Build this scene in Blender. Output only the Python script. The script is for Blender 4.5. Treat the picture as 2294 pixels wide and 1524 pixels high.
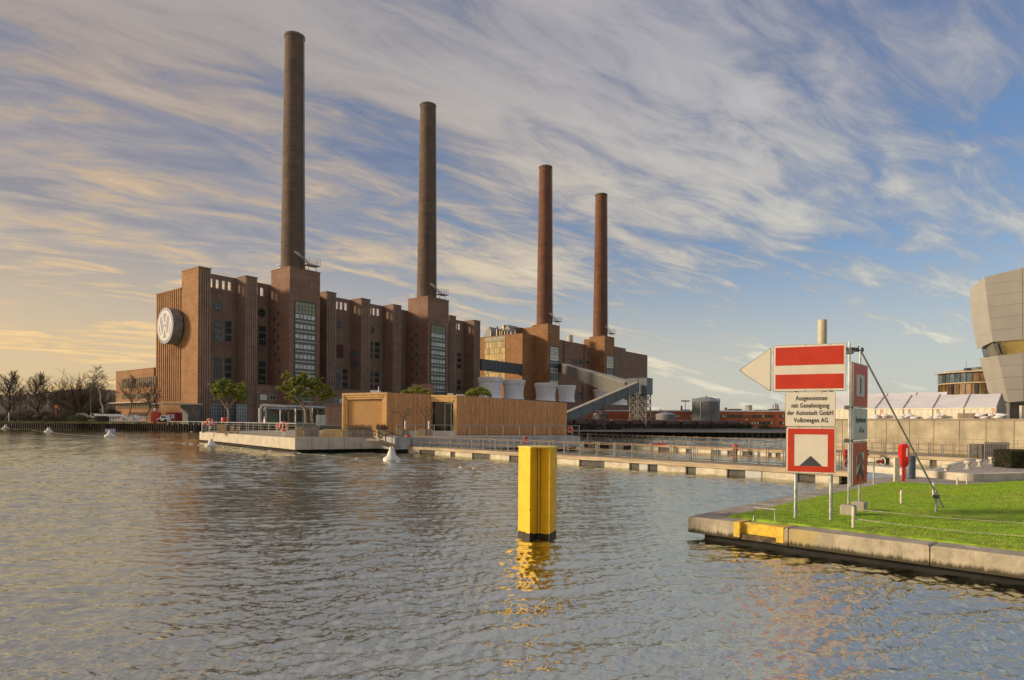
import bpy, math, random
import numpy as np
from mathutils import Vector, Matrix
rad = math.radians
for o in list(bpy.data.objects): bpy.data.objects.remove(o)
S = bpy.context.scene
C = S.collection

# ------------------------------------------------------------------ camera
EYE = 3.0; FPX = 1450.0; CX = 1147.0; HY = 947.0; ROLL = rad(0.4)
cd = bpy.data.cameras.new('camera'); cam = bpy.data.objects.new('camera', cd); C.objects.link(cam)
cd.sensor_width = 36; cd.lens = FPX / 2294 * 36; cd.shift_y = (HY - 762) / 2294; cd.clip_start = 0.1; cd.clip_end = 9000
c_, s_ = math.cos(ROLL), math.sin(ROLL)
m = Matrix(((c_, -s_, 0, 0), (0, 0, -1, 0), (s_, c_, 0, EYE), (0, 0, 0, 1)))
cam.matrix_world = m
S.camera = cam

# ------------------------------------------------------------------ world, sun, exposure
SUN_AZ = Vector((-0.998, -0.04, 0)).normalized(); SUN_EL = rad(17)
SUN_DIR = Vector((SUN_AZ.x * math.cos(SUN_EL), SUN_AZ.y * math.cos(SUN_EL), math.sin(SUN_EL)))
W = bpy.data.worlds.new('World'); S.world = W; W.use_nodes = True
nt = W.node_tree; N = nt.nodes; L = nt.links
for n in list(N): N.remove(n)
def nn(tree, typ, **kw):
    n = tree.nodes.new(typ)
    for k, v in kw.items():
        if k.startswith('i_'): n.inputs[k[2:]].default_value = v
        elif k.startswith('n_'): n.inputs[int(k[2:])].default_value = v
        else: setattr(n, k, v)
    return n
def mth(op, a, b=None, clamp=False, tree=None):
    t = tree or nt
    n = t.nodes.new('ShaderNodeMath'); n.operation = op; n.use_clamp = clamp
    for i, x in enumerate((a, b)):
        if x is None: continue
        if isinstance(x, (int, float)): n.inputs[i].default_value = x
        else: t.links.new(x, n.inputs[i])
    return n.outputs[0]
def smooth(v, a, b, tree=None):
    t = tree or nt
    n = t.nodes.new('ShaderNodeMapRange'); n.interpolation_type = 'SMOOTHSTEP'
    t.links.new(v, n.inputs[0]); n.inputs[1].default_value = a; n.inputs[2].default_value = b
    n.inputs[3].default_value = 0; n.inputs[4].default_value = 1
    return n.outputs[0]
def mixc(fac, a, b, tree=None):
    t = tree or nt
    n = t.nodes.new('ShaderNodeMix'); n.data_type = 'RGBA'
    for s, x in ((n.inputs[0], fac), (n.inputs[6], a), (n.inputs[7], b)):
        if isinstance(x, (int, float)): s.default_value = x
        elif isinstance(x, tuple): s.default_value = (*x, 1) if len(x) == 3 else x
        else: t.links.new(x, s)
    return n.outputs[2]
sky = N.new('ShaderNodeTexSky'); sky.sky_type = 'NISHITA'; sky.sun_disc = False
sky.sun_elevation = SUN_EL; sky.sun_rotation = math.atan2(SUN_AZ.x, SUN_AZ.y)
sky.altitude = 50; sky.air_density = 1.0; sky.dust_density = 1.6; sky.ozone_density = 1.5
bg1 = N.new('ShaderNodeBackground'); bg1.inputs[1].default_value = 0.105
tint = nn(nt, 'ShaderNodeMix', data_type='RGBA', blend_type='MULTIPLY'); tint.inputs[0].default_value = 1
L.new(sky.outputs[0], tint.inputs[6]); tint.inputs[7].default_value = (0.72, 0.92, 1.12, 1)
L.new(tint.outputs[2], bg1.inputs[0])
tc = N.new('ShaderNodeTexCoord'); sx = N.new('ShaderNodeSeparateXYZ'); L.new(tc.outputs['Generated'], sx.inputs[0])
X_, Y_, Z_ = sx.outputs
zc = mth('ADD', mth('MAXIMUM', Z_, 0.0), 0.16)
cb = N.new('ShaderNodeCombineXYZ'); L.new(mth('DIVIDE', X_, zc), cb.inputs[0]); L.new(mth('DIVIDE', Y_, zc), cb.inputs[1])
def streak(rot, sc, scale, detail, dist, rough=0.55, seed=0.0):
    mr = N.new('ShaderNodeMapping'); mr.inputs['Rotation'].default_value = (0, 0, rot); L.new(cb.outputs[0], mr.inputs[0])
    mp = N.new('ShaderNodeMapping'); mp.inputs['Scale'].default_value = (*sc, 1); mp.inputs['Location'].default_value = (seed, seed * 0.7, 0)
    L.new(mr.outputs[0], mp.inputs[0])
    n = N.new('ShaderNodeTexNoise'); n.inputs['Scale'].default_value = scale; n.inputs['Detail'].default_value = detail
    n.inputs['Roughness'].default_value = rough; n.inputs['Distortion'].default_value = dist
    L.new(mp.outputs[0], n.inputs[0]); return n.outputs[0]
A = rad(-41)
n1 = streak(A, (0.42, 1.25), 1.5, 8, 0.35, 0.58, 3.1)       # long cirrus bands
n2 = streak(A + 0.18, (0.70, 1.9), 4.2, 9, 0.6, 0.64, 7.7)  # finer wisps
n3 = streak(A, (0.4, 0.6), 0.7, 3, 0.2, 0.5, 1.3)           # broad patches
# sun side factor: 1 towards the sun azimuth
az = mth('ADD', mth('MULTIPLY', X_, SUN_AZ.x), mth('MULTIPLY', Y_, SUN_AZ.y))
sunside = smooth(az, -0.62, 0.66)
cov = mth('ADD', mth('ADD', mth('MULTIPLY', n1, 0.58), mth('MULTIPLY', n2, 0.46)), mth('MULTIPLY', n3, 0.24))
cov = mth('ADD', cov, mth('MULTIPLY', sunside, 0.04))
cov = mth('ADD', cov, mth('MULTIPLY', smooth(Z_, 0.22, 0.50), 0.07))
mask = smooth(cov, 0.45, 0.74)
low = mth('SUBTRACT', 1.0, smooth(Z_, 0.05, 0.36))
mask = mth('MAXIMUM', mask, mth('MULTIPLY', low, 0.9))
mask = mth('MAXIMUM', mth('MULTIPLY', mask, 0.93), mth('ADD', mth('ADD', mth('MULTIPLY', n3, 0.30), mth('MULTIPLY', n1, 0.16)), mth('MULTIPLY', sunside, 0.60)))
# cloud colour: grey-lilac high, cream low; warm gold towards the sun
hi = smooth(Z_, 0.10, 0.52)
dens = mth('MAXIMUM', smooth(cov, 0.50, 0.84), mth('MULTIPLY', low, 0.62))
c_far = mixc(hi, (0.48, 0.485, 0.44), (0.29, 0.30, 0.36))
c_sun = mixc(hi, (0.62, 0.43, 0.215), (0.245, 0.22, 0.225))
ccol = mixc(mth('MULTIPLY', sunside, 1.0), c_far, c_sun)
shade_ = mixc(dens, (0.36, 0.39, 0.54), (1.18, 1.13, 1.0))
mul = nn(nt, 'ShaderNodeMix', data_type='RGBA', blend_type='MULTIPLY'); mul.inputs[0].default_value = 1
L.new(ccol, mul.inputs[6]); L.new(shade_, mul.inputs[7])
bg2 = N.new('ShaderNodeBackground'); bg2.inputs[1].default_value = 1.0; L.new(mul.outputs[2], bg2.inputs[0])
mx = N.new('ShaderNodeMixShader'); L.new(mask, mx.inputs[0]); L.new(bg1.outputs[0], mx.inputs[1]); L.new(bg2.outputs[0], mx.inputs[2])
wo = N.new('ShaderNodeOutputWorld'); L.new(mx.outputs[0], wo.inputs[0])

sl = bpy.data.lights.new('sun', 'SUN'); sl.energy = 2.9; sl.angle = rad(10); sl.color = (1.0, 0.79, 0.54)
so = bpy.data.objects.new('sun', sl); C.objects.link(so)
so.rotation_mode = 'QUATERNION'; so.rotation_quaternion = SUN_DIR.to_track_quat('Z', 'Y'); so.location = SUN_DIR * 300
S.view_settings.view_transform = 'Standard'; S.view_settings.look = 'None'; S.view_settings.exposure = 0.50
S.view_settings.gamma = 1; S.view_settings.use_curve_mapping = False
S.render.engine = 'CYCLES'; S.cycles.max_bounces = 6

# ------------------------------------------------------------------ measuring helpers (real positions from survey sightings)
def ray(px, py):
    u, v = px - CX, HY - py
    return (u * c_ - v * s_) / FPX, (u * s_ + v * c_) / FPX
def at(px, py, D):
    dx, dz = ray(px, py); return Vector((dx * D, D, EYE + dz * D))
def gr(px, py, z=0.0):
    dx, dz = ray(px, py); D = (z - EYE) / dz; return Vector((dx * D, D, z))
class Frame:
    """a frame turned about z: local x = along, local y = away behind, z = up (world)"""
    def __init__(s, ox, oy, ex, ey):
        l = math.hypot(ex, ey); s.o = (ox, oy); s.e = (ex / l, ey / l); s.n = (-s.e[1], s.e[0]); s.rz = math.atan2(ey, ex)
    def front(s, px, py, off=0.0):        # sight line meets plane local y = off -> (x, z)
        dx, dz = ray(px, py); nx, ny = s.n
        D = (off + nx * s.o[0] + ny * s.o[1]) / (nx * dx + ny)
        X, Y = dx * D, D
        return (X - s.o[0]) * s.e[0] + (Y - s.o[1]) * s.e[1], EYE + dz * D
    def side(s, px, py, t=0.0):           # sight line meets plane local x = t -> (y, z)
        dx, dz = ray(px, py); ex, ey = s.e
        D = (t + ex * s.o[0] + ey * s.o[1]) / (ex * dx + ey)
        X, Y = dx * D, D
        return (X - s.o[0]) * s.n[0] + (Y - s.o[1]) * s.n[1], EYE + dz * D
    def w(s, x, y, z=0.0):
        return Vector((s.o[0] + x * s.e[0] + y * s.n[0], s.o[1] + x * s.e[1] + y * s.n[1], z))
    def inv(s, p):
        return ((p[0] - s.o[0]) * s.e[0] + (p[1] - s.o[1]) * s.e[1], (p[0] - s.o[0]) * s.n[0] + (p[1] - s.o[1]) * s.n[1])

# ------------------------------------------------------------------ mesh builder
class MB:
    def __init__(s): s.v = []; s.f = []; s.mi = []; s.m = 0
    def add(s, vs, fs):
        b = len(s.v); s.v += [tuple(v) for v in vs]; s.f += [tuple(i + b for i in f) for f in fs]; s.mi += [s.m] * len(fs); return s
    def box(s, x0, x1, y0, y1, z0, z1):
        if x0 > x1: x0, x1 = x1, x0
        if y0 > y1: y0, y1 = y1, y0
        if z0 > z1: z0, z1 = z1, z0
        return s.add([(x0,y0,z0),(x1,y0,z0),(x1,y1,z0),(x0,y1,z0),(x0,y0,z1),(x1,y0,z1),(x1,y1,z1),(x0,y1,z1)],
              [(0,3,2,1),(4,5,6,7),(0,1,5,4),(1,2,6,5),(2,3,7,6),(3,0,4,7)])
    def bevbox(s, x0, x1, y0, y1, z0, z1, b=0.02):
        """box with chamfered vertical and top edges"""
        def ring(i, z): return [(x0+i,y0+b+i*0,z),(x0+b+i*0,y0+i,z),(x1-b,y0+i,z),(x1-i,y0+b,z),(x1-i,y1-b,z),(x1-b,y1-i,z),(x0+b,y1-i,z),(x0+i,y1-b,z)]
        a = ring(0, z0); c = ring(0, z1 - b); d = [((x - (x0+x1)/2) * (1 - 2*b/(x1-x0)) + (x0+x1)/2, (y - (y0+y1)/2) * (1 - 2*b/(y1-y0)) + (y0+y1)/2, z1) for x, y, z in c]
        fs = [tuple(range(7, -1, -1)), tuple(range(16, 24))]
        for k in (0, 8):
            for i in range(8): j = (i + 1) % 8; fs.append((k+i, k+j, k+8+j, k+8+i))
        return s.add(a + c + d, fs)
    def prism(s, poly, z0, z1):
        n = len(poly); ar = sum(poly[i][0]*poly[(i+1)%n][1] - poly[(i+1)%n][0]*poly[i][1] for i in range(n))
        if ar < 0: poly = poly[::-1]
        return s.add([(p[0],p[1],z0) for p in poly] + [(p[0],p[1],z1) for p in poly],
              [tuple(range(n-1,-1,-1)), tuple(range(n,2*n))] + [(i,(i+1)%n,n+(i+1)%n,n+i) for i in range(n)])
    def tube(s, pts, r, n=8, r2=None, caps=True):
        pts = [Vector(p) for p in pts]; k = len(pts); rings = []
        for i, p in enumerate(pts):
            d = (pts[min(i+1,k-1)] - pts[max(i-1,0)])
            if d.length < 1e-9: d = Vector((0,0,1))
            d.normalize(); a = d.cross(Vector((0,0,1)))
            if a.length < 0.05: a = d.cross(Vector((1,0,0)))
            a.normalize(); b = a.cross(d)
            rr = r if r2 is None else r + (r2 - r) * i / max(1, k-1)
            rings.append([p + (a * math.cos(2*math.pi*j/n) + b * math.sin(2*math.pi*j/n)) * rr for j in range(n)])
        vs = [v for R in rings for v in R]; fs = []
        for i in range(k-1):
            for j in range(n): q = (j+1) % n; fs.append((i*n+j, i*n+q, (i+1)*n+q, (i+1)*n+j))
        if caps: fs += [tuple(range(n-1,-1,-1)), tuple(range((k-1)*n, k*n))]
        return s.add(vs, fs)
    def lathe(s, prof, n=24, cx=0, cy=0, a0=0, a1=2*math.pi, cap=True):
        full = abs(a1 - a0 - 2*math.pi) < 1e-6; m = n if full else n + 1
        vs = [(cx + r*math.cos(a0+(a1-a0)*j/n), cy + r*math.sin(a0+(a1-a0)*j/n), z) for r, z in prof for j in range(m)]
        fs = []
        for i in range(len(prof)-1):
            for j in range(n): q = (j+1) % m; fs.append((i*m+j, i*m+q, (i+1)*m+q, (i+1)*m+j))
        if cap and full: fs += [tuple(range(m-1,-1,-1)), tuple(range((len(prof)-1)*m, len(prof)*m))]
        return s.add(vs, fs)
    def torus(s, c, R, r, ax='y', n=24, k=8):
        vs = []; fs = []
        for i in range(n):
            a = 2*math.pi*i/n
            for j in range(k):
                b = 2*math.pi*j/k; q = R + r*math.cos(b); h = r*math.sin(b)
                p = (q*math.cos(a), h, q*math.sin(a)) if ax == 'y' else ((h, q*math.cos(a), q*math.sin(a)) if ax == 'x' else (q*math.cos(a), q*math.sin(a), h))
                vs.append((c[0]+p[0], c[1]+p[1], c[2]+p[2]))
        for i in range(n):
            for j in range(k): fs.append((i*k+j, i*k+(j+1)%k, ((i+1)%n)*k+(j+1)%k, ((i+1)%n)*k+j))
        return s.add(vs, fs)
    def bar(s, a, b, w, h=None):
        """square bar between two points"""
        h = h or w; a = Vector(a); b = Vector(b); d = (b-a).normalized(); u = d.cross(Vector((0,0,1)))
        if u.length < 0.05: u = Vector((1,0,0))
        u.normalize(); v = u.cross(d); u = u*w/2; v = v*h/2
        return s.add([a-u-v, a+u-v, a+u+v, a-u+v, b-u-v, b+u-v, b+u+v, b-u+v], [(0,3,2,1),(4,5,6,7),(0,1,5,4),(1,2,6,5),(2,3,7,6),(3,0,4,7)])
    def mesh(s, name, mats, smooth=False):
        me = bpy.data.meshes.new(name); me.from_pydata(s.v, [], s.f)
        for mm in (mats if isinstance(mats, (list, tuple)) else [mats]): me.materials.append(mm)
        if any(s.mi): me.polygons.foreach_set('material_index', s.mi)
        if smooth:
            me.polygons.foreach_set('use_smooth', [True] * len(me.polygons))
            try: me.set_sharp_from_angle(angle=rad(40))
            except Exception: pass
        me.update(); return me
    def build(s, name, mats, parent=None, label=None, cat=None, group=None, kind=None, smooth=False, loc=(0,0,0), rz=0.0):
        return link(name, s.mesh(name, mats, smooth), parent, label, cat, group, kind, loc, rz)
def link(name, me, parent=None, label=None, cat=None, group=None, kind=None, loc=(0,0,0), rz=0.0):
    o = bpy.data.objects.new(name, me); C.objects.link(o); o.location = loc; o.rotation_euler = (0, 0, rz)
    if parent: o.parent = parent
    tag(o, label, cat, group, kind); return o
def tag(o, label=None, cat=None, group=None, kind=None):
    if label: o['label'] = label
    if cat: o['category'] = cat
    if group: o['group'] = group
    if kind: o['kind'] = kind
def thing(name, label, cat, loc=(0,0,0), rz=0.0, group=None):
    return link(name, None, None, label, cat, group, None, loc, rz)
def kids(o): return [c for c in C.objects if c.parent == o]
def copy_tree(o, loc, rz=None, label=None, children=None):
    c = o.copy(); C.objects.link(c); c.location = loc
    if rz is not None: c.rotation_euler = (0, 0, rz)
    if label: c['label'] = label
    for ch in (children if children is not None else kids(o)):
        d = ch.copy(); C.objects.link(d); d.parent = c
        for g in kids(ch):
            e = g.copy(); C.objects.link(e); e.parent = d
    return c

# ------------------------------------------------------------------ materials
def new_mat(name):
    mt = bpy.data.materials.new(name); mt.use_nodes = True; t = mt.node_tree
    return mt, t, t.nodes['Principled BSDF']
def mat(name, col, rough=0.7, var=0.12, scale=3.0, bump=0.0, bscale=20.0, metal=0.0, streaks=0.0, dirt=None, courses=0.0, cstep=0.3, stretch=(1,1,1), spec=0.5, dirtamt=0.5):
    mt, t, b = new_mat(name)
    tc = t.nodes.new('ShaderNodeTexCoord'); co = tc.outputs['Object']
    mp = t.nodes.new('ShaderNodeMapping'); mp.inputs['Scale'].default_value = stretch; t.links.new(co, mp.inputs[0]); co2 = mp.outputs[0]
    n = nn(t, 'ShaderNodeTexNoise', i_Scale=scale, i_Detail=6.0, i_Roughness=0.6); t.links.new(co2, n.inputs[0])
    dark = tuple(x * (1 - var * 2) for x in col); lite = tuple(min(1, x * (1 + var * 2)) for x in col)
    f = smooth(n.outputs[0], 0.3, 0.7, t)
    cc = mixc(f, dark, lite, t)
    if streaks:
        mp2 = t.nodes.new('ShaderNodeMapping'); mp2.inputs['Scale'].default_value = (3, 3, 0.12); t.links.new(co, mp2.inputs[0])
        n2 = nn(t, 'ShaderNodeTexNoise', i_Scale=scale * 0.8, i_Detail=5.0); t.links.new(mp2.outputs[0], n2.inputs[0])
        cc = mixc(mth('MULTIPLY', smooth(n2.outputs[0], 0.45, 0.75, t), streaks, tree=t), cc, tuple(x * 0.45 for x in col), t)
    if dirt:
        n3 = nn(t, 'ShaderNodeTexNoise', i_Scale=scale * 0.37, i_Detail=8.0, i_Roughness=0.7); t.links.new(co, n3.inputs[0])
        cc = mixc(mth('MULTIPLY', smooth(n3.outputs[0], 0.52, 0.72, t), dirtamt, tree=t), cc, dirt, t)
    if courses:
        sp = t.nodes.new('ShaderNodeSeparateXYZ'); t.links.new(co, sp.inputs[0])
        w = mth('FRACT', mth('DIVIDE', sp.outputs[2], cstep, tree=t), tree=t)
        k = mth('MULTIPLY', mth('LESS_THAN', w, 0.2, tree=t), courses, tree=t)
        cc = mixc(k, cc, tuple(x * 0.6 for x in col), t)
    t.links.new(cc, b.inputs['Base Color'])
    b.inputs['Roughness'].default_value = rough; b.inputs['Metallic'].default_value = metal
    try: b.inputs['Specular IOR Level'].default_value = spec
    except Exception: pass
    if bump:
        n4 = nn(t, 'ShaderNodeTexNoise', i_Scale=bscale, i_Detail=5.0); t.links.new(co2, n4.inputs[0])
        bp = t.nodes.new('ShaderNodeBump'); bp.inputs['Strength'].default_value = bump; bp.inputs['Distance'].default_value = 0.02
        t.links.new(n4.outputs[0], bp.inputs['Height']); t.links.new(bp.outputs[0], b.inputs['Normal'])
    return mt
def quay_mat(name, col, z0=.30, z1=.44):
    '''concrete with an algae and tide stain of its own near the waterline, cracks and lichen'''
    mt, t, b = new_mat(name); tc = t.nodes.new('ShaderNodeTexCoord'); co = tc.outputs['Object']
    n = nn(t, 'ShaderNodeTexNoise', i_Scale=2.2, i_Detail=9.0, i_Roughness=0.7); t.links.new(co, n.inputs[0])
    cc = mixc(smooth(n.outputs[0], .35, .68, t), tuple(x * .72 for x in col), tuple(x * 1.12 for x in col), t)
    mp = t.nodes.new('ShaderNodeMapping'); mp.inputs['Scale'].default_value = (5, 5, .7); t.links.new(co, mp.inputs[0])
    n2 = nn(t, 'ShaderNodeTexNoise', i_Scale=2.0, i_Detail=7.0, i_Roughness=0.75); t.links.new(mp.outputs[0], n2.inputs[0])
    cc = mixc(mth('MULTIPLY', smooth(n2.outputs[0], .52, .70, t), .55, tree=t), cc, (0.17, 0.14, 0.085), t)
    n5 = nn(t, 'ShaderNodeTexNoise', i_Scale=.55, i_Detail=5.0); t.links.new(co, n5.inputs[0])
    cc = mixc(mth('MULTIPLY', smooth(n5.outputs[0], .60, .70, t), .6, tree=t), cc, (0.42, 0.30, 0.06), t)
    sp = t.nodes.new('ShaderNodeSeparateXYZ'); t.links.new(co, sp.inputs[0])
    zz = mth('ADD', sp.outputs[2], mth('MULTIPLY', mth('SUBTRACT', n2.outputs[0], .5, tree=t), -.32, tree=t), tree=t)
    cc = mixc(mth('SUBTRACT', 1.0, smooth(zz, z0 - .09, z1 - .12, t), tree=t), cc, (0.060, 0.050, 0.026), t)
    t.links.new(cc, b.inputs['Base Color']); b.inputs['Roughness'].default_value = .88
    n4 = nn(t, 'ShaderNodeTexNoise', i_Scale=22, i_Detail=6.0, i_Roughness=.7); t.links.new(co, n4.inputs[0])
    bp = t.nodes.new('ShaderNodeBump'); bp.inputs['Strength'].default_value = .55; bp.inputs['Distance'].default_value = .02; t.links.new(n4.outputs[0], bp.inputs['Height']); t.links.new(bp.outputs[0], b.inputs['Normal'])
    return mt
def brick_mat(name, col, mortar, bw=0.5, bh=0.16, streak=0.35):
    """coursed clinker brick: irregular burnt stones, paler joints, soot runs"""
    mt, t, b = new_mat(name)
    tc = t.nodes.new('ShaderNodeTexCoord'); co = tc.outputs['Object']
    sp = t.nodes.new('ShaderNodeSeparateXYZ'); t.links.new(co, sp.inputs[0])
    cbn = t.nodes.new('ShaderNodeCombineXYZ')
    t.links.new(mth('ADD', sp.outputs[0], sp.outputs[1], tree=t), cbn.inputs[0]); t.links.new(sp.outputs[2], cbn.inputs[1])
    br = t.nodes.new('ShaderNodeTexBrick'); t.links.new(cbn.outputs[0], br.inputs[0])
    br.inputs['Color1'].default_value = (*[x * 0.72 for x in col], 1); br.inputs['Color2'].default_value = (*[min(1, x * 1.3) for x in col], 1)
    br.inputs['Mortar'].default_value = (*mortar, 1); br.inputs['Scale'].default_value = 1; br.inputs['Mortar Size'].default_value = 0.012
    br.inputs['Brick Width'].default_value = bw; br.inputs['Row Height'].default_value = bh; br.inputs['Bias'].default_value = 0.1
    n = nn(t, 'ShaderNodeTexNoise', i_Scale=0.22, i_Detail=7.0, i_Roughness=0.65); t.links.new(co, n.inputs[0])
    cc = mixc(mth('MULTIPLY', smooth(n.outputs[0], 0.35, 0.7, t), 0.45, tree=t), br.outputs[0], tuple(x * 0.5 for x in col), t)
    mp2 = t.nodes.new('ShaderNodeMapping'); mp2.inputs['Scale'].default_value = (0.9, 0.9, 0.05); t.links.new(co, mp2.inputs[0])
    n2 = nn(t, 'ShaderNodeTexNoise', i_Scale=1.1, i_Detail=6.0, i_Roughness=0.7); t.links.new(mp2.outputs[0], n2.inputs[0])
    cc = mixc(mth('MULTIPLY', smooth(n2.outputs[0], 0.48, 0.72, t), streak, tree=t), cc, tuple(x * 0.38 for x in col), t)
    mp3 = t.nodes.new('ShaderNodeMapping'); mp3.inputs['Scale'].default_value = (0.02, 0.02, 0.45); t.links.new(co, mp3.inputs[0])
    n3 = nn(t, 'ShaderNodeTexNoise', i_Scale=1.6, i_Detail=3.0); t.links.new(mp3.outputs[0], n3.inputs[0])
    cc = mixc(mth('MULTIPLY', smooth(n3.outputs[0], 0.5, 0.7, t), 0.22, tree=t), cc, tuple(x * 0.55 for x in col), t)
    t.links.new(cc, b.inputs['Base Color']); b.inputs['Roughness'].default_value = 0.9
    bp = t.nodes.new('ShaderNodeBump'); bp.inputs['Strength'].default_value = 0.4; bp.inputs['Distance'].default_value = 0.03
    t.links.new(br.outputs['Fac'], bp.inputs['Height']); bp.invert = True; t.links.new(bp.outputs[0], b.inputs['Normal'])
    return mt
def glass_mat(name, col, rough=0.08, metal=0.0, var=0.4, scale=0.8):
    mt, t, b = new_mat(name)
    tc = t.nodes.new('ShaderNodeTexCoord')
    oi = t.nodes.new('ShaderNodeObjectInfo')
    n = nn(t, 'ShaderNodeTexNoise', i_Scale=scale, i_Detail=3.0); t.links.new(tc.outputs['Object'], n.inputs[0])
    f = mth('ADD', mth('MULTIPLY', n.outputs[0], 0.6, tree=t), mth('MULTIPLY', oi.outputs['Random'], 0.4, tree=t), tree=t)
    t.links.new(mixc(smooth(f, 0.25, 0.75, t), tuple(x * (1 - var) for x in col), tuple(min(1, x * (1 + var)) for x in col), t), b.inputs['Base Color'])
    b.inputs['Roughness'].default_value = rough; b.inputs['Metallic'].default_value = metal
    return mt
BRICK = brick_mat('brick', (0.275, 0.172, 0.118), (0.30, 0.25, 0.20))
BRICK_RIB = brick_mat('brick_rib', (0.34, 0.225, 0.165), (0.38, 0.32, 0.26))  # lighter copy of the brick: flute shading put into the rib colour
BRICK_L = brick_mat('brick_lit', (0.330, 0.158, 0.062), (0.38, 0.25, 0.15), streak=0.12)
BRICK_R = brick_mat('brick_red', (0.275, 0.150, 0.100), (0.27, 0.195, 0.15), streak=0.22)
BRICK_C = brick_mat('chimney_brick', (0.140, 0.094, 0.066), (0.17, 0.13, 0.10), 0.6, 0.2, 0.5)
BRICK_C2 = brick_mat('chimney_brick_red', (0.180, 0.078, 0.044), (0.18, 0.10, 0.07), 0.6, 0.2, 0.35)
CONC = mat('concrete', (0.42, 0.38, 0.31), 0.85, 0.10, 0.8, 0.3, 12, streaks=0.35, dirt=(0.16, 0.14, 0.09))
CONC_L = mat('concrete_pale', (0.55, 0.50, 0.41), 0.85, 0.08, 1.2, 0.2, 15, streaks=0.15)
CONC_D = mat('concrete_dark', (0.16, 0.15, 0.13), 0.85, 0.15, 1.0, 0.2, 12, streaks=0.3)
ASPH = mat('asphalt', (0.10, 0.092, 0.080), 0.9, 0.2, 1.2, 0.2, 20)
EARTH = mat('earth', (0.085, 0.075, 0.05), 0.95, 0.25, 0.15, 0.3, 3)
STEEL = mat('galvanised_steel', (0.46, 0.48, 0.49), 0.42, 0.1, 6, 0, 1, metal=0.75)
STEELD = mat('dark_steel', (0.10, 0.105, 0.11), 0.5, 0.2, 2.0, 0, 1, metal=0.4)
RAILM = mat('rail_metal', (0.40, 0.39, 0.36), 0.45, 0.08, 5, metal=0.4)
WHITE = mat('white_paint', (0.72, 0.71, 0.68), 0.5, 0.06, 2.0, streaks=0.15)
WHITEP = mat('white_plastic', (0.75, 0.74, 0.70), 0.4, 0.06, 4.0, dirt=(0.35, 0.31, 0.22))
RED = mat('red_paint', (0.50, 0.035, 0.025), 0.45, 0.1, 2.0)
ORANGE = mat('orange_plastic', (0.80, 0.12, 0.03), 0.45, 0.08, 4.0)
DARK = mat('dark_gap', (0.018, 0.017, 0.016), 0.9, 0.2, 2.0)
GLASS_D = glass_mat('dark_glass', (0.035, 0.042, 0.048), 0.08)
GLASS_P = glass_mat('pale_glass', (0.50, 0.54, 0.52), 0.22, 0.0, 0.18)
GLASS_M = glass_mat('mid_glass', (0.12, 0.16, 0.18), 0.12, 0.0, 0.5)
GLASS_G = glass_mat('gold_reflection', (0.34, 0.22, 0.05), 0.5, 0.1, 0.5, 0.35)  # reflected sunset put into the pane colour
FRAME = mat('window_frame', (0.10, 0.105, 0.085), 0.6, 0.1, 2.0)
FRAMEW = mat('pale_frame', (0.55, 0.56, 0.52), 0.6, 0.1, 2.0)
SPAN = mat('spandrel', (0.155, 0.16, 0.12), 0.5, 0.15, 1.0, streaks=0.3)
COPING = mat('coping', (0.28, 0.15, 0.09), 0.8, 0.1, 1.0)
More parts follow.
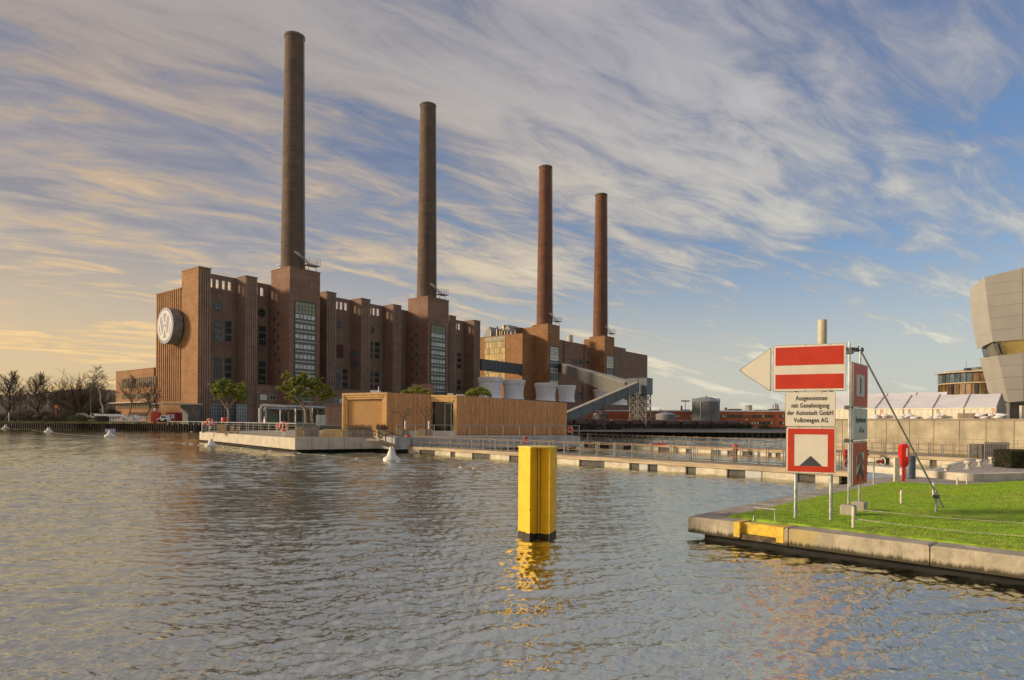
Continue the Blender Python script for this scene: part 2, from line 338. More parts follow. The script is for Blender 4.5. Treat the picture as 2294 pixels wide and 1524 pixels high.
# ------------------------------------------------------------------ water
def make_water():
    rng = np.random.default_rng(5)
    nA, nR = 820, 1120
    a_in = np.linspace(-47, 47, nA); a_out = np.linspace(47, 313, 40)[1:-1]
    ang = np.radians(np.concatenate([a_in, a_out])); na = len(ang)
    r = np.concatenate([np.geomspace(5.0, 320, nR), [400, 600, 1000, 1800, 3200, 6000]])
    step_r = np.gradient(r); R, Aa = np.meshgrid(r, ang, indexing='ij')
    x = R * np.sin(Aa); y = R * np.cos(Aa)
    step = np.maximum(step_r, r * np.radians(94 / nA))[:, None]
    z = np.zeros_like(x)
    wd = math.atan2(0.95, -0.30)
    for k in range(84):
        lam = 0.13 * (6.0 ** (rng.random() ** 1.2)) if k > 9 else rng.uniform(0.8, 2.4)
        spread = 0.66 if lam < 0.5 else 0.28
        th = wd + rng.normal(0, spread)
        slope = 0.050 * (1.0 if lam < 0.5 else (0.7 if lam < 1.2 else 0.5))
        amp = slope * lam / (2 * math.pi) * rng.uniform(0.6, 1.5)
        kx, ky = 2 * math.pi / lam * math.cos(th), 2 * math.pi / lam * math.sin(th)
        fade = np.clip((lam / step - 1.8) / 1.8, 0, 1)
        ph = rng.uniform(0, 6.28)
        # gentle phase wander breaks up the regular trains
        wnd = 1.6 * np.sin(x * 0.21 / max(lam, .5) + k) * np.cos(y * 0.17 / max(lam, .5) + 2 * k)
        w = np.sin(kx * x + ky * y + ph + wnd)
        z += amp * fade * (w + 0.28 * np.cos(2 * (kx * x + ky * y + ph + wnd)))
    gust = 0.82 + 0.36 * np.sin(x * 0.09 + 0.05 * y + 1) * np.sin(y * 0.11 - 0.04 * x + 2) + 0.20 * np.sin(x * 0.37 + 1 + .3 * y) * np.sin(y * .29 - .1 * x)
    z *= gust
    z[R > 330] = 0
    n = x.size; co = np.empty((n + 1, 3)); co[:n, 0] = x.ravel(); co[:n, 1] = y.ravel(); co[:n, 2] = z.ravel(); co[n] = 0
    nr = len(r); i = np.arange(nr - 1)[:, None]; j = np.arange(na)[None, :]; j2 = (j + 1) % na
    q = np.stack([i * na + j, i * na + j2, (i + 1) * na + j2, (i + 1) * na + j], -1).reshape(-1, 4)[:, ::-1]
    fan = np.stack([np.full(na, n), np.arange(na), (np.arange(na) + 1) % na], -1)[:, ::-1]
    me = bpy.data.meshes.new('water'); me.vertices.add(n + 1); me.vertices.foreach_set('co', co.ravel())
    nl = q.size + fan.size; me.loops.add(nl); me.loops.foreach_set('vertex_index', np.concatenate([q.ravel(), fan.ravel()]).astype(np.int32))
    me.polygons.add(len(q) + len(fan))
    st = np.concatenate([np.arange(len(q)) * 4, q.size + np.arange(len(fan)) * 3]).astype(np.int32)
    me.polygons.foreach_set('loop_start', st)
    me.update(calc_edges=True); me.polygons.foreach_set('use_smooth', np.ones(len(q) + len(fan), bool))
    mt, t, b = new_mat('water')
    t.nodes.remove(b); gl = t.nodes.new('ShaderNodeBsdfGlossy'); gl.inputs['Color'].default_value = (0.82, 0.83, 0.735, 1); gl.inputs['Roughness'].default_value = 0.0
    df = t.nodes.new('ShaderNodeBsdfDiffuse'); df.inputs['Color'].default_value = (0.022, 0.020, 0.013, 1)
    fr_ = t.nodes.new('ShaderNodeFresnel'); fr_.inputs['IOR'].default_value = 1.9
    ms = t.nodes.new('ShaderNodeMixShader'); t.links.new(mth('ADD', mth('MULTIPLY', fr_.outputs[0], 0.62, tree=t), 0.25, True, tree=t), ms.inputs[0]); t.links.new(df.outputs[0], ms.inputs[1]); t.links.new(gl.outputs[0], ms.inputs[2])
    t.links.new(ms.outputs[0], t.nodes['Material Output'].inputs[0])
    tc = t.nodes.new('ShaderNodeTexCoord')
    mp = t.nodes.new('ShaderNodeMapping'); mp.inputs['Rotation'].default_value = (0, 0, -0.25); mp.inputs['Scale'].default_value = (0.55, 1.5, 1); t.links.new(tc.outputs['Object'], mp.inputs[0])
    na_ = nn(t, 'ShaderNodeTexNoise', i_Scale=4.5, i_Detail=4.0, i_Roughness=0.62, i_Distortion=0.5); t.links.new(mp.outputs[0], na_.inputs[0])
    nb = nn(t, 'ShaderNodeTexNoise', i_Scale=0.9, i_Detail=3.0, i_Roughness=0.5, i_Distortion=0.3); t.links.new(mp.outputs[0], nb.inputs[0])
    h = mth('ADD', mth('MULTIPLY', na_.outputs[0], 0.5, tree=t), mth('MULTIPLY', nb.outputs[0], 1.5, tree=t), tree=t)
    bp = t.nodes.new('ShaderNodeBump'); bp.inputs['Strength'].default_value = 0.5; bp.inputs['Distance'].default_value = 0.075
    t.links.new(h, bp.inputs['Height']); [t.links.new(bp.outputs[0], q_.inputs['Normal']) for q_ in (gl, df, fr_)]
    me.materials.append(mt)
    link('water', me, kind='structure')
make_water()

# ------------------------------------------------------------------ far bank: ground behind a sheet pile quay
QP = [(-900, 952, 2.1), (-150, 955.5, 2.0), (0, 957.5, 2.0), (230, 961, 1.95), (450, 965.5, 1.9), (700, 968.5, 1.6), (1000, 973, 1.2), (1300, 977.5, 1.05), (1500, 978, 1.0), (1790, 980.5, 1.0), (2080, 983, 1.0)]
QW = [(gr(px, py), zt) for px, py, zt in QP]
mb = MB(); n = len(QW)
front = [(p.x, p.y, zt) for p, zt in QW]
r1 = [(p.x * 1.22, p.y + 45, 1.9) for p, zt in QW]; r2 = [(p.x * 2.4, 330, 1.9) for p, zt in QW]; r3 = [(p.x * 40, 7000, 2.0) for p, zt in QW]
vs = front + r1 + r2 + r3; fs = []
for k in range(3):
    for i in range(n - 1): fs.append((k*n+i, k*n+i+1, (k+1)*n+i+1, (k+1)*n+i))
mb.add(vs, fs); mb.build('ground', EARTH, kind='structure')
PILE = mat('sheet_pile', (0.030, 0.025, 0.021), 0.9, 0.25, 1.0, streaks=0.4, dirt=(0.045, 0.028, 0.018), spec=.2)
mb = MB()
for i in range(n - 1):
    a, za = QW[i]; b, zb = QW[i+1]; d = (b - a); l = d.length; d.normalize(); nrm = Vector((d.y, -d.x, 0))
    k = max(1, int(l / 1.25))
    for j in range(k):
        u0, u1 = l * j / k, l * (j + 0.5) / k; u2 = l * (j + 1) / k; zt = za + (zb - za) * (j + .5) / k
        for (s0, s1, o) in ((u0, u1, 0.0), (u1, u2, 0.38)):
            p = a + d * s0 + nrm * o; q = a + d * s1 + nrm * o; p2 = p - nrm * (o + 0.6); q2 = q - nrm * (o + 0.6)
            mb.prism([(p.x, p.y), (q.x, q.y), (q2.x, q2.y), (p2.x, p2.y)], -1, zt - 0.12)
    p = a + nrm * 0.45; q = b + nrm * 0.45; p2 = a - nrm * 0.5; q2 = b - nrm * 0.5
    mb.add([(p.x,p.y,za-.115),(q.x,q.y,zb-.115),(q2.x,q2.y,zb-.115),(p2.x,p2.y,za-.115),(p.x,p.y,za+.03),(q.x,q.y,zb+.03),(q2.x,q2.y,zb+.03),(p2.x,p2.y,za+.03)],
           [(0,3,2,1),(4,5,6,7),(0,1,5,4),(1,2,6,5),(2,3,7,6),(3,0,4,7)])
mb.build('quay_wall', PILE, label='long dark steel sheet pile quay wall along the far bank of the harbour', cat='quay wall')
# paved yard in front of the power station
mb = MB(); pts = []
for px in (230, 700, 1300, 1790):
    for (p, zt), q in zip(QW, QP):
        if q[0] == px: pts.append((p.x, p.y + 1.0, zt + .035, p))
vs = [(a, b, c) for a, b, c, d in pts] + [(d.x * 1.22, d.y + 44, 1.935) for a, b, c, d in pts] + [(d.x*2.0, 300, 1.94) for a, b, c, d in pts]
mb.add(vs, [(k*4+i, k*4+i+1, (k+1)*4+i+1, (k+1)*4+i) for k in range(2) for i in range(3)]); mb.build('pavement', ASPH, kind='structure')
# ------------------------------------------------------------------ power station
T0 = at(442.5, 900, 205)
PF = Frame(T0.x, T0.y, 0.617, 0.787)
PS = thing('power_station', 'huge brown brick power station with fluted buttresses and tall chimney towers on the far bank', 'power station', (T0.x, T0.y, 0), PF.rz)
def ft(px, off=0.0, py=800): return PF.front(px, py, off)[0]
def fz(px, py, off=0.0): return PF.front(px, py, off)[1]
def so_(px, t=0.0, py=800): return PF.side(px, py, t)[0]
GZ = 1.5
REC = 6.4; TOW = -7.0
zB = fz(442.5, 598)                     # buttress top
dT0 = so_(406, 0)
yback = so_(350, 0); zroof = PF.side(406.5, 645, 0)[1]
# --- main body of the boiler house
tE = ft(1075)
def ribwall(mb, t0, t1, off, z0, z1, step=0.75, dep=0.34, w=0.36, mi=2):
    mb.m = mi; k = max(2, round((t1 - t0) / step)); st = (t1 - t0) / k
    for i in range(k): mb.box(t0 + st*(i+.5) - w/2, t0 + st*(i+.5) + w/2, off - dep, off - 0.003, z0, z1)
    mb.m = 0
mb = MB(); mb.box(0.004, tE, REC + 0.6, yback, GZ, zroof)
k = 12; st = (yback - dT0) / k
for i in range(k): mb.box(-0.24, 0.001, dT0 + st*(i+.25), dT0 + st*(i+.80), 9.5, zroof - 0.25)
mb.box(-0.28, 0.35, dT0 + .02, yback, zroof - 0.24, zroof + 0.02)
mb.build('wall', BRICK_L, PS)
# --- corner tower and buttresses : (left px, front left px, front right px)
def buttress(pl, pr, z1, o0=0.0, o1=REC + 2, rib=True, m=BRICK, name='buttress'):
    t0, t1 = ft(pl, o0), ft(pr, o0); mb = MB(); mb.box(t0, t1, o0, o1, GZ, z1)
    if rib: ribwall(mb, t0, t1, o0, GZ + 7, z1 - 0.3)
    mb.m = 1; mb.box(t0 - .12, t1 + .12, o0 - .34, o1, z1 - .01, z1 + .28)
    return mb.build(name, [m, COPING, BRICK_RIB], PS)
t0r = ft(471)
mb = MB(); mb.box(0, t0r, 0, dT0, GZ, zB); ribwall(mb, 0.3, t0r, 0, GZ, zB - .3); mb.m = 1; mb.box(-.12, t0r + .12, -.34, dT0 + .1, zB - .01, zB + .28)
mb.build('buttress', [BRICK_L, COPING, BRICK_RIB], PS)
BT = [(549, 575), (730.5, 752), (808, 828.5), (880, 898), (1005.5, 1020.5), (1061, 1075)]
for a, b in BT: buttress(a, b, zB)
# --- recessed walls with window groups, and the pierced parapet screens
zP0 = zroof; zP1 = fz(500, 620, REC)
def screen(pl, pr, n, ntot=None):
    """brick parapet with tall slots open to the sky; pl..pr on the recess plane"""
    t0, t1 = ft(pl, REC, 640), ft(pr, REC, 640)
    mb = MB(); mb.box(t0 - 4, t1 + 4, REC, REC + 0.597, GZ, zP0 + 0.8)
    zs0, zs1 = zP0 + 0.8, zP1 - 1.3
    mb.box(t0 - 4, t1 + 4, REC, REC + .6, zs1 + .002, zP1)
    if n:
        slots = n
        edges = [t0 - 4]
        for (a, b) in slots:
            ta, tb = ft(a, REC, 640), ft(b, REC, 640)
            mb.box(edges[-1], ta, REC, REC + .6, zs0 + .002, zs1); edges.append(tb)
        mb.box(edges[-1], t1 + 4, REC, REC + .6, zs0 + .002, zs1)
    else: mb.box(t0 - 4, t1 + 4, REC, REC + .6, zs0 + .002, zs1)
    mb.m = 1; mb.box(t0 - 4, t1 + 4, REC - .1, REC + .7, zP1 - .005, zP1 + .22)
    mb.build('parapet_wall', [BRICK, COPING], PS)
screen(471, 525, [(471.5, 477), (483.5, 490.5), (497.5, 504), (510.5, 517.5)])
screen(575, 596, [(571, 577), (583, 590)])
screen(752, 783, [(752, 757.5), (762, 767.5), (772, 777.5)])
screen(828, 854, [(828, 832), (835.5, 840.5), (844.5, 850)])
screen(898, 914, [])
screen(1020, 1036, [(1020.5, 1024), (1027, 1031)])
# wall behind T1 (between) and right end of the range
mb = MB(); mb.box(ft(608, REC), ft(717, REC), REC, REC + .6, GZ, zP1); mb.box(ft(914, REC), ft(1003, REC), REC, REC + .6, GZ, zP1)
mb.box(tE - 3, tE - .01, REC, REC + .6, GZ, zP1); mb.build('parapet_wall', BRICK, PS)

# --- windows
def winmesh(w, h, nx, ny, fr=0.14, frame=FRAME):
    mb = MB(); d = 0.16
    for x in [w * i / nx for i in range(nx + 1)]: mb.box(x - fr/2, x + fr/2, -d, 0.02, -fr/2, h + fr/2)
    for z in [h * i / ny for i in range(ny + 1)]: mb.box(-fr/2, w + fr/2, -d + .01, 0.02, z - fr/2, z + fr/2)
    return mb.mesh('window', frame)
_wc = {}
def window(parent, x, y, z, w, h, nx=1, ny=1, glass=None, frame=FRAME, rz=0.0, name='window', split=False):
    key = (round(w, 2), round(h, 2), nx, ny, frame.name)
    if key not in _wc: _wc[key] = winmesh(w, h, nx, ny, frame=frame)
    o = link(name, _wc[key], parent, loc=(x, y, z), rz=rz)
    gl = glass or GLASS_D
    if split:
        pk = ('p', round(w / nx, 2), round(h, 2), gl.name)
        if pk not in _wc: _wc[pk] = MB().box(.05, w / nx - .05, -0.05, 0.0, .05, h - .05).mesh('pane', gl)
        for i in range(nx): link('pane', _wc[pk], o, loc=(w / nx * i, 0, 0))
    else:
        pk = ('q', round(w, 2), round(h, 2), gl.name)
        if pk not in _wc: _wc[pk] = MB().box(.05, w - .05, -0.05, 0.0, .05, h - .05).mesh('pane', gl)
        link('pane', _wc[pk], o)
    return o
def Z1(x, y): return 320 + x / 3.811, 560 + y / 3.811
def Z2(x, y): return 700 + x / 4.483, 620 + y / 4.483
def Z3(x, y): return 1040 + x / 4.916, 680 + y / 4.916
def Z8(x, y): return 1060 + x / 10.885, 720 + y / 10.885
def recwin(Z, x0, x1, y0, y1, glass=GLASS_D, nx=3, ny=1, off=REC):
    (pa, qa), (pb, qb) = Z(x0, y0), Z(x1, y1)
    ta, tb = ft(pa, off), ft(pb, off); zm = fz((pa + pb) / 2, (qa + qb) / 2, off); hh = fz((pa+pb)/2, qa, off) - fz((pa+pb)/2, qb, off)
    window(PS, ta, off, zm - hh / 2, tb - ta, hh, nx, ny, glass)
mgl = [GLASS_M, GLASS_D]
for ci, (xa, xb) in enumerate(((612, 672), (698, 752))):
    for (ya, yb) in ((605, 655), (665, 710), (725, 775), (920, 965), (980, 1030), (1045, 1090), (1105, 1145)):
        recwin(Z1, xa, xb, ya + ci*5, yb + ci*5, mgl[ci] if ya < 900 else GLASS_D)
for (ya, yb) in ((652, 698), (712, 758), (770, 816), (955, 1000), (1015, 1060), (1075, 1115), (1130, 1160)): recwin(Z1, 990, 1045, ya, yb)
for ci, (xa, xb) in enumerate(((236, 275), (305, 348))):
    for (ya, yb) in ((925, 970), (985, 1032), (1055, 1100), (1117, 1150)): recwin(Z2, xa, xb, ya + ci*6, yb + ci*6, mgl[ci])
for ci, (xa, xb) in enumerate(((578, 606), (627, 668))):
    for (ya, yb) in ((652, 697), (712, 757), (772, 815), (957, 1000), (1015, 1058), (1085, 1120)): recwin(Z2, xa, xb, ya + ci*6, yb + ci*6)
for (ya, yb) in ((770, 802), (820, 860), (880, 920), (1040, 1080), (1095, 1135)): recwin(Z2, 1455, 1490, ya, yb)
def roundwin(Z, x, y, r, glass=GLASS_M):
    px, py = Z(x, y); t, z = PF.front(px, py, REC); k = 3.811 if Z is Z1 else 4.483
    rr = r / k / FPX * (PF.w(t, REC).y)
    mb = MB(); mb.torus((0, -.05, 0), rr, .16, 'y', 20, 6)
    for a in (0, 60, 120): mb.bar((-rr*math.cos(rad(a)), -.06, -rr*math.sin(rad(a))), (rr*math.cos(rad(a)), -.06, rr*math.sin(rad(a))), .12)
    o = mb.build('round_window', FRAME, PS, loc=(t, REC, z))
    m2 = MB(); pts = [(rr*math.cos(2*math.pi*i/20), rr*math.sin(2*math.pi*i/20)) for i in range(20)]
    m2.add([(a, -.03, b) for a, b in pts] + [(a, .02, b) for a, b in pts], [tuple(range(19,-1,-1))] + [(i, (i+1) % 20, 20+(i+1) % 20, 20+i) for i in range(20)])
    m2.build('pane', glass, o)
roundwin(Z1, 642, 480, 37); roundwin(Z1, 1015, 537, 34, GLASS_D); roundwin(Z2, 255, 485, 36, GLASS_D); roundwin(Z2, 590, 535, 34, GLASS_D)
(pa, qa), (pb, qb) = Z2(241, 680), Z2(309, 820)
MB().box(ft(pa, REC), ft(pb, REC), REC - .12, REC + .05, fz(pb, qb, REC), fz(pa, qa, REC)).build('louvre_panel', mat('oxblood_panel', (0.10, 0.02, 0.022), .6), PS, label='dark red rectangular louvre panel high in the recess')
# windows on the west cheeks of two buttresses
for (bi, x0, x1, ys) in ((1, 398, 455, ((745, 795), (855, 905))),):
    tb = ft(BT[2][0])
    for ya, yb in ys:
        (pa, qa), (pb, qb) = Z2(x0, ya), Z2(x1, yb); ya_, yb_ = so_(pa, tb), so_(pb, tb); z0, z1 = PF.side(pb, qb, tb)[1], PF.side(pb, qa, tb)[1]
        window(PS, tb, max(ya_, yb_), z0, abs(ya_ - yb_), z1 - z0, 3, 1, GLASS_M, rz=-math.pi/2)

# --- chimney towers
def tower(fl, fr, cl, top, off, low=None, name='chimney_tower', m=BRICK_R, strip=None, rows=None):
    """fl,fr front edge px; cl back edge px of upper cheek; top py at fl; returns dims"""
    t0, t1 = ft(fl, off), ft(fr, off); z1 = fz(fl, top, off); y1 = so_(cl, t0, top + 6)
    mb = MB(); mb.box(t0, t1, off, y1, GZ, z1)
    mb.m = 1; mb.box(t0 - .15, t1 + .15, off - .15, y1 + .15, z1 - .01, z1 + .3); mb.m = 0
    if low:
        (pl, ply) = low; y2 = so_(pl, t0, ply); zl = PF.side(pl + 2, ply, t0)[1]; mb.box(t0 + .003, t1 - .003, y1 - .1, y2, GZ, zl)
    o = mb.build(name, [m, COPING], PS)
    return t0, t1, z1, y1, o
TWR = []
T1 = tower(648, 716, 607.5, 597.5, TOW); T2 = tower(957.5, 1004.5, 914.3, 664.3, TOW)
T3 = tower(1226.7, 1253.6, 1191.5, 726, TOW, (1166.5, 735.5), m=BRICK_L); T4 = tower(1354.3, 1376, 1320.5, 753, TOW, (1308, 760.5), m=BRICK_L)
# body of T towers back to the parapet wall
def strip(T, pxa, pxb, pyt, pyb, rows, first_h, glass=GLASS_P, npan=5, tall=False):
    t0, t1 = ft(pxa, TOW), ft(pxb, TOW); zt, zb = fz(pxa, pyt, TOW), fz(pxa, pyb, TOW); w = t1 - t0
    p = MB(); p.box(t0 - .25, t1 + .25, TOW - .30, TOW - .003, zt, zt + .35); p.box(t0 - .25, t0, TOW - .30, TOW - .003, zb, zt); p.box(t1, t1 + .25, TOW - .30, TOW - .003, zb, zt)
    sp = p.build('strip_surround', FRAME, PS)
    MB().box(t0, t1, TOW - .06, TOW - .002, zb, zt).build('spandrel', SPAN, PS)
    z = zt - first_h; fl = (z - zb) / rows
    window(PS, t0, TOW - .07, z, w, first_h - .1, 6, 3, GLASS_W if tall else glass_green, frame=FRAME, name='window')
    for i in range(rows):
        zz = z - fl * i; gl = glass
        if tall:
            dark = (i % 2 == 1)
            window(PS, t0, TOW - .07, zz - fl + .1, w, fl - .2, npan, 2, GLASS_M if dark else GLASS_W, frame=FRAME, split=False)
        else:
            window(PS, t0, TOW - .07, zz - fl * .50, w, fl * .46, npan, 1, gl if not (i == rows - 1) else GLASS_M, split=True)
            MB().box(t0, t1, TOW - .32, TOW - .061, zz - fl * .80, zz - fl * .72).build('sill', FRAMEW, PS)
glass_green = glass_mat('green_glass', (0.30, 0.31, 0.19), 0.3, 0.0, 0.3)
GLASS_W = glass_mat('milk_glass', (0.78, 0.75, 0.64), 0.6, 0.0, 0.1)
strip(T1, 660.4, 705, 674, 905, 9, 4.2); strip(T2, 965.4, 996.7, 728, 900, 8, 3.3)
strip(T3, 1232, 1250.7, 775.5, 866, 5, 4.2, GLASS_W, 5, True); strip(T4, 1358.5, 1373.7, 797, 875, 5, 4.0, GLASS_W, 4, True)
# small stair windows on the tower cheeks
for T, pts in ((T1, [(1152, 540), (1152, 640), (1152, 740), (1155, 840), (1157, 940), (1160, 1040), (1120, 590), (1120, 690), (1122, 790), (1124, 890)]), ):
    for x, y in pts:
        px, py = Z1(x, y); yy, zz = PF.side(px, py, T[0]); window(PS, T[0], yy, zz - .5, .8, 1.1, 1, 1, GLASS_D, rz=-math.pi/2)
for x, y in [(1035, 585), (1037, 685), (1038, 780), (1040, 878), (1042, 978), (992, 635), (994, 735), (995, 830), (996, 930), (998, 1030)]:
    px, py = Z2(x, y); yy, zz = PF.side(px, py, T2[0]); window(PS, T2[0], yy, zz - .5, .8, 1.1, 1, 1, GLASS_D, rz=-math.pi/2)
# tower shafts between tower and range (lower shoulder)
for T, pl, py in ((T1, 598, 638), (T2, 898.5, 693)):
    y2 = REC + .5; MB().box(T[0] + .003, T[1] - .003, T[3] - .05, y2 + 3, GZ, zP1 - .3).build('wall', BRICK_R, PS)

# --- low base wing in front, under the second recess
LB0, LB1 = ft(576, -1), ft(1003, -1); zLB = fz(640, 866, -1)
mb = MB(); mb.box(LB0, LB1, -0.9, REC, GZ, zLB); mb.box(LB0, LB1, -1.05, REC, zLB + .003, zLB + .25); mb.build('base_wing', BRICK, PS)
for a, b, y0, y1, g, fr in ((583.5, 598, 884, 896, GLASS_W, FRAMEW), (605.5, 617.5, 885.5, 896, GLASS_D, FRAMEW), (751, 759, 894, 903, GLASS_D, FRAMEW), (761, 768, 894, 903, GLASS_W, FRAMEW), (606, 619, 912, 920, GLASS_M, FRAME)):
    t0, t1 = ft(a, -.9), ft(b, -.9); z1, z0 = fz(a, y0, -.9), fz(a, y1, -.9); window(PS, t0, -.9, z0, t1 - t0, z1 - z0, 2, 1, g, frame=fr)
# ground floor glazed bays left of the wing
for a, b in ((474, 496), (503, 524), (531, 552)):
    o_ = -0.35 if a > 525 else REC
    o_ = REC - .02 if a < 525 else -.35
    t0, t1 = ft(a, o_), ft(b, o_); z1, z0 = fz(a, 906, o_), fz(a, 944, o_); window(PS, t0, o_, z0, t1 - t0, z1 - z0, 4, 5, GLASS_M, frame=FRAMEW)
# entrance block at the corner with concrete canopy
o0 = -5.2; xa, xb = ft(422, o0), ft(450, o0)
mb = MB(); mb.box(xa, xb, o0, -.3, GZ, fz(430, 907, o0)); mb.m = 1; mb.box(xa - 7.5, xb + .4, o0 - .5, 2.0, fz(430, 907, o0) + .003, fz(430, 904.5, o0)); mb.build('porch', [CONC_D, CONC_L], PS)
MB().box(xa + 1.1, xa + 2.0, o0 - .05, o0 + .1, fz(430, 925, o0), fz(430, 913, o0)).build('panel', BRICK_L, PS)
mb = MB(); mb.box(-.06, .02, 2.0, 6.0, 1.9, 4.9); mb.build('door', DARK, PS)

# --- east block with window wall, sunset reflection painted into its panes
BO = 2.0
tA = ft(1170.3, BO); zA = PF.front(1170.3, 747.5, BO)[1]; yA = so_(1072, tA)
tEnd = ft(1450.5, 0)
mb = MB(); mb.box(tA, ft(1181, BO) + 6, BO, yA + 18, GZ, zA); mb.m = 1; mb.box(tA - .12, ft(1181, BO) + 6, BO - .1, yA + 18, zA - .01, zA + .25)
mb.build('wall', [BRICK_L, COPING], PS)
# window wall
gy0, gz_ = PF.side(1131.5, 767, tA); gy1 = so_(1086, tA); gw = gy1 - gy0
gz1 = PF.side(1131.5, 764, tA)[1]; gz0 = PF.side(1131.5, 862, tA)[1]; hh = gz1 - gz0; nr, nc = 7, 12
pm = {}
rr = random.Random(4)
fo = MB()
for i in range(nc + 1): fo.box(-.14, .0, gy0 + gw * i / nc - .06, gy0 + gw * i / nc + .06, gz0, gz1)
for j in range(nr + 1): fo.box(-.16, .0, gy0, gy1, gz0 + hh * j / nr - .08, gz0 + hh * j / nr + .08)
gwall = fo.build('window_wall', FRAME, PS, loc=(tA, 0, 0))
pmesh = [MB().box(-.09, -.02, .07, gw / nc - .07, .1, hh / nr - .1).mesh('pane', g) for g in (GLASS_G, glass_mat('amber_reflection', (0.46, 0.30, 0.07), 0.5, .1, .25), glass_mat('olive_reflection', (0.17, 0.14, 0.05), 0.3, .2, .3))]  # gold tones of the reflected sky painted pane by pane
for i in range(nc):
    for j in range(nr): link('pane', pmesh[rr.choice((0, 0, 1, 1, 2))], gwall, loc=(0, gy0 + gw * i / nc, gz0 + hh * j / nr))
MB().box(tA - .1, tA - .002, gy0, gy1, gz1 + .3, zA - .3).build('panel', mat('dull_cladding', (0.30, 0.27, 0.17), .6, .15, 1.0), PS)
# roof plant on the east block : sawtooth rooflights, ducts, vent stacks
zr = zA
mb = MB()
y_l = so_(1078, tA); y_r = so_(1099, tA)
for i in range(2):
    a = y_l + 2 - i * 13; mb.add([(tA+3, a, zr), (tA+3, a-9, zr), (tA+3, a-5, zr+6.2), (tA+12, a, zr), (tA+12, a-9, zr), (tA+12, a-5, zr+6.2)], [(0,1,2),(3,5,4),(0,2,5,3),(1,4,5,2),(0,3,4,1)])
mb.m = 1
for i in range(2):
    a = y_l + 2 - i * 13
    for k in range(4):
        x = tA + 3.8 + k * 2.1; mb.add([(x, a-1, zr+1.55), (x+1.2, a-1, zr+1.55), (x+1.2, a-4.6, zr+5.9), (x, a-4.6, zr+5.9)], [(0,1,2,3)])
mb.build('rooflight', [mat('rooflight_grey', (0.30, 0.30, 0.30), .7), STEELD], PS)
GALV = mat('duct_metal', (0.34, 0.28, 0.19), .4, .1, 2, metal=.5)
for px, r_, h_ in ((1100, .55, 6.5), (1113.5, .6, 7.0), (1120.5, .5, 5.0), (1125, .45, 5.2), (1131, .45, 4.6), (1137, .4, 4.4), (1154.5, .4, 4.0)):
    yy = so_(px, tA + 2.5); MB().tube([(0, 0, -.1), (0, 0, h_ * .55)], r_, 10).tube([(0, 0, h_ * .55 - .2), (0, 0, h_ * .62), (-.5, -.3, h_ * .8)], r_ * .8, 8).build('vent_stack', GALV, PS, loc=(tA + 2.5, yy, zr), smooth=True)
ya_, yb_ = so_(1122, tA + 9), so_(1165, tA + 9)
MB().box(tA + 8, tA + 22, yb_, ya_, zr, PF.side(1130, 737.5, tA + 9)[1]).build('penthouse', mat('rusty_cladding', (0.17, 0.10, 0.06), .7, .2, .8, streaks=.4), PS)
MB().tube([(0, 0, 0), (0, 0, 3.2)], 1.5, 14).tube([(0, 0, 3.2), (0, 0, 3.7)], 1.8, 14).build('roof_fan', GALV, PS, loc=(tA + 5, so_(1130, tA + 5), zr + 2.6))
# --- wall between the east towers and the fluted east wing
tW0, tW1 = T3[0] + 2, ft(1312, 1.5); zW = fz(1256, 763, 1.5)
mb = MB(); mb.box(tA + 10, tEnd - .2, 3.0, 34, GZ, zW - .4); mb.box(tW0, tW1 + 2, 1.5, 6, GZ, zW); mb.m = 1; mb.box(tW0, tW1 + 2, 1.35, 6, zW - .01, zW + .25); mb.build('wall', [BRICK_R, COPING], PS)
mb = MB(); steps = ((1376, 1402, 776), (1402, 1418, 787), (1418, 1450.5, 790))
for a, b, y in steps:
    ta, tb, zz = ft(a, 0), ft(b, 0), fz(a, y, 0); mb.box(ta - .002, tb, 0, 34.2, GZ, zz); ribwall(mb, ta, tb, 0, GZ + 6, zz - .4, 1.5, .2, .7)
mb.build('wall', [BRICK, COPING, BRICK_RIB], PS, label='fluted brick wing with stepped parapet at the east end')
for x0, x1, y0, y1 in ((1185, 1210, 615, 655), (1222, 1250, 620, 660), (1262, 1290, 625, 665), (1345, 1370, 630, 665), (1235, 1262, 975, 1010), (1275, 1295, 980, 1010), (1235, 1262, 1025, 1050)): recwin(Z3, x0, x1, y0, y1, off=1.5)
for x, y0, y1 in ((1098, 415, 690), (1322, 460, 700), (1308, 900, 1080)):
    (pa, qa), (_, qb) = Z3(x, y0), Z3(x, y1); t = ft(pa, 1.3); MB().box(t - .3, t + .3, 1.1, 1.48, fz(pa, qb, 1.3), fz(pa, qa, 1.3)).build('downpipe', STEELD, PS)
for px, py, hh_ in ((1277, 757, 7), (1255.5, 754, 3)):
    pt = PF.front(px, 766, 12); MB().lathe([(1.7, 0), (1.75, hh_), (1.5, hh_ + .2)], 14).build('vent_stack', CONC_L, PS, loc=(pt[0], 12, zW - .5), smooth=True)

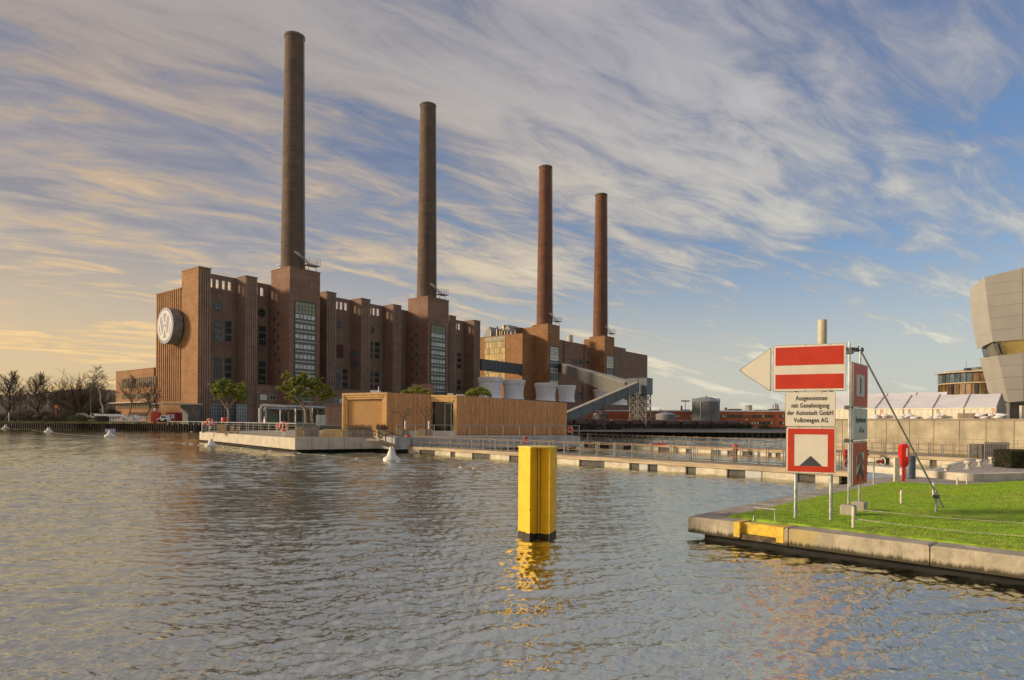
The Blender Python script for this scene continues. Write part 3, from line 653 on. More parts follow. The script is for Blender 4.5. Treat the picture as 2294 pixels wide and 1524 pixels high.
# --- chimneys stand on the towers
def chimney(T, base_px, base_w, top_px, top_w, py_top, py_base, lab, m, cyoff=None):
    t0, t1, z1, y1, o = T
    tc_ = (t0 + t1) / 2
    # centre: on the tower axis where the sight line at base_px crosses
    dx, dz = ray((base_px * .5 + top_px * .5), (py_top + py_base) / 2)
    nx, ny = PF.n; best = None
    yc, _ = PF.side(base_px * .5 + top_px * .5, (py_top + py_base) / 2, tc_)
    p = PF.w(tc_, yc); D = p.y; k = D / FPX / math.sqrt(1)
    cosang = math.cos(math.atan2(p.x, p.y)); rb, rt = base_w / 2 * k * cosang, top_w / 2 * k * cosang
    ztop = EYE + (at(top_px, py_top, D).z - EYE) * (D - rt) / D
    c = thing('chimney', lab, 'chimney', (p.x, p.y, z1 + .31), PF.rz, 'tall brick chimneys of the power station')
    H = ztop - z1 - .31; prof = []
    nb = 26
    for i in range(nb + 1):
        u = i / nb; r = rb + (rt - rb) * u; prof.append((r, H * u))
    mb = MB(); mb.lathe(prof[:-1] + [(rt, H - .8)], 48, cap=False)
    mb.build('shaft', m, c, smooth=True)
    for u in (.12, .5, .84):
        r = rb + (rt - rb) * u; MB().lathe([(r + .02, H*u - .25), (r + .07, H*u - .2), (r + .07, H*u + .2), (r + .02, H*u + .25)], 40, cap=False).build('band', CHB, c)
    mb = MB(); mb.lathe([(rt + .02, H - .8), (rt + .3, H - .6), (rt + .3, H), (rt - .7, H), (rt - .7, H - 6)], 48, cap=False); mb.build('cap', CONC_D, c)
    # ladder with cage
    mb = MB(); an = rad(-62); 
    for s in (-.3, .3):
        pts = []
        for u in (0.02, .5, .99): r = rb + (rt - rb) * u + .25; pts.append((r*math.cos(an) - s*math.sin(an), r*math.sin(an) + s*math.cos(an), H*u))
        mb.tube(pts, .09, 4)
    mb.build('ladder', GALVL, c)
    return c, p, rb, z1
CHB = mat('chimney_band', (0.13, 0.08, 0.055), .9)
GALVL = mat('ladder_metal', (0.48, 0.46, 0.42), .5, .1, 2, metal=.3)
chs = [chimney(T1, 661.5, 56, 655, 44, 70, 596, 'brown brick chimney on the nearest tower, tallest in the picture and leftmost of the four', BRICK_C),
       chimney(T2, 960, 44, 954.5, 34.5, 228, 663, 'brown brick chimney with pale patches, second from the left of the four', BRICK_C),
       chimney(T3, 1223, 36, 1219, 28.5, 369, 725, 'redder brick chimney, third from the left, above the white milk-glass stair strip', BRICK_C2),
       chimney(T4, 1347.5, 33, 1344, 26, 432, 752, 'dark red brick chimney, smallest looking and rightmost of the four', BRICK_C2)]
# platforms with railings and stairs at the chimney feet (parts of the station)
def railbox(mb, x0, x1, y0, y1, z, h=1.6, step=1.5):
    for hh in (h, h * .55):
        for a, b in (((x0,y0),(x1,y0)),((x1,y0),(x1,y1)),((x1,y1),(x0,y1)),((x0,y1),(x0,y0))): mb.bar((*a, z+hh), (*b, z+hh), .07)
    k = max(1, int((x1-x0)/step))
    for i in range(k+1):
        x = x0 + (x1-x0)*i/k
        for y in (y0, y1): mb.box(x-.035, x+.035, y-.035, y+.035, z, z+h)
    k = max(1, int((y1-y0)/step))
    for i in range(k+1):
        y = y0 + (y1-y0)*i/k
        for x in (x0, x1): mb.box(x-.035, x+.035, y-.035, y+.035, z, z+h)
for i, (T, ch) in enumerate(zip((T1, T2, T3, T4), chs)):
    lx, ly = PF.inv(ch[1]); rb = ch[2]; z = T[2] + .3
    mb = MB()
    for s, (cx, cy, w, d) in enumerate(((lx + rb + .2, ly - rb - 1.0, 4.5, 3.2), (lx - rb * .2, ly + rb + 1.6, 3.5, 2.6))):
        if i == 3 and s: continue
        zz = z + (2.6 if s == 0 else .8)
        mb.box(cx - w/2, cx + w/2, cy - d/2, cy + d/2, zz - .35, zz); railbox(mb, cx - w/2, cx + w/2, cy - d/2, cy + d/2, zz, 2.0)
        for ax in (-1, 1): mb.bar((cx + ax*w*.35, cy, z - .3), (cx + ax*w*.35, cy, zz), .16)
        if s == 0:
            for q in (-.6, .6): mb.bar((cx - w/2 - 4.5, cy + q, z + 6), (cx - w/2 + 1, cy + q, zz + .2), .18)
            for q in range(8): u = q / 8; mb.box(cx - w/2 - 4.5 + 5.5*u - .25, cx - w/2 - 4.5 + 5.5*u + .25, cy - .6, cy + .6, z + 6 - 3.4*u - .05, z + 6 - 3.4*u)
    mb.build('service_platform', GALVL, PS)

# --- round emblem sign on the west wall
ex, exz = PF.side(385, 729, -.4)
cy_, cz_ = PF.side(369.5, 730, -3.6); R_ = 40.5 / FPX * PF.w(-3.6, cy_).y
SG = thing('emblem_sign', 'round white and blue company emblem in a deep grey drum on the west brick wall', 'sign', (*PF.w(0, cy_)[:2], cz_), PF.rz)
def disc(mb, r, x0, x1, n=48):
    pts = [(r*math.cos(2*math.pi*i/n), r*math.sin(2*math.pi*i/n)) for i in range(n)]
    mb.add([(x0, a, b) for a, b in pts] + [(x1, a, b) for a, b in pts], [tuple(range(n)), tuple(range(2*n-1, n-1, -1))] + [(i, n+i, n+(i+1) % n, (i+1) % n) for i in range(n)])
def annulus(mb, ri, ro, x0, x1, n=56):
    vs = []
    for x in (x0, x1):
        for r in (ri, ro): vs += [(x, r*math.cos(2*math.pi*i/n), r*math.sin(2*math.pi*i/n)) for i in range(n)]
    fs = []
    for i in range(n):
        j = (i+1) % n; fs += [(i, j, n+j, n+i), (2*n+i, 3*n+i, 3*n+j, 2*n+j), (n+i, n+j, 3*n+j, 3*n+i), (i, 2*n+i, 2*n+j, j)]
    mb.add(vs, fs)
mb = MB(); annulus(mb, R_ * .90, R_, -3.55, -.45); mb.build('drum', mat('drum_grey', (0.20, 0.20, 0.175), .6, .12, .6, streaks=.3), SG)
SBLUE = mat('emblem_blue', (0.115, 0.135, 0.24), .5, .04, 1); SWHITE = mat('emblem_white', (0.54, 0.49, 0.41), .5, .03, 1)
mb = MB(); disc(mb, R_ * .999, -3.60, -3.552); mb.build('face', SBLUE, SG)
mb = MB(); annulus(mb, R_ * .70, R_ * .83, -3.66, -3.602); mb.build('ring', SWHITE, SG)
def stroke(mb, a, b, w, x0=-3.655, x1=-3.603):
    # quad stroke in the y/z plane. y is mirrored: seen from -x, +y is to the left
    a = Vector((-a[0], a[1])) * R_; b = Vector((-b[0], b[1])) * R_; ww = w * R_ / 2
    vs = [(x, p.x + s * ww, p.y) for x in (x0, x1) for p, s in ((a, -1), (a, 1), (b, 1), (b, -1))]
    mb.add(vs, [(0,1,2,3), (7,6,5,4), (0,4,5,1), (1,5,6,2), (2,6,7,3), (3,7,4,0)])
mb = MB(); stroke(mb, (-.36, .70), (-.055, .05), .15); stroke(mb, (.36, .70), (.055, .05), .15); mb.build('letter', SWHITE, SG)
mb = MB()
for a, b in (((-.68, .36), (-.31, -.69)), ((-.31, -.69), (-.035, -.05)), ((.035, -.05), (.31, -.69)), ((.31, -.69), (.68, .36))): stroke(mb, a, b, .14, -3.648 - .003 * abs(a[0]))
mb.build('letter', SWHITE, SG)

# --- low office annex to the north-west
axf = Frame(*PF.w(0, 0)[:2], *PF.e)
AN = thing('office_annex', 'low brick office annex with rows of narrow window slits left of the tall west wall', 'building', (*PF.w(0, yback)[:2], 0), PF.rz)
tn = -.6
ya0 = so_(350.5, tn) - yback + .1; ya1 = so_(260, tn) - yback
zt = PF.side(350, 824.5, tn)[1]
mb = MB(); mb.box(tn, 14, .3, ya1, GZ, zt); mb.m = 1; mb.box(tn - .1, 14.1, .3, ya1 + .1, zt - .01, zt + .25)
def an(px, py): y, z = PF.side(px, py, tn); return y - yback, z
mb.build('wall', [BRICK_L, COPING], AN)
for (ytop, ybot, pa, pb) in ((843, 866, 272, 349), (880, 892, 272, 349), (903, 915, 262, 349), (923, 936, 290, 332)):
    y0_, z1_ = an(349, ytop); _, z0_ = an(349, ybot); ys, ye = an(pb, ytop)[0], an(pa, ytop)[0]
    k = max(4, int(abs(ye - ys) / 1.55)); st = (ye - ys) / k
    fm = MB().box(-.12, 0, 0, st * .5, 0, z1_ - z0_).box(-.16, -.121, -.08, .08, 0, z1_ - z0_).mesh('window', mat('slit_frame', (0.30, 0.21, 0.12), .7))
    gm = MB().box(-.15, -.121, .085, st * .5 - .06, .06, z1_ - z0_ - .06).mesh('pane', GLASS_D)
    for i in range(k): 
        w_ = link('window', fm, AN, loc=(tn, ys + st * i + .2, z0_)); link('pane', gm, w_)
y0_, z_ = an(349, 901); MB().box(tn - 2.2, tn - .003, .4, ya1 + 1.5, z_ - .15, z_ + .2).build('canopy', CONC_L, AN)
# ------------------------------------------------------------------ cooling cells, conveyor, train, tanks
CO = -34.0
ca, cb_ = ft(1040, CO), ft(1441, CO)
zc_top = fz(1127, 893, CO)
cb2 = PF.w(ca, CO)
CBK = thing('cooling_block', 'low reddish brick block carrying the white cooling cells in front of the power station', 'building', (cb2.x, cb2.y, 0), PF.rz)
PINK = brick_mat('pink_brick', (0.27, 0.15, 0.115), (0.28, 0.2, 0.17))
mid = ft(1361, CO) - ca; lft = ft(1344, CO) - ca; Lc = cb_ - ca
zr2 = fz(1400, 911, CO)
mb = MB(); mb.box(0, lft, 0, 26, 1, zr2 + .6); mb.m = 1; mb.box(-.1, lft + .1, -.1, 26, zr2 + .6, zr2 + .9); mb.build('wall', [PINK, CONC_D], CBK)
mb = MB(); mb.box(lft + .2, Lc, -2.6, 20, 1, zr2 - .2); mb.m = 1; mb.box(lft + .1, Lc + .1, -2.7, 20, zr2 - .2, zr2 + .05); mb.build('wall', [PINK, CONC_D], CBK, label='lower pink brick bay at the east end')
CELL = mat('cell_white', (0.90, 0.90, 0.90), .7, .015, .6, streaks=.05)
def cell(px, w, top, bot, off, lab, rim_dirty=False):
    dx, _ = ray(px, top); t, zt = PF.front(px, top, off); p = PF.w(t, off); r = w / 2 / FPX * p.y * .97
    zb = zr2 + .9
    H = zt - zb
    c = thing('cooling_tower', lab, 'cooling tower', (p.x, p.y, zb), 0, 'white flared cooling cells in front of the power station')
    prof = [(r*.98, 0), (r*.93, H*.05), (r*.88, H*.14), (r*.855, H*.26), (r*.86, H*.38), (r*.885, H*.52), (r*.915, H*.66), (r*.935, H*.76), (r*.94, H*.79)]
    MB().lathe(prof, 40, cap=False).build('shell', CELL, c, smooth=True)
    mb = MB(); mb.lathe([(r*.945, H*.775), (r*1.0, H*.78), (r*1.03, H*.97), (r*1.0, H), (r*.93, H), (r*.93, H*.8)], 40, cap=False)
    mb.build('rim', CELLR if rim_dirty else CELL, c)
    mb = MB()
    for i in range(28):
        a = 2*math.pi*i/28; mb.bar((r*1.0*math.cos(a), r*1.0*math.sin(a), H*.80), (r*1.035*math.cos(a), r*1.035*math.sin(a), H*.98), .10)
        for (ra, za), (rb_, zb_) in zip(prof[1:-1], prof[2:]): mb.bar((ra*math.cos(a), ra*math.sin(a), za), (rb_*math.cos(a), rb_*math.sin(a), zb_), .08)
    mb.build('rib', CELL, c, kind='stuff')
    MB().lathe([(r*.25, 0), (r*.25, 1)], 16).build('fan_hub', STEELD, c, loc=(0, 0, H*.5))
CELLR = mat('cell_rim', (0.84, 0.82, 0.78), .7, .1, 1.2, streaks=.5, dirt=(0.28, 0.20, 0.10), dirtamt=.7)
cell(1098.5, 57, 846, 892, CO + 8, 'white cooling tower with rust-streaked rim, leftmost of the row beside the brick buttress', True)
cell(1151, 52, 852, 895, CO + 9, 'white cooling tower with stained rim overlapped by the leftmost one', True)
cell(1222.5, 51, 859, 898, CO + 8, 'clean white cooling tower below the milk-glass stair strip')
cell(1269.5, 41, 864, 904, CO + 8, 'white cooling tower just left of the sloping conveyor gallery')
cell(1351, 43, 873, 910, CO + 8, 'cooling tower half hidden behind the sloping conveyor gallery', True)
cell(1389, 37, 883, 910, CO + 4, 'rightmost white cooling tower next to the conveyor transfer house')
# conveyor transfer house on lattice legs
DT = 172
pL, pR = at(1405, 870, DT), at(1449, 870, DT - 3)
TF = Frame(pL.x, pL.y, pR.x - pL.x, pR.y - pL.y); wT = (pR - pL).length
zt1, zt0 = at(1405, 849, DT).z, at(1405, 884, DT).z
GAL = mat('gallery_grey', (0.135, 0.16, 0.17), .55, .08, .8, streaks=.3); GAL2 = mat('gallery_ribbed', (0.22, 0.215, 0.19), .6, .08, .8, streaks=.35)
CT = thing('transfer_tower', 'grey conveyor transfer house standing on tall lattice legs beside the coal train', 'tower', (pL.x, pL.y, 0), TF.rz)
mb = MB(); mb.box(0, wT, 0, 4.2, zt0, zt1); mb.box(-.1, wT + .1, -.1, 4.3, zt1 - .003, zt1 + .15); mb.build('cabin', GAL, CT)
MB().box(wT * .52, wT * .52 + .12, -.12, 0, zt0, zt1).build('panel_joint', STEELD, CT)
def lattice(parent, x0, x1, y0, y1, z0, z1, n, w=.22, name='lattice_leg'):
    mb = MB(); cs = [(x0,y0),(x1,y0),(x1,y1),(x0,y1)]
    for c in cs: mb.bar((*c, z0), (*c, z1), w)
    for k in range(n):
        za, zb = z0 + (z1-z0)*k/n, z0 + (z1-z0)*(k+1)/n
        for i in range(4):
            a, b = cs[i], cs[(i+1) % 4]; mb.bar((*a, za), (*b, zb), w*.6); mb.bar((*b, za), (*a, zb), w*.6); mb.bar((*a, zb), (*b, zb), w*.6)
    mb.build(name, LATT, parent)
LATT = mat('lattice_steel', (0.20, 0.19, 0.175), .6, .15, 2)
lattice(CT, .6, 2.6, .3, 3.6, 1.0, zt0, 5, .20); lattice(CT, 3.0, wT - .3, .3, 3.6, 1.0, zt0, 5, .20)
for x in (.6, 2.6, wT - .4): MB().box(x - .4, x + .4, 0, 1, .9, 1.5).build('footing', CONC_L, CT)
def gallery(a, b, w, h, lab, m, ribs=False):
    a, b = Vector(a), Vector(b); d = (b - a); l = d.length; hx = math.hypot(d.x, d.y); t = thing('conveyor_gallery', lab, 'conveyor bridge', a, math.atan2(d.y, d.x))
    sl = d.z / hx
    def box_sl(mb, x0, x1, y0, y1, z0, z1): mb.add([(x0,y0,z0+sl*x0),(x1,y0,z0+sl*x1),(x1,y1,z0+sl*x1),(x0,y1,z0+sl*x0),(x0,y0,z1+sl*x0),(x1,y0,z1+sl*x1),(x1,y1,z1+sl*x1),(x0,y1,z1+sl*x0)], [(0,3,2,1),(4,5,6,7),(0,1,5,4),(1,2,6,5),(2,3,7,6),(3,0,4,7)])
    mb = MB(); box_sl(mb, 0, hx, -w/2, w/2, -h, 0); mb.build('casing', m, t)
    mb = MB(); box_sl(mb, -.05, hx + .05, -w/2 - .12, w/2 + .12, .003, .18); mb.build('roof', GALR, t)
    mb = MB(); k = int(hx / (1.9 if ribs else 3.2)); 
    for i in range(k + 1): x = hx * i / k; box_sl(mb, x - .05, x + .05, -w/2 - .09, w/2 + .09, -h + .05, -.01)
    mb.build('joint', m, t); return t
GALR = mat('gallery_roof', (0.30, 0.28, 0.23), .7, .08, .8)
a3 = at(1425, 858, DT - 3.5); b3 = at(1190, 958, DT - 14)
gallery(b3, a3, 2.6, 21 / FPX * DT, 'long grey conveyor gallery sloping down to the left behind the wooden pavilion', GAL)
pg = PF.front(1256, 814, TOW + 6); a2 = PF.w(*PF.front(1256, 814, TOW + 8)[:1], TOW + 8); a2.z = fz(1256, 814, TOW + 8)
b2 = at(1413, 858, DT + 1.5)
gallery(a2, b2, 3.2, 4.6, 'ribbed pale conveyor gallery running from the brick tower down to the transfer house', GAL2, True)
# dark bridge between the two blocks
ta = ft(1075.5, 3) - .5; za = fz(1076, 805.5, 3); y3 = 3
pA = PF.w(ta, 3, za); t_b, z_b = PF.side(1164, 817, tA - .3); pB = PF.w(tA - .3, t_b, z_b)
GALD = mat('gallery_dark', (0.075, 0.085, 0.09), .55, .1, .8)
d_ = pB - pA
gallery(pA, pB, 2.8, 5.2, 'dark slate conveyor bridge crossing the gap in front of the window wall with painted golden reflections', GALD)
# second trestle under the sloping gallery
tp = at(1341, 930, DT - 8)
TR = thing('trestle', 'dark steel trestle carrying the middle of the sloping conveyor gallery', 'trestle', (tp.x, tp.y, 0)); lattice(TR, -1.5, 1.5, -1, 1, .9, 8.0 , 4, .16)
# coal hopper train
COAL = mat('wagon_brown', (0.115, 0.070, 0.056), .75, .3, 1.2, streaks=.3, dirt=(0.12, 0.07, 0.045)); COALB = mat('wagon_under', (0.055, 0.050, 0.045), .85, .2, 1.5)
def wagon_mesh(Lw, Hh):
    w = 1.5; z0 = .75
    b = MB(); P = [(-w*.55, z0), (w*.55, z0), (w, z0 + Hh*.42), (w, z0 + Hh*.72), (w*.72, z0 + Hh*.92), (0, z0 + Hh), (-w*.72, z0 + Hh*.92), (-w, z0 + Hh*.72), (-w, z0 + Hh*.42)]
    n = len(P); x0, x1 = .35, Lw - .35
    b.add([(x0, y, z) for y, z in P] + [(x1, y, z) for y, z in P], [tuple(range(n)), tuple(range(2*n-1, n-1, -1))] + [(i, n+i, n+(i+1) % n, (i+1) % n) for i in range(n)])
    for k in range(1, 5): x = x0 + (x1-x0)*k/5; b.box(x-.05, x+.05, -w-.05, w+.05, z0 + Hh*.40, z0 + Hh*.74)
    body = b.mesh('body', COAL)
    u = MB(); u.box(.1, Lw - .1, -1.1, 1.1, .55, .75)
    for x in (.5, Lw - .5): u.box(x - .35, x + .35, -1.3, 1.3, .75, 1.5)
    u.box(-.1, .1, -.15, .15, .55, .75); u.box(Lw - .1, Lw + .1, -.15, .15, .55, .75)
    und = u.mesh('underframe', COALB)
    wh = MB()
    for y in (-.78, .78): wh.tube([(0, y-.07, 0), (0, y+.07, 0)], .45, 14)
    wh.tube([(0, -.8, 0), (0, .8, 0)], .08, 6)
    return body, und, wh.mesh('wheelset', COALB)
Lw = 5.6; bodyM, undM, whM = wagon_mesh(Lw, 2.0)
ra, rb_ = at(1235, 966, 158), at(1660, 966, 158 + 32)
d = (rb_ - ra); d.z = 0; Ld = d.length; d.normalize(); nw = int(Ld / (Lw + .25)); zt = 1.02
RAIL = thing('railway_track', 'railway track with two steel rails running along the far coal quay', 'railway', (ra.x, ra.y, zt), math.atan2(d.y, d.x))
for y in (-.75, .75): MB().box(-40, Ld + 60, y - .05, y + .05, .12, .28).build('rail', STEELD, RAIL)
MB().box(-40, Ld + 60, -1.6, 1.6, -.05, .12).build('ballast', CONC_D, RAIL)
places = ['half hidden behind the right end of the wooden pavilion', 'passing below the foot of the sloping gallery', 'just right of the middle trestle', 'directly left of the transfer house legs', 'between the lattice legs of the transfer house', 'just right of the transfer house legs', 'in front of the low round tank', 'below the tall lamp mast', 'in front of the left side of the big grey tank', 'in front of the right side of the big grey tank', 'just right of the big grey tank', 'near the yellow reed islet', 'close to the tail of the train', 'last but one at the tail of the train', 'at the very tail of the train']
for i in range(nw):
    p = ra + d * (i * (Lw + .25)); lab = 'rusty brown coal hopper wagon ' + places[min(i, 14)] if i < 14 else 'rusty brown coal hopper wagon at the right tail of the train'
    w_ = thing('hopper_wagon', lab, 'wagon', (p.x, p.y, zt + .28), RAIL.rotation_euler.z, 'coal hopper wagons on the far quay')
    link('body', bodyM, w_); link('underframe', undM, w_)
    for x in (.9, 1.9, Lw - 1.9, Lw - .9): link('wheelset', whM, w_, loc=(x, 0, .45))
# low loading rail fence in front of train
p0, p1 = at(1395, 970, 153), at(1600, 971, 158)
mb = MB(); dd = p1 - p0; mb.bar((0,0,.75), (dd.x, dd.y, .75), .14, .22); mb.bar((0,0,.2), (dd.x, dd.y, .2), .14, .14)
for i in range(31): mb.box(dd.x*i/30-.05, dd.x*i/30+.05, dd.y*i/30-.05, dd.y*i/30+.05, 0, .8)
mb.build('guard_rail', GAL, label='long low grey guard rail along the coal quay in front of the wagons', cat='railing', loc=(p0.x, p0.y, 1.0))
# tanks
TANK = mat('tank_grey', (0.20, 0.205, 0.19), .6, .08, .4, streaks=.4); TANKR = mat('tank_roof', (0.30, 0.33, 0.35), .55, .06, .5)
def tank(x0, x1, yt, D, lab, roofh, m=TANK, zb=1.0, mr=TANKR):
    cxp = (x0 + x1) / 2; p = at(cxp, yt, D); r = (x1 - x0) / 2 / FPX * D * .98; z = p.z
    t = thing('storage_tank', lab, 'tank', (p.x, p.y, zb)); H = z - zb
    mb = MB(); mb.lathe([(r, 0), (r, H)], 48, cap=False)
    for k in range(1, 8): mb.lathe([(r + .002, H*k/8 - .06), (r + .05, H*k/8 - .05), (r + .05, H*k/8 + .05), (r + .002, H*k/8 + .06)], 48, cap=False)
    mb.build('shell', m, t, smooth=True)
    MB().lathe([(r + .1, H), (r + .1, H + .15), (r*.75, H + roofh*.55), (r*.4, H + roofh*.9), (.3, H + roofh), (.3, H + roofh + .3), (.01, H + roofh + .3)], 48, cap=False).build('roof', mr, t)
    return t, r, H
tk, r, H = tank(1551, 1612, 901, 205, 'big round grey storage tank with domed roof behind the coal train', 1.7)
mb = MB(); a = rad(-128); mb.tube([(r*1.03*math.cos(a), r*1.03*math.sin(a), H*.35), (r*1.03*math.cos(a), r*1.03*math.sin(a), H*.97)], .13, 6); mb.build('pipe', WHITE, tk)
mb = MB(); 
for k in range(24): a = 2*math.pi*k/24; mb.box((r)*math.cos(a)-.04, r*math.cos(a)+.04, r*math.sin(a)-.04, r*math.sin(a)+.04, H+.1, H+1.0)
mb.torus((0,0,H+1.0), r, .05, 'z', 32, 4); mb.build('railing', STEELD, tk)
mb = MB()
for k in range(14): a = rad(-60 - k*3.0); mb.bar((r*1.01*math.cos(a), r*1.01*math.sin(a), H*(.95-k*.065)), (r*1.09*math.cos(a), r*1.09*math.sin(a), H*(.95-k*.065)), .25, .08)
mb.build('stair', STEELD, tk, kind='stuff')
tank(1469, 1514, 930, 190, 'low pale grey round tank left of the big grey tank', .75)
tank(1326, 1364, 928, 182, 'squat brown round tank behind the wagons beneath the sloping conveyor', .2, mat('tank_brown', (0.13, 0.095, 0.075), .7, .1, .6, streaks=.3))
# yellow pipe bridge
p0, p1 = at(1450, 942, 178), at(1531, 944, 178); mb = MB(); dd = p1 - p0
YEL = mat('pipe_yellow', (0.50, 0.33, 0.07), .6); mb.bar((0,0,0), (dd.x, dd.y, 0), .22)
for i in range(4): mb.bar((dd.x*i/3, dd.y*i/3, -p0.z + 1), (dd.x*i/3, dd.y*i/3, 0), .16)
mb.build('pipe_bridge', YEL, label='thin yellow pipe bridge above the wagons in front of the low tank', cat='pipe', loc=(p0.x, p0.y, p0.z))
# lamp mast, brick stub chimney
def mast(px, top, D, lab, w=.25):
    p = at(px, top, D); t = thing('lamp_mast', lab, 'lamp mast', (p.x, p.y, 1.0)); H = p.z - 1
    MB().tube([(0,0,0), (0,0,H)], w/2, 8, r2=w*.3).build('pole', STEELD, t); MB().box(-1.2, 1.2, -.3, .3, H, H + .35).build('lamp', STEELD, t)
mast(1535.5, 900, 195, 'tall thin lamp mast with flat lamp head left of the big tank')
# far brick factory
FB = mat('far_brick', (0.36, 0.105, 0.045), .9, .12, .35, streaks=.15, courses=.25, cstep=.6)
D0 = 235
pa_, pb_ = at(1440, 925, D0), at(1900, 925, D0 * .93)
FF = Frame(pa_.x, pa_.y, pb_.x - pa_.x, pb_.y - pa_.y); LF = (pb_ - pa_).length
FA = thing('brick_factory', 'long orange-brick factory hall with two rows of small windows across the basin on the right', 'building', (pa_.x, pa_.y, 0), FF.rz)
zf = FF.front(1650, 922.5)[1]
mb = MB(); mb.box(-20, LF, 0, 25, 1, zf); mb.build('wall', FB, FA)
MB().box(-20.2, LF, -.2, 25, zf + .003, zf + .45).build('roof', mat('frosted_roof', (0.62, 0.64, 0.66), .7), FA)
for (a, b, y) in ((1527, 1546, 919), (1634, 1662, 917.5), (1695, 1718, 919.5), (1726, 1748, 917.5)):
    xa, za = FF.front(a, y); xb, _ = FF.front(b, y); MB().box(xa, xb, 1, 8, zf + .46, za + .2).build('roof_unit', mat('roof_unit_brown', (0.13, 0.09, 0.07)), FA)
for a, y, w in ((1527, 909, .45), (1627, 913, .6), (1678.5, 907.5, 1.6), (1740, 903, .3), (1744.5, 906, .35), (1734, 907, .2), (1480, 917, .4)):
    xa, za = FF.front(a, y); MB().tube([(xa, 2, zf), (xa, 2, za)], w * .75, 8).build('stack', CONC_L if w > 1 else BRICK_R, FA)
def FZ(x, y): return 1440 + x / 7.169, 880 + y / 7.169
wm = {}
def fwin(x, y0, y1, g, w=24):
    (pa, qa), (pb, qb) = FZ(x - w/2, y0), FZ(x + w/2, y1); xa, za = FF.front(pa, qa); xb, zb = FF.front(pb, qb)
    k = (round(xb - xa, 1), round(za - zb, 1))
    if k not in wm:
        ww, h = k; mb = MB(); mb.box(-.12, 0, -.12, .02, -.12, h + .12); mb.box(ww, ww + .12, -.12, .02, -.12, h + .12); mb.box(0, ww, -.12, .02, -.12, 0); mb.box(0, ww, -.12, .02, h, h + .12); wm[k] = mb.mesh('window', FRAME)
    o = link('window', wm[k], FA, loc=(xa, 0, zb))
    k2 = (k, g.name)
    if k2 not in wm: wm[k2] = MB().box(0, k[0], -.05, -.003, 0, k[1]).mesh('pane', g)
    link('pane', wm[k2], o)
WL = glass_mat('pale_blind_glass', (0.62, 0.56, 0.40), .4, 0, .15)
rw = random.Random(8)
for x in (105, 150, 185, 545, 585, 775, 1247, 1290, 1330, 1368, 1405, 1450, 1490, 1535, 1578, 1755, 1800, 1838, 1880, 1935, 1972, 2020, 2065, 2205, 2252): fwin(x, 360, 392, WL if (x in (150, 185, 545, 585, 775, 1290, 1330, 1935, 2252) ) else GLASS_D)
for x in (730, 775, 1247, 1290, 1330, 1372, 1415, 1458, 1500, 1540, 1580, 1755, 1800, 1845, 1885, 1935, 1975, 2022, 2068, 2205, 2255): fwin(x, 465, 508, WL if x in (730, 775, 1290, 1415, 1500, 1540, 1580, 1755, 1800, 1845, 2068, 2255) else GLASS_D)
for y0, y1 in ((360, 395), (415, 440), (475, 500), (560, 600)): fwin(1668, y0, y1, GLASS_M if y0 != 415 else WL, 44)
fwin(2075, 572, 610, WL, 90); fwin(2240, 565, 610, GLASS_D, 80)

# ------------------------------------------------------------------ left bank
WOODS = mat('winter_woods', (0.085, 0.065, 0.048), .95, .3, .06, 0, 1)
mb = MB(); rg = random.Random(3); nx = 120; D_ = 330
row0 = []; row1 = []; row2 = []
for i in range(nx + 1):
    px = -350 + (i / nx) * 900; top = 884 - 14 * max(0, min(1, px / 260)) + rg.uniform(-1.5, 1.5) + 3 * math.sin(px * .03)
    p = at(px, top, D_); row1.append(p); row0.append(Vector((p.x * .90, D_ - 30, 1.8))); row2.append(Vector((p.x * 1.2, D_ + 80, p.z * .9)))
mb.add(row0 + row1 + row2, [(k*(nx+1)+i, k*(nx+1)+i+1, (k+1)*(nx+1)+i+1, (k+1)*(nx+1)+i) for k in range(2) for i in range(nx)])
mb.build('hill', WOODS, kind='structure')
# ------------------------------------------------------------------ front floating platform
ZP = 1.42
PCONC = mat('platform_concrete', (0.50, 0.44, 0.34), .85, .07, 1.0, .2, 14, streaks=.3, dirt=(0.22, 0.19, 0.14), dirtamt=.35)
WOODD = mat('deck_wood', (0.34, 0.29, 0.22), .8, .12, 1.5, .2, 10, stretch=(1, 8, 1))
SAND = mat('planter_wood', (0.52, 0.38, 0.19), .75, .14, 2.0, .2, 10, stretch=(1, 1, 6)); GREYW = mat('grey_wood', (0.33, 0.26, 0.20), .8, .15, 2.0, .2, 10, stretch=(4, 4, .6))  # greyer copy of the wood: shade put into the planter fronts' colour
Pa, Pb, Pc = gr(447, 967.5, ZP), gr(661, 981.5, ZP), gr(842, 980.5, ZP)
Pd = Vector((Pc.x + 3.5, Pc.y + 9, ZP)); Pe = Vector((Pa.x + 6, Pa.y + 26, ZP)); Pf = Vector((Pc.x + 4.5, Pe.y + 4, ZP))
PLT = thing('floating_platform', 'big angular concrete event platform floating on the water with a railing round its edge', 'floating platform', (Pb.x, Pb.y, 0))
def rel(p, z=None): return Vector((p.x - Pb.x, p.y - Pb.y, p.z if z is None else z))
poly = [(rel(p).x, rel(p).y) for p in (Pa, Pb, Pc, Pd, Pf, Pe)]
mb = MB(); mb.prism(poly, .32, ZP); mb.build('hull', PCONC, PLT)
cxm = sum(p[0] for p in poly) / 6; cym = sum(p[1] for p in poly) / 6
MB().prism([(x + (cxm - x) * .035, y + (cym - y) * .035) for x, y in poly], -.6, .32).build('float', DARK, PLT)
MB().prism([(x + (cxm - x) * .02, y + (cym - y) * .02) for x, y in poly], ZP + .003, ZP + .03).build('deck', WOODD, PLT)
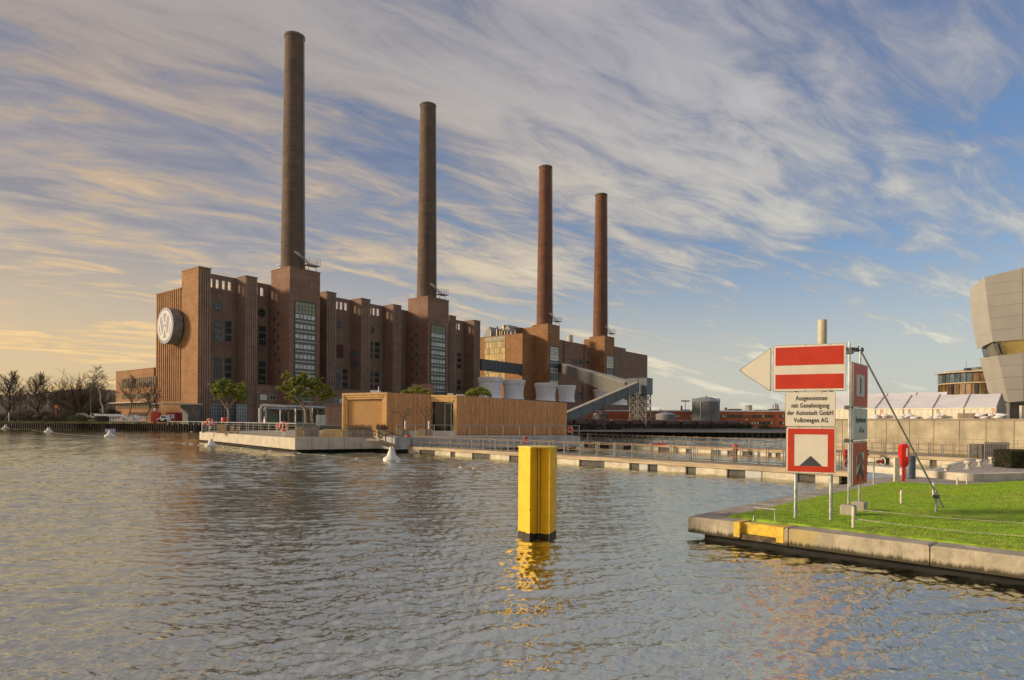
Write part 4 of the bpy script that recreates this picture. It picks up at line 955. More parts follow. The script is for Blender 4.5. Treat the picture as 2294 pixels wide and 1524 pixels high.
def railing(parent, pts, z, h=1.15, step=1.6, wires=4, ins=.12, name='railing', top_r=.045):
    """top rail + wires as one part, each post a part"""
    pm = MB().box(-.02, .02, -.02, .02, 0, h).mesh('post', RAILM); mb = MB()
    for a, b in zip(pts[:-1], pts[1:]):
        a, b = Vector((a[0], a[1], 0)), Vector((b[0], b[1], 0)); mb.tube([(a.x, a.y, z + h), (b.x, b.y, z + h)], top_r, 6)
        for k in range(wires): zz = z + h * (k + 1) / (wires + 1); mb.bar((a.x, a.y, zz), (b.x, b.y, zz), .016)
        n = max(1, round((b - a).length / step))
        for i in range(n + (1 if b == Vector((pts[-1][0], pts[-1][1], 0)) else 0)): p = a + (b - a) * i / n; link('post', pm, parent, loc=(p.x, p.y, z), rz=math.atan2(b.y-a.y, b.x-a.x))
    mb.build(name, RAILM, parent)
def inset(p, k=.014): return (p[0] + (cxm - p[0]) * k, p[1] + (cym - p[1]) * k)
jj = inset(poly[1]); kk = inset(poly[2])
mid_ = (jj[0] + (kk[0] - jj[0]) * .28, jj[1] + (kk[1] - jj[1]) * .28)
railing(PLT, [inset(poly[5]), inset(poly[0]), jj, mid_], ZP, 1.35, 2.6)
railing(PLT, [mid_, (jj[0] + (kk[0] - jj[0]) * .98, jj[1] + (kk[1] - jj[1]) * .98)], ZP, .95, 3.4, 1, top_r=.02)
# side cleats and joints on the hull
mb = MB()
for i in range(1, 5):
    p = Vector(poly[0]) + (Vector(poly[1]) - Vector(poly[0])) * i / 5; q = Vector(poly[1]) + (Vector(poly[2]) - Vector(poly[1])) * i / 5
    dn = (Vector(poly[1]) - Vector(poly[0])).normalized(); mb.box(q.x - .012, q.x + .012, q.y - .01, q.y + .05, .33, ZP - .02)
mb.build('joint', CONC_D, PLT, kind='stuff')
def on(px, py, z=ZP): return gr(px, py, z)
def planter(x0, x1, ybase, ytop, lab, m=SAND, z=ZP, depth=1.1, cat='planter', name='planter', grass=False, m2=None, D=None, slats='v', group=None):
    a, b = (gr(x0, ybase, z), gr(x1, ybase, z)) if D is None else (at(x0, ybase, D), at(x1, ybase, D))
    h = (ybase - ytop) / FPX * a.y; w = (b - a).length
    t = thing(name, lab, cat, (a.x, a.y, z + .035), math.atan2(b.y - a.y, b.x - a.x), group)
    if slats == 'v':
        k = max(3, int(w / .16)); sm = MB().box(.01, w / k - .01, -.03, .03, 0, h).mesh('slat', m)
        if w / k * FPX / a.y > 7:
            for i in range(k): link('slat', sm, t, loc=(w * i / k, 0, 0))
        else:
            mb = MB()
            for i in range(k): mb.box(w*i/k + .01, w*(i+1)/k - .01, -.03 - .004 * (i % 3), .03, 0, h)
            mb.build('front_boards', m, t)
    else:
        mb = MB(); k = max(3, int(h / .13))
        for i in range(k): mb.box(0, w, -.03 - .004 * (i % 2), .03, h*i/k + .01, h*(i+1)/k - .008)
        mb.build('front_boards', m, t)
    MB().box(.01, w - .01, .031, depth, 0, h - .06).build('box', m2 or m, t)
    if grass: tuft(t, w, depth, h)
    return t, w, h
DRY = mat('dry_grass', (0.20, 0.13, 0.06), .9, .25, 6.0)
def tuft(parent, w, d, z0, n=420, hh=.55, m=None, name='grasses'):
    r = random.Random(int(w * 1000)); mb = MB()
    for i in range(n):
        x, y = r.uniform(.05, w - .05), r.uniform(.08, d - .05); h = hh * r.uniform(.4, 1.2); lx, ly = r.gauss(0, .14), r.gauss(0, .14); q = .012
        mb.add([(x - q, y, z0 - .08), (x + q, y, z0 - .08), (x + lx * .5 + q*.6, y + ly * .5, z0 + h * .6), (x + lx, y + ly, z0 + h)], [(0, 1, 2), (0, 2, 3)])
    mb.build(name, m or DRY, parent)
planter(487, 505, 971.5, 951, 'pale timber box planter beside the left life ring, leftmost on the platform')
planter(515, 524.5, 971.5, 955, 'small pale timber crate right of the leftmost planter', depth=.8)
planter(528.5, 536.5, 972, 957, 'small timber crate with plum side near the left railing', depth=.8)
planter(661, 680, 979, 956.5, 'sunlit timber planter just behind the platform corner', slats='h')
planter(681, 714, 979, 957, 'grey slatted timber planter with shaded front at the middle of the platform', GREYW)
planter(766, 776, 980, 963, 'pale end box of the grass planter on the right of the platform', depth=1.3)
planter(777, 835, 980, 963.5, 'long grey timber planter with dry reddish grasses on the platform', GREYW, depth=1.3, grass=True)
planter(845, 869, 981, 964, 'timber planter next to the wooden ramp at the right end of the platform', slats='h', grass=True)
# stacked timber sun bench
a, b = gr(716, 979.5, ZP), gr(767, 979.5, ZP); w = (b - a).length
BN = thing('timber_bench', 'long low stack of pale timber beams used as a bench', 'bench', (a.x, a.y, ZP + .035))
for i, (x0, x1, h0, h1) in enumerate(((0, w, 0, .12), (.1, w, .13, .34), (.35, w - .1, .35, .55), (.2, w - .2, .56, .76))): MB().box(x0, x1, i * .12, 1.4, h0, h1).build('beam', SAND, BN)
# life rings
def lifering(px, pyc, D, rpx, lab, rz=0.5, drop=True, zfoot=None):
    p = at(px, pyc, D); r = rpx / FPX * D; zf = ZP if zfoot is None else zfoot
    t = thing('life_ring', lab, 'life ring', (p.x, p.y, p.z), rz, 'orange life rings on their posts')
    MB().torus((0, 0, 0), r * .78, r * .24, 'y', 28, 10).build('ring', ORANGE, t, smooth=True)
    mb = MB()
    for a in (45, 135, 225, 315):
        c = (r*.78*math.cos(rad(a)), 0, r*.78*math.sin(rad(a))); mb.box(c[0]-r*.09, c[0]+r*.09, -r*.27, r*.27, c[2]-r*.26, c[2]+r*.26)
    mb.build('band', WHITEP, t)
    MB().box(-.03, .03, r*.3, r*.3 + .06, zf - p.z, r * .9).build('post', RAILM, t)
    if drop: MB().tube([(-.1, -.05, -r*.5), (-.15, -.06, -r*1.3), (.0, -.06, -r*1.75), (.12, -.05, -r*1.2), (.08, -.05, -r*.6)], .05, 5).build('rope', WHITEP, t)
da = (gr(450, 968, ZP).y)
lifering(470.5, 945.5, 83, 8.5, 'orange life ring on the railing at the left end of the platform', 1.0)
lifering(636, 955.5, 64.5, 11.5, 'orange life ring with white cords hung on the railing near the platform corner', .9)
lifering(621, 954.5, 84, 5, 'small looking orange life ring at the back of the platform', .9, False)
lifering(1278, 963, 74, 8, 'orange life ring mounted at the far end wall of the wooden pavilion', -.9, False, 1.6)
p = gr(455.5, 969.5, ZP); LT = thing('bollard_light', 'short grey bollard lamp with amber top inside the platform railing', 'lamp', (p.x, p.y, ZP))
MB().lathe([(.2, 0), (.2, 1.0)], 14).build('post', GAL, LT); MB().lathe([(.17, 1.0), (.17, 1.28), (.08, 1.35)], 14).build('lamp_cap', mat('amber', (0.85, 0.42, 0.03), .4), LT)
p = at(504, 941, 97); MB().lathe([(.05,-1.4),(.05,-.35),(.5,-.33),(.55,0),(.5,.33),(.05,.35)], 16).build('beacon', RED, label='round dark red beacon standing at the back of the platform', cat='beacon', loc=p)

# ------------------------------------------------------------------ second float with the wooden pavilion
ZV = 1.55
P1, P2, P3, P4, P5 = [Vector((ray(px, 940)[0] * D, D, 0)) for px, D in ((768.5, 71.3), (868.5, 70), (966, 71.6), (1024, 70.6), (1269.5, 77.5))]
def ztop(px, py, p): return at(px, py, p.y).z
zt1, zt2, zt3, zt4, zt5 = ztop(768, 881.5, P1), ztop(868, 879.5, P2), ztop(966, 885, P3), ztop(1024, 886, P4), ztop(1270, 903, P5)
VF = thing('pavilion_float', 'long grey concrete float with thin railing that carries the wooden pavilion', 'floating platform', (P2.x, P2.y, 0))
def rv(p): return (p.x - P2.x, p.y - P2.y)
q1, q2, q3, q4 = gr(868, 981, ZV), gr(1165, 978, ZV), gr(1310, 981, ZV - .1), None
f0 = Vector((P1.x - 1, P1.y - .8, 0)); f1 = Vector((ray(884, 980)[0]*62, 62, 0)); f2 = Vector((ray(1300, 980)[0]*72.5, 72.5, 0)); f3 = f2 + Vector((-2, 9, 0)); f4 = Vector((P1.x, P1.y + 12, 0))
polyV = [rv(p) for p in (f0, f1, f2, f3, f4)]
cvx = sum(p[0] for p in polyV) / 5; cvy = sum(p[1] for p in polyV) / 5
MB().prism(polyV, .35, ZV).build('hull', mat('float_grey', (0.40, 0.39, 0.37), .85, .08, .8, .2, 12, streaks=.35), VF)
MB().prism([(x + (cvx - x) * .03, y + (cvy - y) * .03) for x, y in polyV], -.6, .35).build('float', DARK, VF)
ra_, rb2 = Vector(polyV[1]) + Vector((.15, .15)), Vector(polyV[2]) + Vector((-.1, .15))
railing(VF, [tuple(ra_), tuple(rb2)], ZV, 1.15, 1.9, 0, top_r=.035)
# wooden pavilion
LARCH = mat('larch', (0.57, 0.285, 0.115), .7, .12, 2.0, .25, 14, streaks=.25, stretch=(5, 5, .5)); LARCHL = mat('larch_pale', (0.70, 0.42, 0.15), .65, .08, 2.0, .15, 10)
LARCHD = mat('larch_brown', (0.52, 0.255, 0.10), .7, .12, 2.0, .25, 14, streaks=.3, stretch=(5, 5, .5)); BLIND = mat('blind', (0.56, 0.31, 0.115), .8, .03, 1.0)
PV = thing('wooden_pavilion', 'modern timber-clad pavilion with slanting roof edge and a dark glazed entrance between its two volumes', 'pavilion', (P2.x, P2.y, ZV))
def wallseg(a, b, za, zb, z0=0.0, th=.3):
    """returns local frame funcs for a wall from a to b (world) with top za..zb"""
    a2, b2 = Vector((*rv(a), 0)), Vector((*rv(b), 0)); d = b2 - a2; l = d.length; d.normalize(); n = Vector((d.y, -d.x, 0))
    return a2, d, n, l
def boards(a, b, za, zb, parent, name='cladding'):
    a2, d, n, l = wallseg(a, b, za, zb); k = int(l / .145); mb = MB(); rr_ = random.Random(int(l * 77))
    for i in range(k):
        u0, u1 = l * i / k, l * (i + 1) / k - .012; o = rr_.uniform(.02, .04); zz0, zz1 = za + (zb-za)*u0/l - ZV, za + (zb-za)*u1/l - ZV
        mb.m = rr_.choice((0, 0, 1, 2)) ; p = a2 + d*u0; q = a2 + d*u1; p1 = p + n*o; q1 = q + n*o
        mb.add([(p1.x,p1.y,.05),(q1.x,q1.y,.05),(q.x,q.y,.05),(p.x,p.y,.05),(p1.x,p1.y,zz0),(q1.x,q1.y,zz1),(q.x,q.y,zz1),(p.x,p.y,zz0)], [(0,3,2,1),(4,5,6,7),(0,1,5,4),(1,2,6,5),(2,3,7,6),(3,0,4,7)])
    o_ = mb.build(name, [LARCH, LARCHD, LARCHM], parent); o_['kind'] = 'stuff'; return o_
LARCHM = mat('larch_mid', (0.60, 0.315, 0.13), .7, .12, 2.0, .25, 14, streaks=.2, stretch=(5, 5, .5))
boards(P2, P3, zt2, zt3, PV); boards(P4, P5, zt4, zt5, PV)
# cores (solid volumes behind cladding)
def core(pts, tops, name, m):
    n = len(pts); b = [(*rv(p), .02) for p in pts]; t = [(*rv(p), z - ZV - .05) for p, z in zip(pts, tops)]
    MB().add(b + t, [tuple(range(n-1,-1,-1)), tuple(range(n, 2*n))] + [(i, (i+1) % n, n+(i+1) % n, n+i) for i in range(n)]).build(name, m, PV)
bk = Vector((2.2, 8.5, 0)); g = .02
P1i = P1 + Vector((.15, .35, 0)); P2i = P2 + Vector((-.03, .30, 0))
core([P1i, P2i, P3 + Vector((0, .05, 0)), P3 + bk, P1 + bk], [zt1, zt2, zt3, zt3, zt1], 'wall', LARCHD)
core([P4 + Vector((-.02, .3, 0)), P5 + Vector((-.05, .03, 0)), P5 + Vector((.3, 8, 0)), P4 + bk], [zt4, zt5, zt5, zt4], 'wall', LARCHD)
# right end wall and flat roof trim
a2, d, n, l = wallseg(P1, P2, zt1, zt2)
def fr(mb, u0, u1, z0, z1, o0, o1, A=a2, Dv=d, Nv=n, slope=0.0):
    p = [A + Dv*u + Nv*o for u, o in ((u0, o1), (u1, o1), (u1, o0), (u0, o0))]
    mb.add([(v.x, v.y, z0 + slope*uu) for v, uu in zip(p, (u0, u1, u1, u0))] + [(v.x, v.y, z1 + slope*uu) for v, uu in zip(p, (u0, u1, u1, u0))], [(0,3,2,1),(4,5,6,7),(0,1,5,4),(1,2,6,5),(2,3,7,6),(3,0,4,7)])
Hh = zt1 - ZV; sl_ = (zt2 - zt1) / l
for k, (dd, oo) in enumerate(((0, .26), (.24, .20), (.48, .14))):   # stepped timber frame of the big window
    mb = MB(); e = .22
    fr(mb, dd, l - dd, Hh - dd - e, Hh - dd, -.3, oo, slope=sl_)
    mb.build('frame_board', LARCHL, PV)
    mb = MB(); fr(mb, dd * .8, dd * .8 + .18, .02, Hh - dd - e - .003, -.3, oo, slope=0); mb.build('frame_board', LARCHL, PV)
    mb = MB(); fr(mb, l - dd * .8 - .18, l - dd * .8, .02, Hh - dd - e - .003 + sl_ * l, -.3, oo); mb.build('frame_board', LARCHL, PV)
mb = MB(); fr(mb, .60, l - .60, .1, Hh - .71, -.25, -.05); mb.build('window_blind', BLIND, PV)
mb = MB(); fr(mb, .60, l - .60, Hh - .75, Hh - .71, -.04, .0); mb.build('lintel', FRAME, PV)
# entrance portal P3-P4
A4, D4, N4, l4 = wallseg(P3, P4, zt3, zt4); H4 = zt3 - ZV; s4 = (zt4 - zt3) / l4
for k, (dd, oo) in enumerate(((0, .14), (.26, .10), (.5, .06))):
    mb = MB(); fr(mb, 0, l4 - dd * .9, H4 - dd - .24, H4 - dd, -.3, oo, A4, D4, N4, s4); mb.build('frame_board', LARCHL, PV)
    mb = MB(); fr(mb, l4 - dd * .45 - .2, l4 - dd * .45, .02, H4 - dd - .245, -.3, oo, A4, D4, N4); mb.build('frame_board', LARCHL, PV)
mb = MB(); fr(mb, 0, l4 - .4, .05, H4 - .76, -.5, -.45, A4, D4, N4); mb.build('glass_door', GLASS_D, PV)
for u in (.48, .72):
    mb = MB(); fr(mb, l4 * u - .04, l4 * u + .04, .02, H4 - .78, -.44, -.36, A4, D4, N4); mb.build('door_frame', STEEL, PV)
mb = MB(); fr(mb, l4 * .55, l4 * .8, H4 - .95, H4 - .85, -.40, -.2, A4, D4, N4); mb.build('light', WHITE, PV)
# pale plinth below the entrance with white posts
pa0, pb0 = gr(905, 977, ZV), gr(1022, 978, ZV)
MB().box(0, (pb0 - pa0).x, -.05, .5, 0, .55).build('plinth', CONC_L, label='low pale concrete plinth wall in front of the pavilion entrance', cat='plinth', loc=(pa0.x, pa0.y - .2, ZV))
for px, lab in ((905, 'short white marker post left of the pavilion entrance'), (958.5, 'short white marker post right in front of the pavilion doors')):
    p = gr(px, 977, ZV); MB().lathe([(.09, 0), (.09, 1.5), (.05, 1.56)], 12).build('marker_post', WHITE, label=lab, cat='post', loc=(p.x, p.y + .8, ZV), smooth=True)
# wooden ramp
r0, r1 = gr(850, 984, ZP), gr(905, 1003, .5)
RP = thing('gangway', 'wooden gangway ramp leading from the platform down to the pontoon jetty', 'gangway', (r0.x, r0.y, 0))
dR = r1 - r0; dR.z = 0; nR = Vector((-dR.y, dR.x, 0)).normalized() * 1.4
mb = MB(); mb.add([(0,0,ZP-.15), (dR.x,dR.y,.42), (dR.x+nR.x,dR.y+nR.y,.42), (nR.x,nR.y,ZP-.15), (0,0,ZP), (dR.x,dR.y,.56), (dR.x+nR.x,dR.y+nR.y,.56), (nR.x,nR.y,ZP)], [(0,3,2,1),(4,5,6,7),(0,1,5,4),(1,2,6,5),(2,3,7,6),(3,0,4,7)]); mb.build('deck', WOODD, RP)
mb = MB(); 
for s in (0, 1):
    a = Vector((0,0,ZP+.95)) + nR*s; b = Vector((dR.x, dR.y, .55+.95)) + nR*s; mb.bar(a, b, .06); 
    for i in range(5): c = a + (b-a)*i/4; mb.bar(c, c - Vector((0,0,.95)), .05)
mb.build('handrail', STEELD, RP)

# ------------------------------------------------------------------ pontoon jetties
JW = mat('jetty_wood', (0.40, 0.31, 0.20), .8, .15, 1.2, .2, 8, stretch=(.4, 6, 6), dirt=(0.16, 0.13, 0.09))
FLOATC = mat('float_concrete', (0.56, 0.50, 0.38), .85, .1, 1.4, .2, 10, streaks=.25, dirt=(0.22, 0.18, 0.10)); ROPE = mat('rope', (0.34, 0.22, 0.14), .9)
POSTM = mat('jetty_post', (0.12, 0.125, 0.125), .5, .1, 3, metal=.3)
def jetty(name, A, B, width, zd, floats, lab, side=1, rail=True, step=1.55, whites=(), t_rail=(0, 1)):
    J = Frame(A.x, A.y, B.x - A.x, B.y - A.y); Lj = math.hypot(B.x - A.x, B.y - A.y)
    t = thing(name, lab, 'jetty', (A.x, A.y, 0), J.rz)
    nb = int(Lj / 2.4); bm = MB().box(.01, Lj / nb - .01, 0.02, width - .02, zd - .07, zd).mesh('deck_boards', JW)
    for i in range(nb): link('deck_boards', bm, t, loc=(Lj * i / nb, 0, 0))
    for y in (0, width): MB().box(0, Lj, y - .06, y + .06, zd - .24, zd + .02).build('edge_beam', JW, t)
    MB().box(0, Lj, .35, width - .35, zd - .5, zd - .08).build('frame', DARK, t)
    for (pa, pb) in floats:
        xa, _ = J.front(pa, 1020, 0); xb, _ = J.front(pb, 1020, 0)
        MB().bevbox(xa, xb, 0.03, width - .03, -.35, zd - .245, .03).build('concrete_float', FLOATC if (pa, pb) not in whites else FLOATW, t)
    prev = None
    for (pa, pb), (pc, pd) in zip(floats[:-1], floats[1:]):
        xa, _ = J.front(pb, 1020, 0); xb, _ = J.front(pc, 1020, 0)
        if xb > xa + .1: MB().box(xa + .01, xb - .01, .16, width - .16, -.35, zd - .25).build('gap_beam', CONC_K, t)  # set-back box beam darkening the shaded hollow between floats
    if rail:
        pm = MB().box(-.022, .022, -.022, .022, 0, 1.0).box(.10, .144, -.022, .022, 0, 1.0).box(-.02, .14, -.02, .02, .02, .06).mesh('post', POSTM)
        n = int(Lj * (t_rail[1] - t_rail[0]) / step); x0 = Lj * t_rail[0]
        for y in (.12, width - .12):
            for i in range(n + 1): link('post', pm, t, loc=(x0 + i * step, y, zd))
            for hz, nm, mm, sag in ((.98, 'rope', ROPE, .07), (.52, 'rope', ROPE, .07), (.12, 'rail', POSTM, 0)):
                mb = MB(); pts = []
                for i in range(n):
                    for q in range(4 if sag else 1): u = q / 4; pts.append((x0 + (i + u) * step, y, zd + hz - sag * 4 * u * (1 - u)))
                pts.append((x0 + n * step, y, zd + hz)); mb.tube(pts, .018 if sag else .022, 4, caps=False); mb.build(nm, mm, t)
    return t, J, Lj
FLOATW = mat('float_grey_pale', (0.46, 0.46, 0.44), .7, .08, 2, dirt=(0.25, 0.23, 0.18))
CONC_K = mat('hollow_dark', (0.07, 0.065, 0.055), .7, .2, 1.5, streaks=.4)  # near-black: the hollow's shade put into the colour
jA, jB = gr(845, 1009.7), gr(1905, 1085)
flF = [(846, 875.5), (906, 939), (973, 1008.6), (1019, 1057), (1097, 1140), (1180, 1215), (1247, 1297), (1353, 1409.5), (1431, 1451), (1472, 1536), (1558, 1628.4), (1669, 1706), (1707.5, 1785), (1826, 1880)]
jetty('pontoon_jetty', jA, jB, 2.3, .62, flF, 'near pontoon jetty with rope railings and concrete floats from platform to lawn', whites=((1431, 1451), (1669, 1706)))
jC, jD = gr(1283, 999), gr(1768, 1025.5)
flB = [(1284, 1308), (1316, 1338), (1363, 1395), (1414, 1474), (1499, 1536), (1549, 1561), (1562, 1594), (1614, 1629), (1650, 1664), (1684, 1699), (1700, 1720), (1728, 1737), (1748, 1767)]
jetty('pontoon_jetty', jC, jD, 2.6, .62, flB, 'farther pontoon jetty with mooring floats crossing the basin behind the near one', whites=((1549, 1561), (1614, 1629), (1684, 1699)), step=1.7)
jE, jF = jD + Vector((.2, -.2, 0)), gr(2190, 1047)
jetty('pontoon_jetty', jE, jF, 2.4, .62, [(1775, 1850), (1858, 1902), (1915, 1975), (1992, 2083), (2098, 2185)], 'pontoon jetty stretch behind the signs, below the long concrete wall', step=1.7)
# small dinghy like float and red mooring posts
def redpost(px, y1, y0, D, lab, w=.35):
    p = at(px, y0, D); h = (y0 - y1) / FPX * D; t = thing('mooring_post', lab, 'mooring post', (p.x, p.y, p.z)); r = w / 2
    MB().tube([(0, 0, -p.z - .5), (0, 0, h)], r, 10).build('post', RUST, t, smooth=True)
    MB().lathe([(r + .12, h*.45), (r + .12, h*.6), (r + .02, h*.62)], 12).lathe([(r + .1, h - .15), (r + .1, h)], 12).build('collar', RED, t)
RUST = mat('rusty_red', (0.22, 0.045, 0.03), .75, .2, 3, dirt=(0.09, 0.04, 0.03))
redpost(914, 975, 1003, 63, 'rusty red mooring post at the foot of the gangway'); redpost(1177, 979, 1002, 66, 'rusty red mooring post behind the yellow pile'); redpost(1647, 997, 1019, 62, 'dark red mooring post on the far jetty left of the signs', .4)
redpost(1894, 1007, 1030, 52, 'red mooring post on the left behind the side-on sign'); redpost(1938.5, 1008, 1030, 52, 'red mooring post on the right behind the side-on sign')
p = at(1476, 997, 70); MB().bevbox(-.9, .9, -.3, .3, 0, .22, .06).build('rescue_board', RED, label='flat red rescue board lying on the far jetty', cat='rescue board', loc=(p.x, p.y, .66))
# lighting mast/steel dolphin behind the signs
p = gr(1840, 1048, 0); PM = thing('steel_pile', 'tall cream-coloured round steel mooring pile rising behind the arrow sign', 'pile', (p.x, p.y, 0))
h = at(1840, 718, p.y).z; MB().lathe([(.30, -1), (.30, h)], 28).build('tube', mat('cream_paint', (0.50, 0.45, 0.32), .55, .08, 1.5, streaks=.15), PM, smooth=True); MB().lathe([(.305, h - .02), (.305, h + .03), (.02, h + .05)], 28).build('cap', CONC_L, PM)

# ------------------------------------------------------------------ yellow pile
YP = mat('yellow_paint', (0.82, 0.48, 0.008), .55, .05, 3.0, dirt=(0.42, 0.24, 0.02), dirtamt=.4, streaks=.35)
pc = gr(1204, 1204); Dp = pc.y; k = Dp / FPX
YL = thing('yellow_pile', 'thick bright yellow steel sheet pile dolphin standing in the water at centre', 'pile', (pc.x, pc.y, 0))
ox = lambda px: (px - 1204) * k
# plan outline (x from px, y depth offset)
out = [(ox(1160.5), .22), (ox(1160.5), .05), (ox(1185.5), -.42), (ox(1201.0), -.14), (ox(1202.0), -.14), (ox(1202.0), -.05), (ox(1203.8), -.05), (ox(1203.8), -.17), (ox(1207.8), -.17), (ox(1207.8), -.05), (ox(1209.8), -.05), (ox(1209.8), -.17), (ox(1211.5), -.17), (ox(1229.0), -.40), (ox(1246), .02), (ox(1246), .25), (ox(1232), .55), (ox(1206), .38), (ox(1200), .38), (ox(1178), .6)]
zt = at(1204, 1003, Dp).z; zd = .13
n = len(out)
def ringp(z, s=1.0): return [(x * s, y * s, z) for x, y in out]
zs = [-.8, zd + 0.0, zt]
mb = MB(); mb.add(ringp(zd) + ringp(zt), [(i, (i+1) % n, n+(i+1) % n, n+i) for i in range(n)]); mb.build('sheet', YP, YL)
mb = MB(); rz_ = random.Random(2); sub = []
for i in range(n):
    a, b = out[i], out[(i+1) % n]; kk_ = max(1, int(math.hypot(b[0]-a[0], b[1]-a[1]) / .05))
    for q in range(kk_): u = q / kk_; sub.append((a[0] + (b[0]-a[0]) * u, a[1] + (b[1]-a[1]) * u))
ns = len(sub); b_ = [(x*1.006, y*1.006, -.8) for x, y in sub]; t_ = [(x*1.006, y*1.006, zd - .02 + rz_.uniform(0, .05) + .04*math.sin(i*.17)) for i, (x, y) in enumerate(sub)]
mb.add(b_ + t_, [(i, (i+1) % ns, ns+(i+1) % ns, ns+i) for i in range(ns)]); mb.build('waterline_band', mat('algae_black', (0.030, 0.024, 0.014), .6, .3, 8, dirt=(0.09, 0.06, 0.02)), YL)
pts = [(ox(1160) + .0, .2)]
cap = [(ox(1159.5), .25), (ox(1159.5), .0), (ox(1186), -.45), (ox(1229), -.40), (ox(1247), .0), (ox(1247), .28), (ox(1232), .6), (ox(1178), .64)]
MB().prism(cap, zt + .003, zt + .035).build('cap_plate', mat('yellow_cap', (0.78, 0.58, 0.10), .5, .08, 4), YL)
for px in (1185.7,): MB().tube([(ox(px) , -.425, .75), (ox(px), -.425, .79)], .012, 6).build('bolt', DARK, YL)

# ------------------------------------------------------------------ buoys
BW = mat('buoy_white', (0.68, 0.65, 0.58), .55, .1, 3, dirt=(0.25, 0.20, 0.13))
def buoy(px, py, wpx, hpx, lab):
    p = gr(px, py); r = wpx / 2 / FPX * p.y; h = hpx / FPX * p.y
    t = thing('cone_buoy', lab, 'buoy', (p.x, p.y, 0), random.Random(int(px)).uniform(0, 3), 'white conical barrier buoys')
    MB().lathe([(r*.8, -.25), (r, .0), (r, h*.17), (r*.92, h*.24), (r*.60, h*.34), (r*.40, h*.62), (r*.28, h*.84), (r*.30, h*.86), (r*.27, h*.93), (r*.1, h*.94)], 28).build('body', BW, t, smooth=True)
    mb = MB()
    for s in (-1, 1): mb.tube([(s*r*.16, 0, h*.92), (s*r*.15, 0, h)], r*.06, 6)
    mb.build('lifting_eye', BW, t)
buoy(877, 1033, 37, 33, 'nearest and largest white cone buoy, right of the concrete platform'); buoy(473, 1000, 27, 17, 'white cone buoy in front of the platform\'s left corner')
buoy(246, 978.5, 22, 15, 'white cone buoy with a blue mark above it in open water'); buoy(109, 968.5, 17, 11, 'white cone buoy third from the left edge'); buoy(13, 961, 15, 10, 'white cone buoy at the far left edge of the water')
p = at(247, 965, gr(246, 978.5).y); MB().box(-.9, .9, -.02, .02, -.3, .3).tube([(0,0,-.3),(0,0,-1.6)], .04, 6).build('buoy_board', mat('board_blue', (0.30, 0.34, 0.46), .6), label='small pale blue board standing on the open-water cone buoy', cat='board', loc=p)
FLT = [(68, 963.5, 7), (100, 968, 5), (126, 971, 5), (161, 974, 5), (188, 975.5, 5), (207, 977.5, 5), (226, 978.5, 5), (277, 982.5, 6), (309, 985, 6), (342, 988.5, 6), (386, 992, 6), (414, 995, 7), (429, 996, 9), (503, 1003, 8), (543, 1005.5, 8), (605, 1011, 8), (671, 1016.5, 8), (727, 1022, 8), (800, 1028, 8), (893, 1034.5, 8), (1033, 1048.5, 11), (1050, 1049, 9), (1062, 1050, 8), (446, 999, 7), (429, 968, 5), (441, 972, 5)]
fb = MB().lathe([(.3, -.12), (.62, -.02), (.72, .10), (.6, .30), (.3, .40), (.1, .42)], 14).mesh('float_ball', BW, True)
fb2 = MB().lathe([(.3, -.12), (.62, -.02), (.72, .10), (.6, .30), (.3, .40), (.1, .42)], 14).mesh('float_ball', mat('float_dark', (0.12, 0.11, 0.10), .7), True)
descr = {386: 'small float left of the platform', 1050: 'orange-brown float between two white ones near the pile', 1033: 'white float, left one of the trio left of the yellow pile', 1062: 'white float, right one of the trio left of the yellow pile', 893: 'small white float touching the largest cone buoy', (429, 996): 'round white ball float standing higher than the others near the platform corner'}
for k_ in (429,): pass
for px, py, w in FLT:
    p = gr(px, py); s = w / 2 / FPX * p.y / .72
    dark = px < 350 or px == 441
    near_ = {68: 'just right of the far left cone buoy', 100: 'just left of the third cone buoy', 126: 'just right of the third cone buoy', 161: 'midway between the third and the open-water cone buoy', 188: 'a little right of midway to the open-water cone buoy', 207: 'second left of the open-water cone buoy', 226: 'directly left of the open-water cone buoy', 277: 'first right of the open-water cone buoy', 309: 'second right of the open-water cone buoy', 342: 'third right of the open-water cone buoy', 441: 'touching the left end of the platform', 429: 'near the far quay left of the platform',
        414: 'left beside the round float at the platform corner', 446: 'between the round float and the platform cone buoy', 503: 'first right of the platform cone buoy', 543: 'second right of the platform cone buoy', 605: 'in front of the middle of the platform face', 671: 'right below the platform corner', 727: 'below the left half of the grey platform face', 800: 'below the right half of the grey platform face'}
    lab = descr.get((px, py)) or descr.get(px) or ('small dark line float ' if dark else 'small white line float ') + near_[px]
    o = link('line_float', fb2 if dark else fb, None, lab, 'float', 'small floats of the barrier line', None, (p.x, p.y, 0)); o.scale = (s, s, s)
    if px == 1050:
        o.data = MB().tube([(-.7,0,.05),(.7,0,.05)], .42, 12).mesh('line_float', mat('float_tan', (0.45, 0.26, 0.10), .6), True)
mb = MB(); pts = [gr(px, py + .2) for px, py, w in FLT[:20]]; mb.tube([(p.x, p.y, .03) for p in pts], .03, 4, caps=False); mb.build('barrier_rope', CONC_D, label='thin dark rope joining the barrier floats across the water', cat='rope')
